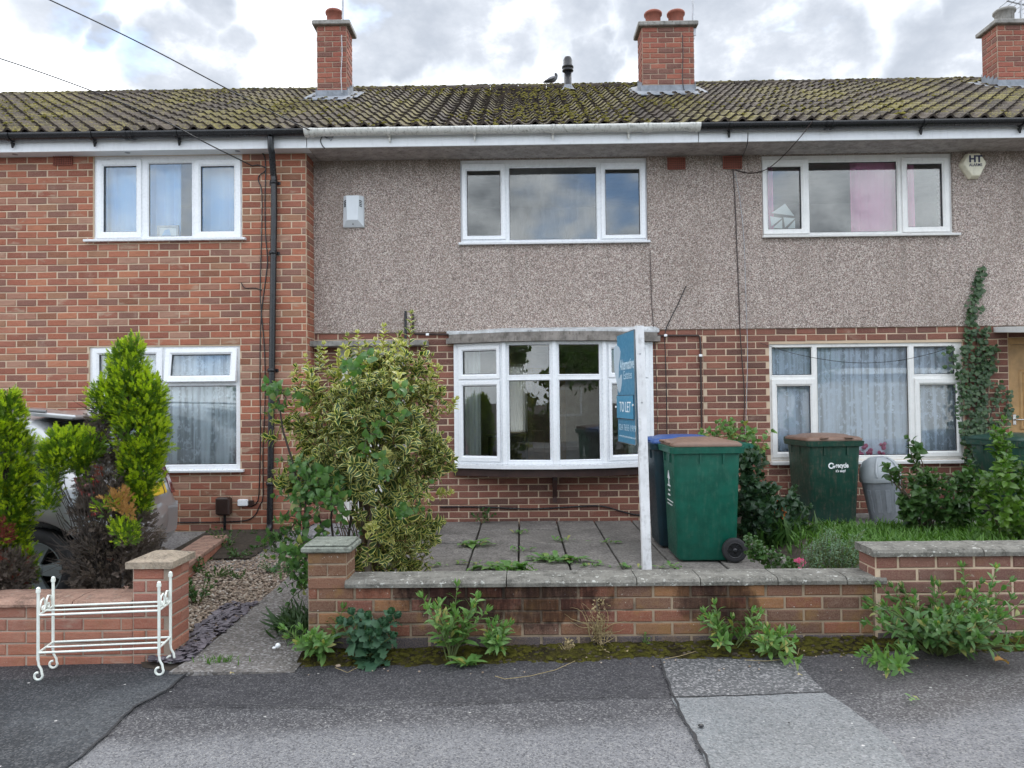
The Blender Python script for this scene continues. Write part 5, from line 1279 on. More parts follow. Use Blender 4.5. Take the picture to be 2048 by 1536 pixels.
for a, b in ((FL, BLk), (FR, BR_)):
    d = (b - a); L = d.length; d.normalize(); ta = a.z + tops[0] - .02
    for s, base, dd in ((1, a, d), (-1, b, -d)):
        z0 = base.z + tops[0] - .17; pts = []
        c = lambda u, v: base + dd * u + Vector((0, 0, z0 - base.z + v))
        pts = [c(.004, 0), c(.006, .035), c(.018, .08), c(.04, .112), c(.066, .118), c(.086, .10), c(.09, .075), c(.078, .052), c(.06, .047), c(.05, .06), c(.056, .074), c(.066, .074)]
        m = MB(); m.tube(pts, .0055, 7); m.build('scroll', WHITEM, st)

# ------------------------------------------------------------------ estate-agent board on its post
Yp = 4.97; pb = U(1294, 1152, Yp); pt = U(1277.5, 652, Yp)
sg = thing('to_let_sign', (pb.x, Yp, .1), 'blue letting board on a leaning white wooden post behind the front wall', 'sign')
m = MB(); hw = .029
m.loft([[(c.x + sx * hw, Yp + sy * hw, z) for sx, sy in ((-1, -1), (1, -1), (1, 1), (-1, 1))] for c, z in ((pb + (pb - pt) * .13, .07), (pb, pb.z), (pt, pt.z))], 0, True, False); m.build('post', plain('post_white_paint', (.72, .73, .74), .55, var=.12, bump=.15, dirt=.35), sg)
SIGNB = plain('sign_blue', (.025, .19, .33), .35, var=.05); SIGNG = plain('sign_logo_grey', (.42, .52, .60), .4, var=.05); SIGNL = plain('sign_text', (.50, .66, .76), .4); CORR = plain('sign_edge', (.14, .16, .17), .8, var=.4, bump=.5)
Bp = U(1268, 770, Yp - .01); Bp.z = 0; Bp.y = Yp - .02; Ap = U(1235, 770, 5.42); Ap.z = 0
dx_ = (Bp - Ap).normalized(); nrm = dx_.cross(Vector((0, 0, 1))); bw = (Bp - Ap).length
BW_ = Matrix(((dx_.x, 0, nrm.x, Ap.x), (dx_.y, 0, nrm.y, Ap.y), (0, 1, 0, 0), (0, 0, 0, 1)))      # x along, y up, z to the viewer
def onb(zx, zy):      # a point of the enlarged board view -> board coordinates
    d = ray(1220 + zx / 5.91, 640 + zy / 5.91); k = (Ap - EYE).dot(nrm) / d.dot(nrm); p = EYE + d * k; return ((p - Ap).dot(dx_), p.z)
tl_, tr_, br2, bl2 = onb(76, 215), onb(296, 90), onb(335, 1470), onb(85, 1440)
ztop_, zbot = (tl_[1] + tr_[1]) / 2, (br2[1] + bl2[1]) / 2
m = MB(); m.box(0, bw + .01, zbot, ztop_, -.006, 0, 0, X=BW_); m.build('board', SIGNB, sg)
m = MB()
for a, b, c, d in ((-.004, bw + .012, ztop_, ztop_ + .005), (-.004, bw + .012, zbot - .005, zbot), (bw + .0105, bw + .015, zbot, ztop_)): m.box(a, b, c, d, -.007, .001, X=BW_)
m.build('board_edge', CORR, sg)
lg = [(45, 350), (58, 312), (82, 300), (108, 322), (125, 372), (122, 430), (106, 560), (104, 706), (128, 648), (142, 645), (140, 760), (128, 838), (110, 865), (95, 822), (74, 700), (54, 590)]
lp = [onb(*z) for z in lg]; m = MB(); n = len(lp)
m.add([(a, b, .0015) for a, b in lp] + [(a, b, -.004) for a, b in lp], [tuple(range(n - 1, -1, -1)), tuple(range(n, 2 * n))] + [(i, (i + 1) % n, (i + 1) % n + n, i + n) for i in range(n)], X=BW_); m.build('emblem', SIGNG, sg)
s0, s1 = onb(80, 905), onb(306, 1160); s2 = onb(80, 1168); s3_ = onb(306, 880)
za, zb_ = (s0[1] + s3_[1]) / 2, (s1[1] + s2[1]) / 2
m = MB(); m.box(-.006, bw - .01, zb_, za, .001, .006, X=BW_); m.build('slip_board', plain('slip_blue', (.03, .235, .40), .35, var=.05), sg)
m = MB(); [m.box(a, b, zb_ - .003, za + .003, .0005, .0045, X=BW_) for a, b in ((-.0085, -.0062), (bw - .0098, bw - .0075))]; m.box(-.006, bw - .01, za, za + .004, .0005, .0062, X=BW_); m.box(-.006, bw - .01, zb_ - .005, zb_, .0005, .0062, X=BW_); m.build('slip_edge', GASKET, sg)
for zx, zy in ((83, 1028), (285, 1007)):
    u, v = onb(zx, zy); m = MB(); m.prism([(-.018, .0), (0, .008), (.018, 0), (0, -.008)], .004, X=BW_ @ Matrix.Translation((u, v, .0065)) @ Matrix.Rotation(R_(90), 4, 'X')); m.build('bolt_cap', INK, sg)
for zx, zy in ((355, 400), (376, 975)):
    p = U(1220 + zx / 5.91, 640 + zy / 5.91, Yp - hw); m = MB(); m.tube([p, p + Vector((0, -.004, 0))], .006, 8); m.build('bolt', GALV, sg)
TX = []
def stext(s, x0, y0, x1, y1, hgt, bold, z=.0012, mat=None):
    a, b = onb(x0, y0), onb(x1, y1); o = text(s, hgt / .72, BW_ @ Matrix.Translation((a[0], (a[1] + b[1]) / 2 - hgt / 2, z)), mat or SIGNL, sg, bold=bold, al='LEFT', ext=.0003); TX.append((o, a[0], b[0])); return o
stext('Alternative', 118, 540, 285, 490, .075, .0022); stext('Estates', 160, 650, 258, 640, .06, -.0005); stext('TO LET', 122, 1032, 255, 1015, .075, .0, .0063, INK)
stext('024 7655 1919', 108, 1275, 306, 1268, .045, 0); stext('www.alternativeestates.co.uk', 112, 1380, 308, 1378, .016, .0002)
bpy.context.view_layer.update()
for o, a, b in TX:
    w0 = max(v[0] for v in o.bound_box) - min(v[0] for v in o.bound_box)
    o.matrix_basis = o.matrix_basis @ Matrix.Diagonal(((b - a) / max(w0, 1e-3), 1, 1, 1))

# ------------------------------------------------------------------ wheeled bins
def rr_ring(w, d, r, z, n=4, dy=0):
    pts = []
    for cx, cy, a0 in ((1, 1, 0), (-1, 1, 90), (-1, -1, 180), (1, -1, 270)):
        for k in range(n + 1):
            a = R_(a0 + 90 * k / n); pts.append((cx * (w / 2 - r) + r * math.cos(a), dy + cy * (d / 2 - r) + r * math.sin(a), z))
    return pts
RUBBER = plain('rubber_black', (.02, .02, .022), .8, var=.3, bump=.3)
def wheelie_bin(loc, rz, bodym, lidm, label, h=1.0, wb=.46, db=.50, wt=.56, dt=.62, name='wheeled_bin', tilt=0):
    k = bpy.data.objects.new(name, None); W = Matrix.Translation(loc) @ Matrix.Rotation(rz, 4, 'Z') @ Matrix.Rotation(tilt, 4, 'Y'); link(k, None, W); tag(k, label, 'bin')
    m = MB(); zt_ = h - .115
    m.loft([rr_ring(wb * .94, db * .94, .04, .012), rr_ring(wb, db, .05, .03), rr_ring(wb + (wt - wb) * .9, db + (dt - db) * .9, .05, zt_ - .06), rr_ring(wt, dt, .05, zt_)], 0, True, True, X=W)
    for sx in (-1, 1):        # fins under the rim
        for yy_ in (-.06, .13): m.box(-.004, .004, -.006, .006, -.085, 0, X=W @ Matrix.Translation((sx * (wt / 2 + .008), yy_, zt_)))
    for xx_ in (-.12, .12): m.box(-.006, .006, -.010, .006, -.085, 0, X=W @ Matrix.Translation((xx_, -dt / 2 - .002, zt_)))
    m.build('body', bodym, k, W=None)
    m = MB(); m.loft([rr_ring(wt + .008, dt + .008, .05, zt_ - .004), rr_ring(wt + .055, dt + .06, .05, zt_ + .002), rr_ring(wt + .065, dt + .075, .05, zt_ + .052), rr_ring(wt + .03, dt + .03, .05, zt_ + .055)], 0, True, False, X=W)
    m.build('rim', bodym, k)
    z = zt_ + .057; m = MB()
    m.loft([rr_ring(wt + .045, dt + .03, .05, z), rr_ring(wt + .05, dt + .035, .05, z + .018), rr_ring(wt - .0, dt - .02, .06, z + .038), rr_ring(wt - .10, dt - .14, .08, z + .046), rr_ring(wt - .16, dt - .22, .09, z + .060), rr_ring(wt * .4, dt * .4, .08, z + .066)], 0, True, True, X=W)
    m.build('lid', lidm, k)
    m = MB()
    for sx in (-1, 1): m.tube([(sx * .16, -dt / 2 - .0, z + .024), (sx * .16, -dt / 2 - .035, z + .03), (sx * .10, -dt / 2 - .04, z + .034), (sx * .10, -dt / 2 - .0, z + .03)], .012, 7, X=W)
    m.build('lid_handle', lidm, k)
    m = MB(); m.tube([(-wt / 2 + .02, dt / 2 + .095, z + .0), (wt / 2 - .02, dt / 2 + .095, z + .0)], .017, 10, X=W)
    for sx in (-1, -.33, .33, 1): m.box(-.014, .014, 0, .11, -.02, .022, X=W @ Matrix.Translation((sx * (wt / 2 - .05), dt / 2 - .01, z)))
    m.build('handle_bar', bodym, k)
    for sx in (-1, 1):
        cw = W @ Matrix.Translation((sx * (wb / 2 + .032), db / 2 - .035, .102)) @ Matrix.Rotation(R_(90), 4, 'Y')
        w_ = bpy.data.objects.new('wheel', None); link(w_, k, cw)
        m = MB(); m.lathe([(.066, -.024), (.088, -.026), (.1, -.018), (.102, 0), (.1, .018), (.088, .026), (.066, .024)], 26, X=cw, cap=False); m.build('tyre', RUBBER, w_)
        m = MB(); m.lathe([(.068, -.015), (.068, .015)], 20, X=cw)
        for s_ in (-1, 1):
            m.lathe([(.0685, s_ * .0155), (.0685, s_ * .024), (.058, s_ * .024), (.055, s_ * .0155)], 20, X=cw, cap=False); m.lathe([(.02, s_ * .0155), (.018, s_ * .026), (.004, s_ * .027)], 12, X=cw)
            for a in range(6): m.box(-.006, .006, .018, .057, min(s_ * .0155, s_ * .021), max(s_ * .0155, s_ * .021), X=cw @ Matrix.Rotation(a * PI / 3, 4, 'Z'))
        m.build('rim', BLACK, w_)
    m = MB(); m.tube([(-wb / 2 - .03, db / 2 - .035, .102), (wb / 2 + .03, db / 2 - .035, .102)], .012, 8, X=W); m.build('axle', GALV, k)
    return k, W
GREENB = plain('bin_green', (.002, .10, .066), .45, var=.25, dirt=.45, dirtc=(.05, .14, .10)); GREEND = plain('bin_dark_green', (.010, .055, .038), .42, var=.2, dirt=.5, dirtc=(.12, .10, .08)); NAVYB = plain('bin_navy', (.008, .03, .042), .4, var=.2)
LIDBR = plain('lid_brown', (.205, .125, .09), .5, var=.15, dirt=.2); LIDBL = plain('lid_blue', (.03, .085, .27), .4, var=.1)
pz = .143
gb = G(1421, 1126, pz); ZB = 1.5 - (U(1400, 888, gb.y + .25).z and 0)
hg = U(1420, 884, gb.y).z - pz + .02
k, W = wheelie_bin((gb.x - .01, gb.y + .27, pz), R_(-90), GREENB, LIDBR, 'bright green wheeled bin with a brown lid on the patio, beside the sign post', hg, .46, .49, .54, .55)
# small printed panel on its front face (faces left)
m = MB(); fx_ = W @ Vector((0, 0, 0))
def printed(k, W, items, y):
    m = MB()
    for (x, z, w_, h_) in items: m.box(x - w_ / 2, x + w_ / 2, y - .0025, y - .0005, z - h_ / 2, z + h_ / 2, X=W)
    m.build('print', INK, k)
tl2 = math.atan((.55 - .49) / 2 / (hg - .12))
WP = W @ Matrix.Translation((0, -.49 / 2 - .002, .03)) @ Matrix.Rotation(tl2, 4, 'X')
printed(k, WP, [(.0, .42, .2, .008), (.02, .45, .24, .008), (-.01, .50, .09, .014), (.0, .54, .07, .014), (.0, .58, .12, .014)], 0)
m = MB(); m.prism([(-.05, 0), (.05, 0), (0, .07)], .002, X=WP @ Matrix.Translation((0, -.0025, .64))); m.prism([(-.012, -.05), (.012, -.05), (.012, 0), (-.012, 0)], .002, X=WP @ Matrix.Translation((0, -.0025, .64))); m.build('print', INK, k)
b2 = G(1335, 1098, pz)
k, W = wheelie_bin((b2.x + .19, b2.y + .27, pz), R_(-90), NAVYB, LIDBL, 'dark navy-green wheeled bin with a blue lid, half hidden behind the bright green bin', U(1330, 876, b2.y + .2).z - pz + .02, .46, .50, .54, .6)
Yb = 7.62; rb0 = U(1663, 1048, Yb); hb = U(1660, 880, Yb).z - rb0.z + .05
k, W = wheelie_bin((U(1668, 960, Yb).x, Yb + .27, rb0.z), R_(4), GREEND, LIDBR, 'dirty dark green recycling bin with a brown lid under the lace-curtained window', hb, .47, .48, .54, .56)
tl3 = math.atan((.56 - .48) / 2 / (hb - .12)); WP = W @ Matrix.Translation((0, -.48 / 2 - .002, .03)) @ Matrix.Rotation(tl3, 4, 'X')
text('recycle', .068, WP @ Matrix.Translation((-.0, -.0025, hb * .60)) @ RX, INK, k, bold=.0022, al='LEFT', font_sx=.68); text("it's easy!", .036, WP @ Matrix.Translation((.0, -.0025, hb * .60 - .045)) @ RX, INK, k, bold=.001, al='LEFT', font_sx=.85)
m = MB(); rs = []
for a in range(30, 330, 15):
    a_ = R_(a); c0, s0_ = math.cos(a_), math.sin(a_); rs.append([(r_ * c0, y_, r_ * s0_) for r_, y_ in ((.032, 0), (.019, 0), (.019, .0018), (.032, .0018))])
m.loft(rs, 0, True, False, X=WP @ Matrix.Translation((-.045, -.0025, hb * .60 + .02))); m.prism([(.012, .0), (.045, .0), (.028, -.03)], .0018, X=WP @ Matrix.Translation((-.045, -.0025, hb * .60 + .02)) ); m.build('arrow_mark', INK, k)
Yb = 7.65; rb1 = U(2000, 1045, Yb)
k, W = wheelie_bin((U(2068, 960, Yb).x, Yb + .25, rb1.z), R_(18), GREEND, plain('lid_dark_green', (.02, .06, .045), .45, var=.2), 'dark green wheeled bin with white stickers beside the wooden door, at the right edge', U(2010, 880, Yb).z - rb1.z + .05, .48, .5, .62, .6)
m = MB(); m.box(-.24, -.16, -.003, -.001, .58, .7, X=W @ Matrix.Translation((0, -.285, 0)) @ Matrix.Rotation(R_(4), 4, 'X')); m.box(-.23, -.13, -.003, -.001, .42, .53, X=W @ Matrix.Translation((0, -.275, 0)) @ Matrix.Rotation(R_(4), 4, 'X')); m.build('sticker', INK, k)
# grey dustbin with domed flap lid
Yd = 7.8; a = U(1771, 1044, Yd); k = bpy.data.objects.new('dustbin', None); hd = U(1760, 912, Yd).z - a.z; W = Matrix.Translation(a) @ Matrix.Rotation(R_(-5.5), 4, 'Y'); link(k, None, W); tag(k, 'leaning grey dustbin with a domed flap lid, beside the recycling bin', 'bin')
GREYB = plain('dustbin_grey', (.26, .28, .31), .4, var=.12, dirt=.2); GREYL = plain('dustbin_lid_grey', (.36, .39, .41), .4, var=.1, dirt=.12)
m = MB(); m.lathe([(.135, 0), (.14, .01), (.185, hd * .62), (.19, hd * .64)], 28, X=W); m.build('body', GREYB, k)
for ang in (-128, -98, -68, -38, -8, -158):
    m = MB(); rs = []
    for zz in (.12, hd * .52):
        r_ = .137 + .046 * zz / (hd * .62); rs.append([((r_ + o_) * math.cos(R_(ang + d_)), (r_ + o_) * math.sin(R_(ang + d_)), zz) for d_, o_ in ((-8, .002), (-6.5, .008), (6.5, .008), (8, .002))])
    m.loft(rs, 0, True, False, X=W); m.build('rib_panel', GREYB, k)
m = MB(); R0 = .2; m.lathe([(R0, hd * .63), (R0 + .004, hd * .64), (R0, hd * .70), (R0 * .99, hd * .74), (R0 * .92, hd * .84), (R0 * .74, hd * .93), (R0 * .45, hd * .985), (.02, hd)], 28, X=W); m.build('lid', GREYL, k)
m = MB(); rs = []
for u in range(9):
    t_ = u / 8; el = R_(18 + 62 * t_); hwid = .105 * math.sin(PI * min(1, .5 + (1 - t_) * .5)) * (1 - t_ * .55)
    rs.append([(x_, -math.sqrt(max(0, (R0 * 1.03) ** 2 * math.cos(el) ** 2 - x_ * x_ * .9)) , hd * .69 + hd * .315 * math.sin(el)) for x_ in (-hwid, -hwid * .5, 0, hwid * .5, hwid)])
m.loft(rs, 0, False, True, X=W, close=False); m.build('flap', GREYB, k)
for s_ in (-1, 1):
    m = MB(); m.tube([(s_ * .11, -.168, hd * .72), (s_ * .115, -.165, hd * .80), (s_ * .09, -.14, hd * .91), (s_ * .05, -.09, hd * .985)], .012, 7, X=W); m.build('flap_edge', GREYL, k)

# ------------------------------------------------------------------ silver car on the driveway
CW = Vector((-3.83, 5.5, -.05)); ph = R_(-6); WX = -.17
dC = Vector((math.cos(ph), -math.sin(ph), 0)); nC = Vector((math.sin(ph), math.cos(ph), 0))
XC = Matrix(((-dC.x, nC.x, 0, CW.x), (-dC.y, nC.y, 0, CW.y), (0, 0, 1, CW.z), (0, 0, 0, 1)))     # x = forward of the rear wheel, y = across (0 near side), z up
car = bpy.data.objects.new('parked_car', None); link(car, None, XC); tag(car, 'silver hatchback parked on the drive behind the golden conifers', 'car')
SILVER = NT('car_silver'); SILVER = SILVER.fin(SILVER.bsdf(col=(.40, .415, .43), rough=.3, metal=.45, coat=.7, coatr=.05)); SPLAST = plain('car_grey_trim', (.16, .165, .17), .4)
RED = plain('tail_light_red', (.2, .008, .01), .15, coat=.6); ALLOY = plain('alloy_grey', (.20, .24, .25), .35, metal=.5, var=.1)
wid = 1.74; x0c, x1c = -.70, 3.55; rw, wb_, ra = .31, 2.6, .37
def prof(x):
    def L(tab):
        for (a, b), (c, d) in zip(tab, tab[1:]):
            if x <= c: 
                u = (x - a) / (c - a); u = max(0, min(1, u)); u = u * u * (3 - 2 * u) * .5 + u * .5; return b + (d - b) * u
        return tab[-1][1]
    roof = L([(-.70, .62), (-.66, .80), (-.56, .98), (-.30, 1.26), (-.05, 1.45), (.35, 1.515), (1.2, 1.54), (1.7, 1.49), (2.2, 1.23), (2.75, .95), (3.2, .86), (3.45, .72), (3.55, .55)])
    belt = min(roof - .015, L([(-.70, .60), (-.5, .93), (.2, .96), (1.2, .93), (2.3, .90), (3.3, .8), (3.55, .5)]))
    inset = L([(-.70, .20), (-.60, .08), (-.35, .015), (0, 0), (2.6, 0), (3.2, .05), (3.45, .16), (3.55, .3)])
    bot = L([(-.70, .36), (-.6, .26), (-.3, .2), (3.2, .2), (3.55, .33)])
    return roof, belt, inset, bot
def archz(x, bot):
    z = bot
    for cx in (WX, wb_):
        d = abs(x - cx)
        if d < ra: z = max(z, rw + math.sqrt(ra * ra - d * d))
    return z
xs = sorted(set([round(x0c + i * .045, 3) for i in range(int((x1c - x0c) / .045) + 1)] + [x1c, WX - ra + .001, WX + ra - .001, wb_ - ra + .001, wb_ + ra - .001]))
rs = []
for x in xs:
    roof, belt, ins, bot = prof(x); zb0 = archz(x, bot); rin = ins + .13 + max(0, (roof - belt)) * .16
    sec = [(ins + .03, zb0 - .0), (ins + .0, max(zb0 + .005, .42)), (ins - .012, max(zb0 + .02, .62)), (ins + .012, max(belt - .04, zb0 + .03)), (ins + .03, belt), (max(ins + .03, rin), max(belt + .001, roof - .06)), (rin + .10, max(belt + .002, roof - .015)), (wid * .35, roof + .012), (wid / 2, roof + .016)]
    rs.append([(x, a, b) for a, b in sec] + [(x, wid - a, b) for a, b in sec[:-1][::-1]])
m = MB(); m.loft(rs, 0, True, True, X=XC, close=True); m.build('body', SILVER, car)
# bumper, glass, lamps, plate, wheels
m = MB(); rs = []
for z, e in ((.30, -.01), (.36, .035), (.48, .055), (.60, .05), (.66, .012)):
    rs.append([(-.70 - e + .46 * u ** 2.4 * .5 * 1.0, wid / 2 + s_ * (wid / 2 - .06) * u, z) for s_, us in ((-1, [1, .9, .75, .5, .25]), (1, [0, .25, .5, .75, .9, 1])) for u in us])
m.loft(rs, 0, False, True, X=XC, close=False); m.build('bumper', SILVER, car)
def side_glass(xa, xb, y, nm='side_window'):
    m = MB(); pts = []
    n = 10; lo_ = [(xa + (xb - xa) * i / n) for i in range(n + 1)]
    rs = []
    for x in lo_:
        roof, belt, ins, bot = prof(x); rin = ins + .13 + (roof - belt) * .16; z0 = belt + .025; z1 = max(z0 + .01, roof - .11); yb, yt = ins + .022, max(ins + .03, rin) - .028
        f = lambda z: yb + (yt - yb) * (z - belt) / max(.05, roof - .06 - belt)
        rs.append([(x, f(z0), z0), (x, f(z1), z1)] if y == 0 else [(x, wid - f(z0), z0), (x, wid - f(z1), z1)])
    m.loft(rs, 0, False, True, X=XC, close=False); m.build(nm, CARGLASS2, car)
CARGLASS2 = plain('car_window_dark', (.012, .016, .018), .05, coat=1, var=0)
for y in (0, 1): side_glass(-.28, .42, y); side_glass(.50, 1.15, y); side_glass(1.25, 1.95, y)
m = MB(); rs = []
for x, f in ((-.575, 0), (-.45, 0), (-.30, 0), (-.12, 0)):
    roof = prof(x)[0]; w_ = .52 - .06 * (x + .575) ; rs.append([(x - .012, wid / 2 + s_ * w_, roof + .018 - .02 * abs(s_)) for s_ in (-1, -.5, 0, .5, 1)])
m.loft(rs, 0, False, True, X=XC, close=False); m.build('rear_window', CARGLASS2, car)
m = MB(); m.box(-.2, .14, .28, wid - .28, 1.46, 1.495, X=XC @ Matrix.Rotation(R_(-6), 4, 'Y'), bev=.012); m.build('spoiler', SILVER, car)
for y in (0, 1):
    m = MB(); rs = []
    for z in (.70, .80, .92, 1.0):
        x = -.70 + (z - .62) * .36 + .02; yy_ = .16 + (z - .7) * .03
        r_ = [(x - .012, yy_ + .09, z), (x - .005, yy_ - .03, z), (x + .09, yy_ - .125, z)]; rs.append([(a, b if y == 0 else wid - b, c) for a, b, c in r_])
    m.loft(rs, 0, False, True, X=XC, close=False); m.build('tail_light', RED, car)
YPL = plain('number_plate_yellow', (.75, .50, .03), .4); 
m = MB(); m.box(-.012, 0, -.26, .26, -.056, .056, X=XC @ Matrix.Translation((-.725, wid / 2, .80)) @ Matrix.Rotation(R_(18), 4, 'Y'), bev=.004); np_ = m.build('number_plate', YPL, car)
PLW = XC @ Matrix.Translation((-.725, wid / 2, .80)) @ Matrix.Rotation(R_(18), 4, 'Y') @ Matrix(((0, 0, -1, -.0135), (1, 0, 0, 0), (0, 1, 0, 0), (0, 0, 0, 1)))
text('J', .095, PLW @ Matrix.Translation((.2, -.034, 0)) @ Matrix.Diagonal((1, 1, 1, 1)), NAVY, car, bold=.003)
for cx in (WX, wb_):
    for side in (0, 1):
        cw = XC @ Matrix.Translation((cx, .10 if side == 0 else wid - .10, rw)) @ Matrix.Rotation(R_(90 if side == 0 else -90), 4, 'X')
        w_ = bpy.data.objects.new('wheel', None); link(w_, car, cw)
        m = MB(); m.lathe([(.215, .085), (.235, .098), (.29, .095), (.308, .07), (.31, 0), (.308, -.07), (.29, -.09), (.22, -.09)], 36, X=cw, cap=False); m.build('tyre', RUBBER, w_)
        m = MB(); m.lathe([(.222, .092), (.214, .094), (.205, .07), (.20, -.08)], 36, X=cw, cap=False)
        m.lathe([(.0, .072), (.05, .074), (.07, .066), (.075, .04)], 24, X=cw, cap=False)
        for a in range(5):
            Q = cw @ Matrix.Rotation(2 * PI * a / 5 + .3, 4, 'Z')
            m.loft([[(-.032, .05, .03), (.032, .05, .03), (.036, .05, .062), (-.036, .05, .062)], [(-.05, .13, .035), (.05, .13, .035), (.046, .13, .066), (-.046, .13, .066)], [(-.075, .208, .04), (.075, .208, .04), (.068, .208, .078), (-.068, .208, .078)]], 0, True, False, X=Q)
            Q2 = cw @ Matrix.Rotation(2 * PI * (a + .5) / 5 + .3, 4, 'Z'); m.lathe([(.012, .04), (.012, .07)], 8, X=Q2 @ Matrix.Translation((0, .055, 0)), )
        m.build('rim', ALLOY, w_)
        m = MB(); m.lathe([(.03, .0745), (.031, .079), (.025, .081), (.024, .077)], 16, X=cw, cap=False); m.build('hub_badge', CHROME, w_)
        m = MB(); m.lathe([(.2, -.03), (.06, -.028)], 24, X=cw, cap=False); m.lathe([(.37, -.06), (.37, .01)], 24, X=cw, cap=False); m.build('brake_disc', BLACK, w_)
m = MB(); m.box(-.35, 3.3, .16, wid - .16, .18, .40, X=XC); m.box(-.36, .36, .11, .4, .3, .66, X=XC); m.box(-.36, .36, wid - .4, wid - .11, .3, .66, X=XC); m.build('underbody', BLACK, car)
m = MB(); m.tube([(-.15, .26, 1.495), (.3, .245, 1.54), (1.2, .24, 1.565), (1.6, .25, 1.52)], .014, 7, X=XC); m.build('roof_rail', SPLAST, car)
m = MB(); m.tube([(-.28, wid / 2, 1.28), (-.36, wid / 2, 1.20), (-.5, wid / 2 + .2, 1.06)], .008, 6, X=XC); m.build('rear_wiper', BLACK, car)
# terracotta pot among the plants, small orange bit by the far bin
a = U(1562, 1020, 7.35); k = thing('plant_pot', (a.x, 7.35, .18), 'orange terracotta pot half hidden in the shrubs left of the recycling bin', 'pot')
m = MB(); hpt = max(.16, a.z - .18 + .1); XP = Matrix.Translation((a.x, 7.35, .18)); m.lathe([(.07, 0), (.105, hpt - .05)], 20, X=XP); m.build('pot_body', plain('pot_orange', (.75, .22, .06), .6, var=.15), k)
m = MB(); m.lathe([(.108, hpt - .052), (.122, hpt - .05), (.125, hpt), (.108, hpt), (.1, hpt - .03)], 20, X=XP); m.build('rim', bpy.data.materials['pot_orange'], k)

# crumbs of moss, earth and dead leaf in the strip
Ws = []
for i in range(3000):
    x = random.uniform(-1.3, 4.4); y = 4.30 + .235 * random.random() ** .8 + .05 * mnoise.noise((x * 2.1, 0, 4)); k = random.uniform(.006, .02) * (.6 if y < 4.3 else 1)
    Ws.append((random.randrange(8), np.array(Matrix.Translation((x, y, max(zm(x, y), gz(x)) - .002)) @ Matrix.Rotation(random.uniform(0, 6), 4, 'Z') @ Matrix.Diagonal((k * 1.5, k, k * .45, 1)))))
scatter('moss_cushions', LUMP, Ws[:2300], [MOSSG2], smooth=True); scatter('earth_crumbs', LUMP, [(a, b @ np.diag((.6, .6, .9, 1))) for a, b in Ws[2300:]], [SOIL], smooth=True)
# ------------------------------------------------------------------ leaves
def leaf_t(W=.3, n=4, fold=.25, droop=.25, margin=0, tipw=.02, peak=.45, wave=0, lobes=0, m0=0, m1=1):
    """a leaf along +y, 1 long; quads only"""
    V = []; F = []; Mi = []
    fr = [-1, 0, 1] if not margin else [-1, -1 + margin, 0, 1 - margin, 1]
    nf = len(fr)
    for i in range(n + 1):
        u = i / n
        w = W / 2 * (math.sin(PI * min(1, u ** (math.log(.5) / math.log(peak)))) ** .8 if 0 < u < 1 else 0) + (tipw if 0 < u < 1 else .004)
        if lobes: w *= (1 + lobes * (1 if i % 2 else -1))
        for f in fr:
            x = f * w; V.append((x, u - droop * .3 * u * u, abs(f) * w * fold + .06 * math.sin(PI * u) - droop * u * u * .55 + (wave * (1 if (i + (f > 0)) % 2 else -1) if abs(f) == 1 else 0)))
    for i in range(n):
        for j in range(nf - 1):
            F.append((i * nf + j, i * nf + j + 1, (i + 1) * nf + j + 1, (i + 1) * nf + j))
            Mi.append((m1 if margin and j in (0, nf - 2) else m0))
    return (np.array(V, float), np.array(F), np.array(Mi))
def tmesh(name, T, mats, r): 
    return fast_mesh(name, T[0], T[1], mats, T[2], np.full(len(T[1]), r), True)
def leaves(parent, Ws, T, mats, n_ind=0, name='leaf', rest='foliage'):
    """the n_ind leaves that show largest become objects, the others one part"""
    if n_ind:
        def sz(a):
            W = a[1]; p = Vector(W[:3, 3]) - EYE; q_ = CR3.transposed() @ p
            px, py = 1024 + 1490 * q_.x / -q_.z, 768 - 1490 * q_.y / -q_.z
            if not (-20 < px < 2068 and -20 < py < 1556): return 0
            return np.linalg.norm(W[:3, 1]) / p.length * (.4 + .6 * abs(Vector(W[:3, 2]).normalized().dot(p.normalized()))) * (1.5 - .5 * (p.length - 3) / 5) - a[2] if len(a) > 2 else np.linalg.norm(W[:3, 1]) / p.length
        Ws = sorted(Ws, key=sz, reverse=True)
        ms = {}
        for a in Ws[:n_ind]:
            key = (a[0], random.randrange(3))
            if key not in ms: ms[key] = tmesh(name, T[a[0]], mats, random.random())
            inst(name, ms[key], parent, Mx(a[1]))
        Ws = Ws[n_ind:]
    if Ws: return scatter(rest, T, [(a[0], a[1]) for a in Ws], mats, parent, smooth=True)
def rv(s=1): return Vector((random.gauss(0, s), random.gauss(0, s), random.gauss(0, s)))
def stem_path(p, d, L, n=5, curl=.0, grav=-.1):
    pts = [Vector(p)]; d = Vector(d).normalized()
    for i in range(n):
        d = (d + rv(.08) * curl + Vector((0, 0, grav * .2))).normalized(); pts.append(pts[-1] + d * L / n)
    return pts
def along(pts, u):
    f = u * (len(pts) - 1); i = min(int(f), len(pts) - 2); return pts[i].lerp(pts[i + 1], f - i), (pts[i + 1] - pts[i]).normalized()
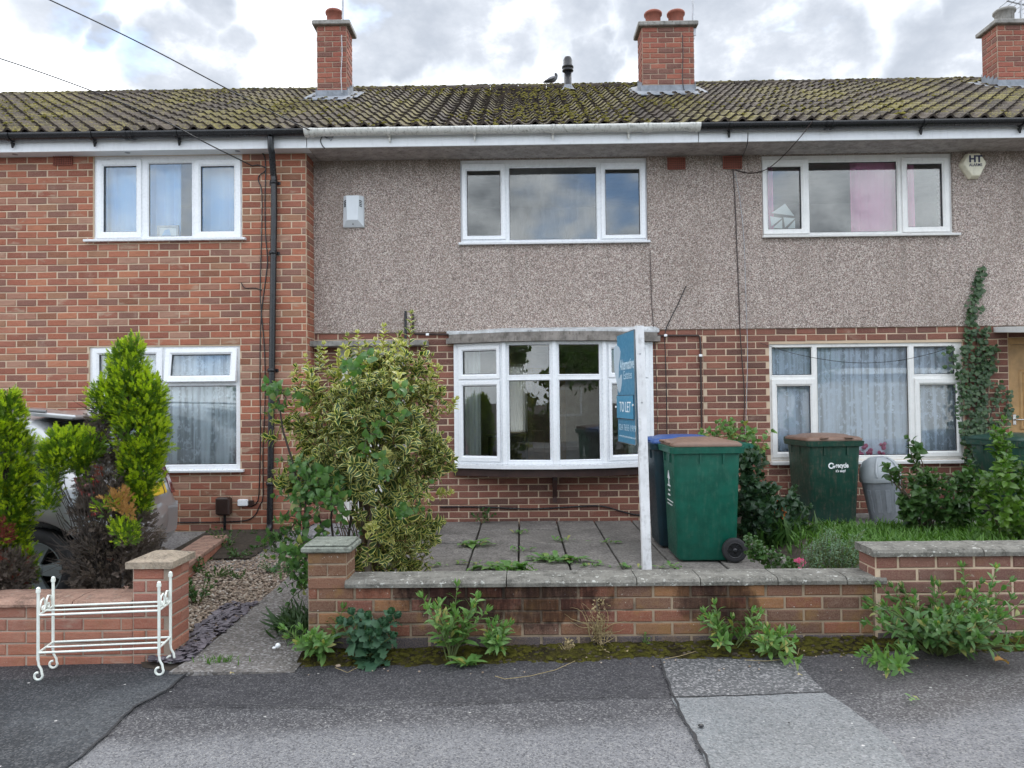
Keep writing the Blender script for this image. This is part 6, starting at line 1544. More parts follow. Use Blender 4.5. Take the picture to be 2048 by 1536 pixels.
def shoot_leaves(pts, n, L, nk, u0=.1, out=.7, pairs=False, tip=3, shrink=.45, k0=0):
    """leaves set spirally (or in pairs) along a shoot"""
    Ws = []; a = random.uniform(0, 6)
    for i in range(n):
        u = u0 + (1 - u0) * i / max(1, n - 1); p, d = along(pts, u); s = L * (1 - shrink * u * u) * random.uniform(.75, 1.15)
        for k in range(2 if pairs else 1):
            ang = a + k * PI; x = d.orthogonal().normalized(); y = d.cross(x); o = x * math.cos(ang) + y * math.sin(ang)
            dd = (o * out + d * (1 - out * .7) + Vector((0, 0, .1))).normalized(); Ws.append((k0 + random.randrange(nk), basis(p, dd + rv(.08), d + rv(.15), s)))
        a += PI / 2 if pairs else 2.4
    p, d = along(pts, 1)
    for i in range(tip):
        x = d.orthogonal().normalized(); y = d.cross(x); ang = a + i * 2 * PI / tip; o = x * math.cos(ang) + y * math.sin(ang)
        Ws.append((k0 + random.randrange(nk), basis(p, d + o * .5, o, L * .5)))
    return Ws
def twigs(name, paths, mat, parent, kind='stuff'):
    m = MB()
    for pts, r0, r1 in paths: m.tube(pts, [r0 + (r1 - r0) * i / (len(pts) - 1) for i in range(len(pts))], 5)
    o = m.build(name, mat, parent)
    if kind and len(paths) > 3: o['kind'] = kind
    return o
def weed(label, base, stems, h, spread, leafL, leafW, mats, n_ind=40, npl=11, name='weed', T=None, stemm=None, lean=(0, 0), out=.75, cat='weed', group=None, r=.004, grav=-.25):
    k = thing(name, base, label, cat, group); Ws = []; paths = []
    T = T or [leaf_t(leafW, 4, .25, .25, peak=.5), leaf_t(leafW * .85, 4, .3, .5, peak=.45), leaf_t(leafW, 4, .15, .1, peak=.5)]
    for i in range(stems):
        a = random.uniform(0, 2 * PI); rr = math.sqrt(random.random()) * spread
        d = Vector((math.cos(a) * rr + lean[0], math.sin(a) * rr * .8 + lean[1], h * random.uniform(.6, 1.0))); L = d.length
        pts = stem_path(Vector(base) + Vector((math.cos(a), math.sin(a), 0)) * spread * .18 * random.random(), d, L, 5, 1, grav)
        paths.append((pts, r, r * .5)); Ws += shoot_leaves(pts, npl, leafL, len(T), .25, out, False, 5)
    twigs('stems', paths, stemm or STEMG, k); leaves(k, Ws, T, mats, n_ind)
    return k
def rosette(label, base, n, L, W, mats, name='weed', T=None, up=.35, n_ind=8, cat='weed', group=None, sx=1, jit=.02):
    k = thing(name, base, label, cat, group); T = T or [leaf_t(W, 6, .2, .5, lobes=.28, peak=.6), leaf_t(W, 6, .2, .35, lobes=.22, peak=.65)]; Ws = []
    for i in range(n):
        a = random.uniform(0, 2 * PI); u = random.uniform(.15, 1) * up * 2
        p = Vector(base) + Vector((random.gauss(0, jit) * 2.0 * sx, random.gauss(0, jit), .004)); Ws.append((random.randrange(len(T)), basis(p, (math.cos(a) * sx, math.sin(a), u), (0, 0, 1), L * random.uniform(.55, 1.1))))
    leaves(k, Ws, T, mats, n_ind); return k

# ------------------------------------------------------------------ the variegated shrub
def poly_shoots(poly, Y, n, dy, zmin=None):
    xs = [p[0] for p in poly]; ys = [p[1] for p in poly]; out = []
    cx, cy = sum(xs) / len(xs), sum(ys) / len(ys)
    while len(out) < n:
        x, y = random.uniform(min(xs), max(xs)), random.uniform(min(ys), max(ys))
        if not in_poly(x, y, poly): continue
        e = 1.0                                       # how far inside the outline
        for s_ in (.12, .25, .4, .6):
            if not all(in_poly(cx + (x - cx) * (1 + s_), y + oy, poly) for oy in (-40 * s_ * 2, 40 * s_ * 2)): e = s_; break
        dep = dy * min(1, .25 + e) ; yy_ = random.choice((-1, -1, -1, -1, 1)) * dep * random.uniform(.25, 1)
        out.append((U(x, y, Y + yy_), e))
    return out
SHR = [(700, 712), (735, 715), (770, 712), (800, 700), (822, 690), (838, 720), (856, 745), (860, 760), (862, 775), (862, 800), (884, 815), (868, 850), (872, 905), (885, 940), (872, 960), (852, 975), (864, 1060), (862, 1090), (838, 1120), (815, 1150), (700, 1150), (700, 1050), (690, 1000), (640, 985), (585, 985), (572, 955), (590, 935), (610, 900), (600, 880), (580, 860), (590, 835), (610, 800), (600, 790), (600, 765), (620, 752), (645, 760), (660, 765), (672, 745)]
Ys = 5.55
sh = thing('variegated_shrub', (U(730, 1150, Ys).x, Ys, .1), 'large shrub with cream-edged green leaves behind the gate pillar', 'shrub')
TV = [leaf_t(.38, 4, .3, .35, .36, peak=.42), leaf_t(.33, 4, .35, .6, .36, peak=.45), leaf_t(.42, 4, .2, .2, .33, peak=.45)]
TV += [(a, b, np.where(c == 0, 2, 1)) for a, b, c in TV]
base_pts = [Vector((sh.location.x + random.uniform(-.07, .10), Ys + random.uniform(-.08, .1), .1)) for _ in range(7)]
Ws = []; paths = []; cz = U(720, 850, Ys); big = []
ctr = U(725, 900, Ys)
for p, e in poly_shoots(SHR, Ys, 700, .42):
    gp_ = mnoise.noise((p.x * 3.1, p.z * 3.1, p.y * 2)); low = p.z < .84 and p.x < U(758, 900, Ys).x
    if gp_ < -.2 and random.random() < .65 or low and random.random() < .85: continue
    o = (p - ctr); o.z *= .5; d = (o.normalized() * .75 + Vector((0, 0, .75 if p.z > 1.0 else .25)) + rv(.28)); L = random.uniform(.12, .24)
    pts = stem_path(p - d.normalized() * L * .5, d, L, 4, 1, -.15); paths.append((pts, .0028, .0015))
    Ws += shoot_leaves(pts, random.randint(4, 7), random.uniform(.07, .12), 3, .1, .8, True, 3, .3, 3 if random.random() < (.28 if p.z > 1.45 else .05) else 0)
for (x, y, xt, yt) in ((818, 700, 822, 628), (702, 740, 700, 672), (745, 740, 748, 682), (655, 760, 648, 690), (870, 790, 880, 736), (600, 790, 592, 735), (860, 850, 900, 800), (890, 930, 906, 930), (575, 960, 545, 960), (585, 850, 548, 845), (845, 1060, 884, 1050), (640, 745, 636, 700), (780, 700, 800, 668), (720, 720, 716, 668), (765, 705, 772, 655), (680, 760, 672, 706), (620, 770, 612, 715), (850, 760, 862, 712), (835, 730, 846, 690), (895, 830, 912, 800), (870, 990, 900, 985), (560, 880, 530, 872)):
    a, b = U(x, y, Ys - .05), U(xt, yt, Ys - .05); pts = stem_path(a, b - a, (b - a).length, 5, .4, 0); paths.append((pts, .004, .002)); Ws += shoot_leaves(pts, 8, .085, 3, .05, .75, True, 4, .45, random.choice((0, 3)))
for i, bp in enumerate(base_pts):
    tgt = U(random.uniform(640, 830), random.uniform(800, 950), Ys + random.uniform(-.15, .25)); pts = [bp.lerp(tgt, k / 6) + rv(.012) for k in range(7)]
    m = MB(); m.tube(pts, [.021 - .012 * k / 6 for k in range(7)], 7); m.build('stem', BARK, sh)
a, b = U(736, 1150, Ys - .2), U(748, 985, Ys - .28); m = MB(); m.tube([a.lerp(b, k / 5) + rv(.004) for k in range(6)], [.026, .023, .021, .019, .017, .015], 8); m.build('stem', BARK, sh)
for i in range(60):
    x, y = random.uniform(640, 840), random.uniform(900, 1120); a = random.choice(base_pts); b = U(x, y, Ys + random.uniform(-.2, .2)); paths.append(([a.lerp(b, k / 5) + rv(.015) for k in range(6)], .006, .002))
twigs('twigs', paths, STEMR, sh); leaves(sh, Ws, TV, [L_VAR, L_CREAM, L_VARN], 300)
# plain dark green growth through and left of it
dk = thing('climbing_shrub', (U(640, 1150, 5.35).x, 5.35, .08), 'dark green broad-leaved climber growing through the left side of the variegated shrub', 'shrub')
TD = [leaf_t(.62, 4, .2, .4, peak=.4), leaf_t(.55, 4, .25, .6, peak=.42)]; Ws = []; paths = []
for poly, n, Yd_ in (([(600, 905), (640, 900), (700, 930), (690, 1010), (660, 1080), (610, 1060), (560, 1040), (590, 980)], 46, 5.25), ([(545, 770), (600, 775), (620, 800), (580, 820), (545, 800)], 9, 5.4), ([(580, 1085), (640, 1075), (645, 1150), (625, 1190), (585, 1165), (590, 1120)], 26, 5.0), ([(760, 780), (815, 780), (820, 830), (780, 840)], 4, 5.08), ([(720, 860), (770, 850), (765, 960), (720, 940)], 5, 5.08), ([(800, 990), (840, 990), (830, 1045), (800, 1040)], 4, 5.1), ([(640, 930), (700, 960), (700, 1040), (650, 1020)], 10, 5.12), ([(560, 1050), (610, 1050), (600, 1085), (555, 1080)], 8, 5.3), ([(690, 720), (740, 720), (730, 750), (690, 750)], 4, 5.2)):
    for p, e in poly_shoots(poly, Yd_, n, .1):
        d = Vector((p.x - ctr.x, -.6, random.uniform(-.2, .5))) + rv(.35); pts = stem_path(p, d, random.uniform(.10, .18), 4, 1, -.5); paths.append((pts, .003, .0018)); Ws += shoot_leaves(pts, 5, .085, 2, .1, .85, False, 2, .3)
b0 = Vector((dk.location.x, 5.3, .08))
for (x, y) in ((600, 950), (560, 790), (590, 1080), (680, 960), (640, 1040), (780, 830)):
    b = U(x, y, 5.3); pts = [b0.lerp(b, k / 6) + rv(.02) for k in range(7)]; m = MB(); m.tube(pts, [.012 - .001 * k for k in range(7)], 6); m.build('stem', BARKD, dk)
twigs('twigs', paths, BARKD, dk); leaves(dk, Ws, TD, [L_WEED2], 160)

# ------------------------------------------------------------------ golden conifers
def spray_t(seed, n=6, mi=0):
    rr = random.Random(seed); V = []; F = []
    def q_(a, b, w, z=0):
        a = np.array(a); b = np.array(b); d = b - a; nrm = np.array((-d[1], d[0], 0)); nrm = nrm / (np.linalg.norm(nrm) + 1e-9) * w; mid = a + d * .5; b0 = len(V)
        V.extend([tuple(a), tuple(mid + nrm + (0, 0, z)), tuple(b), tuple(mid - nrm + (0, 0, z))]); F.append((b0, b0 + 1, b0 + 2, b0 + 3))
    q_((0, 0, 0), (0, 1, .06), .05)
    for i in range(n):
        u = .1 + .78 * i / n
        for s in (-1, 1):
            L = (.52 - .36 * u) * rr.uniform(.7, 1.15); a = (0, u, .05 * u); b = (s * L * .50, u + L * .95, .05 * u + rr.uniform(-.10, .14)); q_(a, b, .042, .015)
            for kk in (.45, .75):
                m0 = [a[j] + (b[j] - a[j]) * kk for j in range(3)]; l2 = L * .32; q_(m0, (m0[0] + s * l2 * .75, m0[1] + l2 * .42, m0[2] + rr.uniform(-.06, .06)), .03, .01); q_(m0, (m0[0] - s * l2 * .1, m0[1] + l2 * .8, m0[2] + rr.uniform(-.06, .06)), .03, .01)
    return (np.array(V), np.array(F), np.full(len(F), mi))
SP = [spray_t(s, 5, mi) for mi in range(5) for s in range(3)]       # 0 gold 1 green 2 dead 3 rust 4 reddish
CMATS = [L_CON, L_CON2, L_DEAD, L_RUST, L_RED]
def lobe(Ws, c, r, n, mi, L=.052, up=.9, shell=.6, mixm=None, half=False):
    """a lobe of foliage: tufts of sprays that all point the same way, so that the outline breaks into feathery tips"""
    c = Vector(c)
    for i in range(int(n * 2.6 / 5)):
        v = rv(1).normalized(); u = shell + (1 - shell) * random.random() ** .5; nz = 1 + .2 * mnoise.noise(tuple(v * 2.3 + c)); p = c + Vector((v.x * r[0], v.y * r[1], v.z * r[2])) * u * nz
        o = Vector((v.x / r[0], v.y / r[1], v.z / r[2])).normalized(); d = (o * .65 + Vector((0, 0, up)) + rv(.25)).normalized(); k = random.uniform(.75, 1.3); tip = mi == 0 and u > .84
        for q_ in range(7):
            f = q_ / 6; m_ = mi
            if mixm and random.random() < mixm[1]: m_ = mixm[0]
            elif mi == 0 and (not tip or f < .3 or random.random() < .12): m_ = 1
            e = rv(1); e = (e - d * e.dot(d)).normalized(); a_ = p + d * (f - .4) * L * 1.3 * k + e * L * .22 * (1 - f)
            Ws.append((m_ * 3 + random.randrange(3), basis(a_, d + e * (.75 - .55 * f), o + rv(.5), L * k * (.95 - .3 * f) * random.uniform(.8, 1.15), random.uniform(.6, 1))))
def pl_(px, py, Y, rx, rz, ry=None):
    return U(px, py, Y), (rx * Y / 1490, (ry or rx) * Y / 1490, rz * Y / 1490)
Yc1 = 5.0
c2 = thing('golden_conifer', (U(225, 1185, Yc1).x, Yc1, .09), 'half-dead golden conifer with a bare brown middle, beside the brick wall pillar', 'conifer')
Wg = []
for (px, py, rx, rz, n) in ((258, 752, 34, 46, 330), (272, 800, 50, 56, 520), (284, 872, 46, 76, 600), (282, 938, 36, 60, 420), (276, 1000, 21, 34, 170), (220, 800, 34, 42, 300), (238, 712, 13, 26, 90), (268, 708, 13, 26, 90), (306, 830, 22, 60, 200)):
    c, r = pl_(px, py, Yc1, rx, rz); lobe(Wg, c, r, n, 0)
for (px, py, rx, rz, n) in ((138, 903, 42, 38, 360), (176, 900, 22, 28, 140), (110, 926, 22, 34, 140), (100, 985, 13, 28, 60), (165, 945, 12, 22, 40), (97, 1010, 12, 14, 26)):
    c, r = pl_(px, py, Yc1 - .12, rx, rz); lobe(Wg, c, r, n, 0, .058)
for (px, py, rx, rz, n) in ((250, 1065, 24, 22, 70), (215, 1015, 16, 12, 24)):
    c, r = pl_(px, py, Yc1 - .3, rx, rz); lobe(Wg, c, r, n, 0, .055)
scatter('foliage', SP, Wg, CMATS, c2)
Wd = []
for (px, py, rx, rz, n, mi) in ((225, 960, 52, 60, 430, 2), (220, 1040, 62, 70, 620, 2), (225, 1125, 68, 68, 700, 2), (240, 880, 34, 50, 160, 2), (205, 850, 22, 34, 90, 2), (290, 1090, 24, 70, 200, 2), (180, 1150, 30, 40, 160, 2)):
    c, r = pl_(px, py, Yc1 + .03, rx, rz); lobe(Wd, c, r, n, mi, .055, .35, .6, (4, .006))
scatter('dead_foliage', SP, Wd, CMATS, c2)
Wr = []
for (px, py, rx, rz, n) in ((232, 1000, 17, 12, 26), (252, 1022, 16, 10, 22)):
    c, r = pl_(px, py, Yc1 - .34, rx, rz); lobe(Wr, c, r, n, 3, .05)
c, r = pl_(203, 945, Yc1 - .25, 9, 12); lobe(Wr, c, r, 7, 4, .035)
scatter('rusty_foliage', SP, Wr, CMATS, c2)
b0 = Vector((c2.location.x, Yc1, .08)); m = MB(); m.tube([b0, b0 + Vector((.02, 0, .5)), b0 + Vector((.08, 0, 1.1)), b0 + Vector((.12, 0, 1.6))], [.05, .042, .03, .012], 9); m.build('trunk', BARKD, c2)
paths = []
for i in range(70):
    a = b0 + Vector((random.uniform(-.05, .05), random.uniform(-.08, .05), random.uniform(.02, .5))); b = U(random.uniform(105, 215), random.uniform(930, 1110), Yc1 - random.uniform(.05, .25)); paths.append(([a.lerp(b, k / 6) + Vector((0, 0, .06 * math.sin(PI * k / 6) * -1)) + rv(.012) for k in range(7)], .0055, .0016))
for i in range(40):
    a = U(random.uniform(150, 180), random.uniform(1090, 1160), Yc1 - .2); b = a + Vector((random.uniform(-.22, -.04), random.uniform(-.1, .05), random.uniform(-.08, .12))); paths.append((stem_path(a, b - a, (b - a).length, 5, 1.6, 0), .0028, .0008))
for i in range(24):
    a = U(random.uniform(195, 235), random.uniform(800, 900), Yc1 - .05); b = a + Vector((random.uniform(-.14, .1), random.uniform(-.1, .05), random.uniform(-.02, .2))); paths.append((stem_path(a, b - a, (b - a).length, 5, 1.2, 0), .0035, .001))
twigs('twigs', paths, BARKD, c2)
c1 = thing('golden_conifer', (U(5, 1185, Yc1).x, Yc1 + .02, .09), 'fuller golden conifer at the left edge, reddish-brown low down', 'conifer'); Wg = []
for (px, py, rx, rz, n) in ((8, 855, 34, 68, 420), (2, 925, 56, 88, 800), (2, 1000, 62, 90, 900), (22, 1040, 28, 80, 360), (-8, 1090, 52, 66, 420), (58, 1140, 11, 44, 90), (-60, 960, 60, 130, 500), (12, 812, 18, 30, 80), (-45, 860, 50, 80, 300)):
    c, r = pl_(px, py, Yc1 + .02, rx, rz); lobe(Wg, c, r, n, 0)
scatter('foliage', SP, Wg, CMATS, c1); Wd = []
for (px, py, rx, rz, n, mi) in ((5, 1150, 46, 40, 420, 2), (-40, 1130, 50, 60, 240, 2)):
    c, r = pl_(px, py, Yc1 - .16, rx, rz); lobe(Wd, c, r, n, mi, .055, .35, .6, (4, .04))
c, r = pl_(-2, 1070, Yc1 - .3, 18, 34); lobe(Wd, c, r, 60, 4, .045, .4)
scatter('dead_foliage', SP, Wd, CMATS, c1)
b0 = Vector((c1.location.x, Yc1 + .02, .08)); m = MB(); m.tube([b0, b0 + Vector((.0, 0, .6)), b0 + Vector((.03, 0, 1.3))], [.05, .04, .014], 9); m.build('trunk', BARKD, c1)

# ------------------------------------------------------------------ weeds on the pavement
def gb_(px, py, dz=.01):
    z = 0
    for _ in range(4): p = G(px, py, z); z = gz(p.x) + dz
    return p
b = gb_(650, 1312); weed('pale green lance-leaved weed at the foot of the gate pillar', b, 12, .27, .19, .112, .27, [L_WEED], 60, 11, lean=(-.02, -.03))
b = gb_(725, 1318)
TP = [leaf_t(.5, 8, .15, .35, lobes=.32, peak=.55, wave=.04), leaf_t(.55, 8, .2, .6, lobes=.28, peak=.6, wave=.05)]
weed('crinkled blue-green weed with large lobed leaves beside the lance-leaved weed', b + Vector((.02, 0, 0)), 14, .30, .14, .12, .5, [L_POPPY], 60, 8, T=TP, r=.006, lean=(.02, -.02), out=.85)
rosette('flat blue-green lobed rosette on the moss in front of the crinkled weed', gb_(735, 1325), 13, .15, .5, [L_POPPY], T=TP, up=.12, n_ind=8)
b = gb_(925, 1318); k = weed('tall fresh green weed with whorled lance leaves, left of the soot stain', b + Vector((-.07, 0, 0)), 13, .40, .13, .112, .28, [L_WEED], 120, 13, lean=(.01, -.04))
weed('lower right offshoot of fresh green weed beside the tall fresh weed', gb_(985, 1312), 9, .20, .09, .10, .28, [L_WEED], 60, 11, lean=(.03, -.03))
rosette('star-shaped green weed rosette on the pavement edge below the tall fresh weed', gb_(938, 1332), 17, .125, .27, [L_WEED], T=[leaf_t(.27, 4, .2, .3, peak=.55)], up=.3, n_ind=10, jit=.012)
b = gb_(1462, 1300); weed('leafy green weed at the foot of the front wall, left of its low twin', b, 12, .24, .16, .10, .28, [L_WEED], 60, 10, lean=(-.01, -.03))
b = gb_(1548, 1312); weed('low sprawling green weed at the foot of the front wall, right of its taller twin', b, 12, .18, .17, .095, .28, [L_WEED], 60, 10, lean=(.03, -.05))
b = gb_(1870, 1305); k = weed('broad clump of dark green weeds spilling onto the pavement before the taller brown wall', b + Vector((.02, .0, 0)), 60, .38, .40, .10, .30, [L_WEED2], 200, 12, lean=(0, -.05), r=.005)
b2_ = gb_(1800, 1325); weed('pale-stemmed weed sprawling in front of the broad dark clump', b2_, 8, .10, .16, .10, .26, [L_WEED], 30, 9, lean=(-.06, -.08))
weed('tall upright weed shoots at the right of the broad clump', gb_(1952, 1290), 5, .50, .09, .085, .30, [L_WEED], 40, 16, lean=(-.03, 0))
def dry(label, base, n, h, w, name='dead_weed'):
    k = thing(name, base, label, 'weed'); m = MB()
    for i in range(n):
        a = Vector(base) + Vector((random.gauss(0, w * .3), random.gauss(0, w * .2), random.random() * h * .4)); pts = stem_path(a, Vector((random.gauss(0, .5), random.gauss(0, .3) - .1, 1)), h * random.uniform(.35, .8), 7, 3.2, -.2); m.tube(pts, [.0022] * 4 + [.0016, .0012, .0008, .0008], 4)
    o = m.build('dry_stems', L_STRAW, k); o['kind'] = 'stuff'; Ws = []
    for i in range(n * 2): p = Vector(base) + Vector((random.gauss(0, w * .35), random.gauss(0, w * .2), random.uniform(.02, h))); Ws.append((0, basis(p, rv(1), rv(1), random.uniform(.012, .03))))
    leaves(k, Ws, [leaf_t(.4, 3, .5, .9)], [L_STRAW], 0, rest='dry_leaves'); return k
dry('tall straw-coloured dead weed against the front wall, nearer the sign post', gb_(1196, 1298), 46, .30, .07)
dry('tangled dry seed stalks beside the crinkled blue-green weed', gb_(757, 1300) + Vector((0, 0, .09)), 34, .22, .08)
dry('low tuft of dry stalks on the moss, left of the tall dead weed', gb_(1136, 1305), 26, .08, .05)
rosette('yellowing leaf rosette under the tall dead weed', gb_(1208, 1300), 8, .07, .4, [L_STRAW], up=.4, n_ind=4)
weed('small yellow-green seedling growing from the wall joint above the moss', gb_(1632, 1282) + Vector((0, .05, .03)), 4, .09, .03, .03, .4, [L_PRIVET], 6, 6)
weed('tiniest yellow-green seedling in the wall joint, right of the other seedling', gb_(1671, 1275) + Vector((0, .05, .04)), 3, .06, .03, .026, .4, [L_PRIVET], 4, 5)
rosette('tiny lone weed in the middle of the pavement at the right', gb_(1829, 1400), 7, .04, .35, [L_WEED], up=.3, n_ind=3, jit=.01)
weed('small green sprig at the foot of the dark blue bricks below the sign post', gb_(1288, 1296), 3, .08, .03, .035, .35, [L_WEED], 5, 6)
TG = [leaf_t(.07, 3, .1, .5, peak=.3), leaf_t(.06, 3, .1, .9, peak=.3)]
def tuft(label, base, n, h, w, mats, cat='grass', kind=None, name='grass_tuft', lean=(0, 0), sy=.5):
    k = thing(name, base, label, cat); Ws = []
    for i in range(n): p = Vector(base) + Vector((random.gauss(0, w * .35), random.gauss(0, w * .35 * sy), -.003)); Ws.append((random.randrange(2), basis(p, Vector((random.gauss(lean[0], .35), random.gauss(lean[1], .35), 1)), rv(1), h * random.uniform(.5, 1.15))))
    leaves(k, Ws, TG, mats, 0, rest='grass_blades'); return k
tuft('thin grass tuft growing at the edge of the concrete path', gb_(436, 1326), 90, .06, .16, [L_GRASS])
tuft('dark trailing grass on the path against the left side of the gate pillar', gb_(592, 1262, .03), 160, .22, .12, [L_GRASSD], lean=(-.5, -.5), sy=1.6)
tuft('dark grass along the path beside the pillar, behind the trailing tuft', Vector((-1.42, 4.85, .03)), 160, .16, .10, [L_GRASSD], lean=(-.4, -.2), sy=3.5)

# weeds in the gravel and between the patio slabs
pz = .146
TS_ = [leaf_t(.34, 7, .2, .35, lobes=.3, peak=.6), leaf_t(.3, 7, .2, .2, lobes=.25, peak=.6)]
PW = [(965, 1046, 'dark', 'dark leafy weed against the wall at the end of a patio joint'), (950, 1090, 0, 'dandelion-like weed on the patio joint near the shrub'), (985, 1138, 0, 'small toothed weed in the second joint from the shrub, behind the coping'), (1035, 1146, 1, 'largest bright green patio weed, close behind the wall coping'),
      (1092, 1122, 0, 'wide toothed weed left of the fourth patio joint'), (1140, 1124, 0, 'wide toothed weed right of the fourth patio joint'), (1180, 1132, 2, 'small weed in the joint between the wide weeds and the sign post'), (1216, 1086, 2, 'small leafy weed on the joint near the bow-window bracket side of the sign post'), (1252, 1136, 2, 'tiny weed in the joint just left of the sign post'), (1343, 1135, 2, 'flat pale weed in the joint before the bright green bin'),
      (1120, 1082, 2, 'small bluish weed on the middle patio joint'), (938, 1128, 2, 'strip of weed in the joint nearest the shrub'), (1039, 1066, 2, 'tiny weed where a joint meets the pale slabs'), (868, 1132, 2, 'small weed at the shrub edge on the patio'), (1040, 1100, 2, 'tiny weed halfway along the straight patio joint')]
for (x, y, s, lab) in PW:
    p = G(x, y, pz)
    if s == 'dark': weed(lab, p, 5, .15, .1, .07, .5, [L_MID], 12, 6)
    else: rosette(lab, p, (26, 34, 14)[s], (.15, .18, .08)[s], .3, [L_WEED], T=TS_, up=(.35, .5, .4)[s], n_ind=(6, 8, 3)[s], sx=(1.3, 1.1, 1.2)[s], jit=(.03, .035, .025)[s])
for (x, y, h, n, lab, sz) in ((395, 1195, .2, 10, 'leafy weed in the gravel beside the low brick pillar', .06), (455, 1100, .26, 8, 'taller weed where the gravel meets the dividing wall', .05), (475, 1115, .12, 9, 'spreading weed in the middle of the gravel', .045), (545, 1140, .12, 12, 'feathery weed on the gravel beside the path', .035), (390, 1140, .14, 6, 'weed beside the dividing wall behind the pink pillar', .05), (510, 1100, .08, 6, 'small weed in the gravel near the path', .04), (430, 1150, .1, 8, 'low weed in the gravel between the dividing wall and the slate', .04), (480, 1150, .07, 6, 'pale small weed on the gravel near the slate chips', .03), (500, 1078, .1, 7, 'weed at the far end of the gravel near the downpipe', .035), (560, 1105, .08, 6, 'small weed at the path edge below the climber', .035)):
    z = .05; p = G(x, y, z); p.z = zpa(p.y) - .01; weed(lab, p, n, h, .13, sz, .5, [L_MID if n < 11 else L_SILVER], 14, 8)

# ------------------------------------------------------------------ right-hand garden
Ws = []
for i in range(15000):
    x = random.uniform(2.25, 7.2); y = random.uniform(5.2, 7.42)
    if x < 2.7 + .2 * mnoise.noise((y * 2, 0, 0)) and random.random() < .6: continue
    z = .065 + min(1, (x - 2.1) * 3) * (.12 + .09 * max(0, min(1, (7.3 - y) / 1.3))); Ws.append((random.randrange(2), basis((x, y, z), (random.gauss(0, .3), random.gauss(-.1, .3), 1), rv(1), random.uniform(.07, .17))))
gr = scatter('lawn_grass', TG, Ws, [L_GRASS]); gr['label'] = 'bright green lawn behind the taller brown wall'
m = MB(); m.box(2.5, 8.4, 7.44, 8.39, .06, .198, bev=.01); struct(m.build('concrete_strip', CONC))
def bush(name, label, polys, base, T, mats, n_ind, leafL, npl=6, out=.8, pairs=False, stemm=None, up=.5, Lsh=(.12, .2), cat='bush', nst=5, grav=-.2):
    k = thing(name, base, label, cat); Ws = []; paths = []; b0 = Vector(base)
    for poly, n, Y, dy in polys:
        c0 = U(sum(p[0] for p in poly) / len(poly), sum(p[1] for p in poly) / len(poly), Y)
        for p, e in poly_shoots(poly, Y, n, dy):
            d = (p - c0) * 1.2 + Vector((0, -.25, up)) + rv(.3); L = random.uniform(*Lsh); pts = stem_path(p - d.normalized() * L * .5, d, L, 4, 1, grav); paths.append((pts, .003, .0016)); Ws += shoot_leaves(pts, npl, leafL, len(T), .1, out, pairs, 3, .3)
        for i in range(nst):
            x, y = random.choice(poly); q_ = U(x, y, Y).lerp(c0, .35); pts = [b0.lerp(q_, j / 6) + rv(.02) for j in range(7)]; m = MB(); m.tube(pts, [.010 - .001 * j for j in range(7)], 6); m.build('stem', stemm or BARK, k)
    twigs('twigs', paths, stemm or STEMG, k); leaves(k, Ws, T, mats, n_ind); return k
TB = [leaf_t(.6, 4, .2, .5, peak=.42), leaf_t(.55, 4, .25, .35, peak=.42)]
TC = [leaf_t(.85, 4, .1, .3, peak=.5), leaf_t(.8, 4, .15, .5, peak=.5)]
bush('bush', 'dark dense bush between the bright green bin and the recycling bin', [([(1475, 920), (1520, 900), (1535, 960), (1575, 985), (1600, 1010), (1590, 1060), (1540, 1085), (1490, 1075), (1478, 1000)], 120, 7.0, .25)], (U(1520, 1085, 7.1).x, 7.1, .1), TB, [L_DARK], 160, .11, 7, nst=6)
k = bush('sapling', 'thin sapling with toothed leaves rising above the bins against the brickwork', [([(1405, 880), (1440, 840), (1470, 850), (1515, 850), (1535, 885), (1500, 905), (1450, 890)], 22, 7.3, .15)], (U(1485, 1080, 7.4).x, 7.4, .1), [leaf_t(.5, 6, .2, .5, lobes=.15, peak=.5)], [L_WEED], 60, .10, 5, nst=3, cat='sapling', stemm=STEMR)
tuft('long arching grass around the terracotta pot', Vector((U(1560, 1090, 6.9).x, 6.9, .12)), 260, .36, .30, [L_MID], sy=.8)
bush('ground_cover', 'round-leaved ground cover along the edge of the patio', [([(1490, 1075), (1530, 1095), (1590, 1130), (1580, 1146), (1540, 1146), (1500, 1110)], 46, 5.75, .22)], (U(1535, 1145, 5.8).x, 5.8, .1), TC, [L_MID], 70, .05, 5, up=.9, Lsh=(.06, .1), cat='plant', nst=1)
Ysl = 5.25
bush('lavender', 'grey-green feathery shrub behind the end of the lower front wall', [([(1640, 1090), (1668, 1060), (1690, 1095), (1715, 1075), (1726, 1120), (1722, 1150), (1640, 1150), (1600, 1140), (1615, 1110)], 110, Ysl, .2)], (U(1670, 1150, Ysl).x, Ysl, .12), [leaf_t(.2, 3, .2, .3), leaf_t(.17, 3, .2, .5)], [L_SILVER], 90, .042, 12, up=1.3, Lsh=(.12, .2), cat='shrub', nst=2)
p = U(1602, 1125, 5.6); k = thing('pink_flower', p - Vector((0, 0, .1)), 'bright pink flowers at the corner of the patio behind the front wall', 'flower'); m = MB(); Ws = []
for i in range(14):
    c = p + Vector((random.gauss(0, .022), random.gauss(0, .02), random.gauss(0, .018)))
    for a in range(5): Ws.append((0, basis(c, (math.cos(a * 1.257), -.3, math.sin(a * 1.257)), (0, -1, .3), .018)))
leaves(k, Ws, [leaf_t(.8, 2, .1, .2)], [PETAL], 0, rest='petals'); m.tube([p - Vector((0, 0, .12)), p], .003, 5); m.build('stem', STEMG, k)
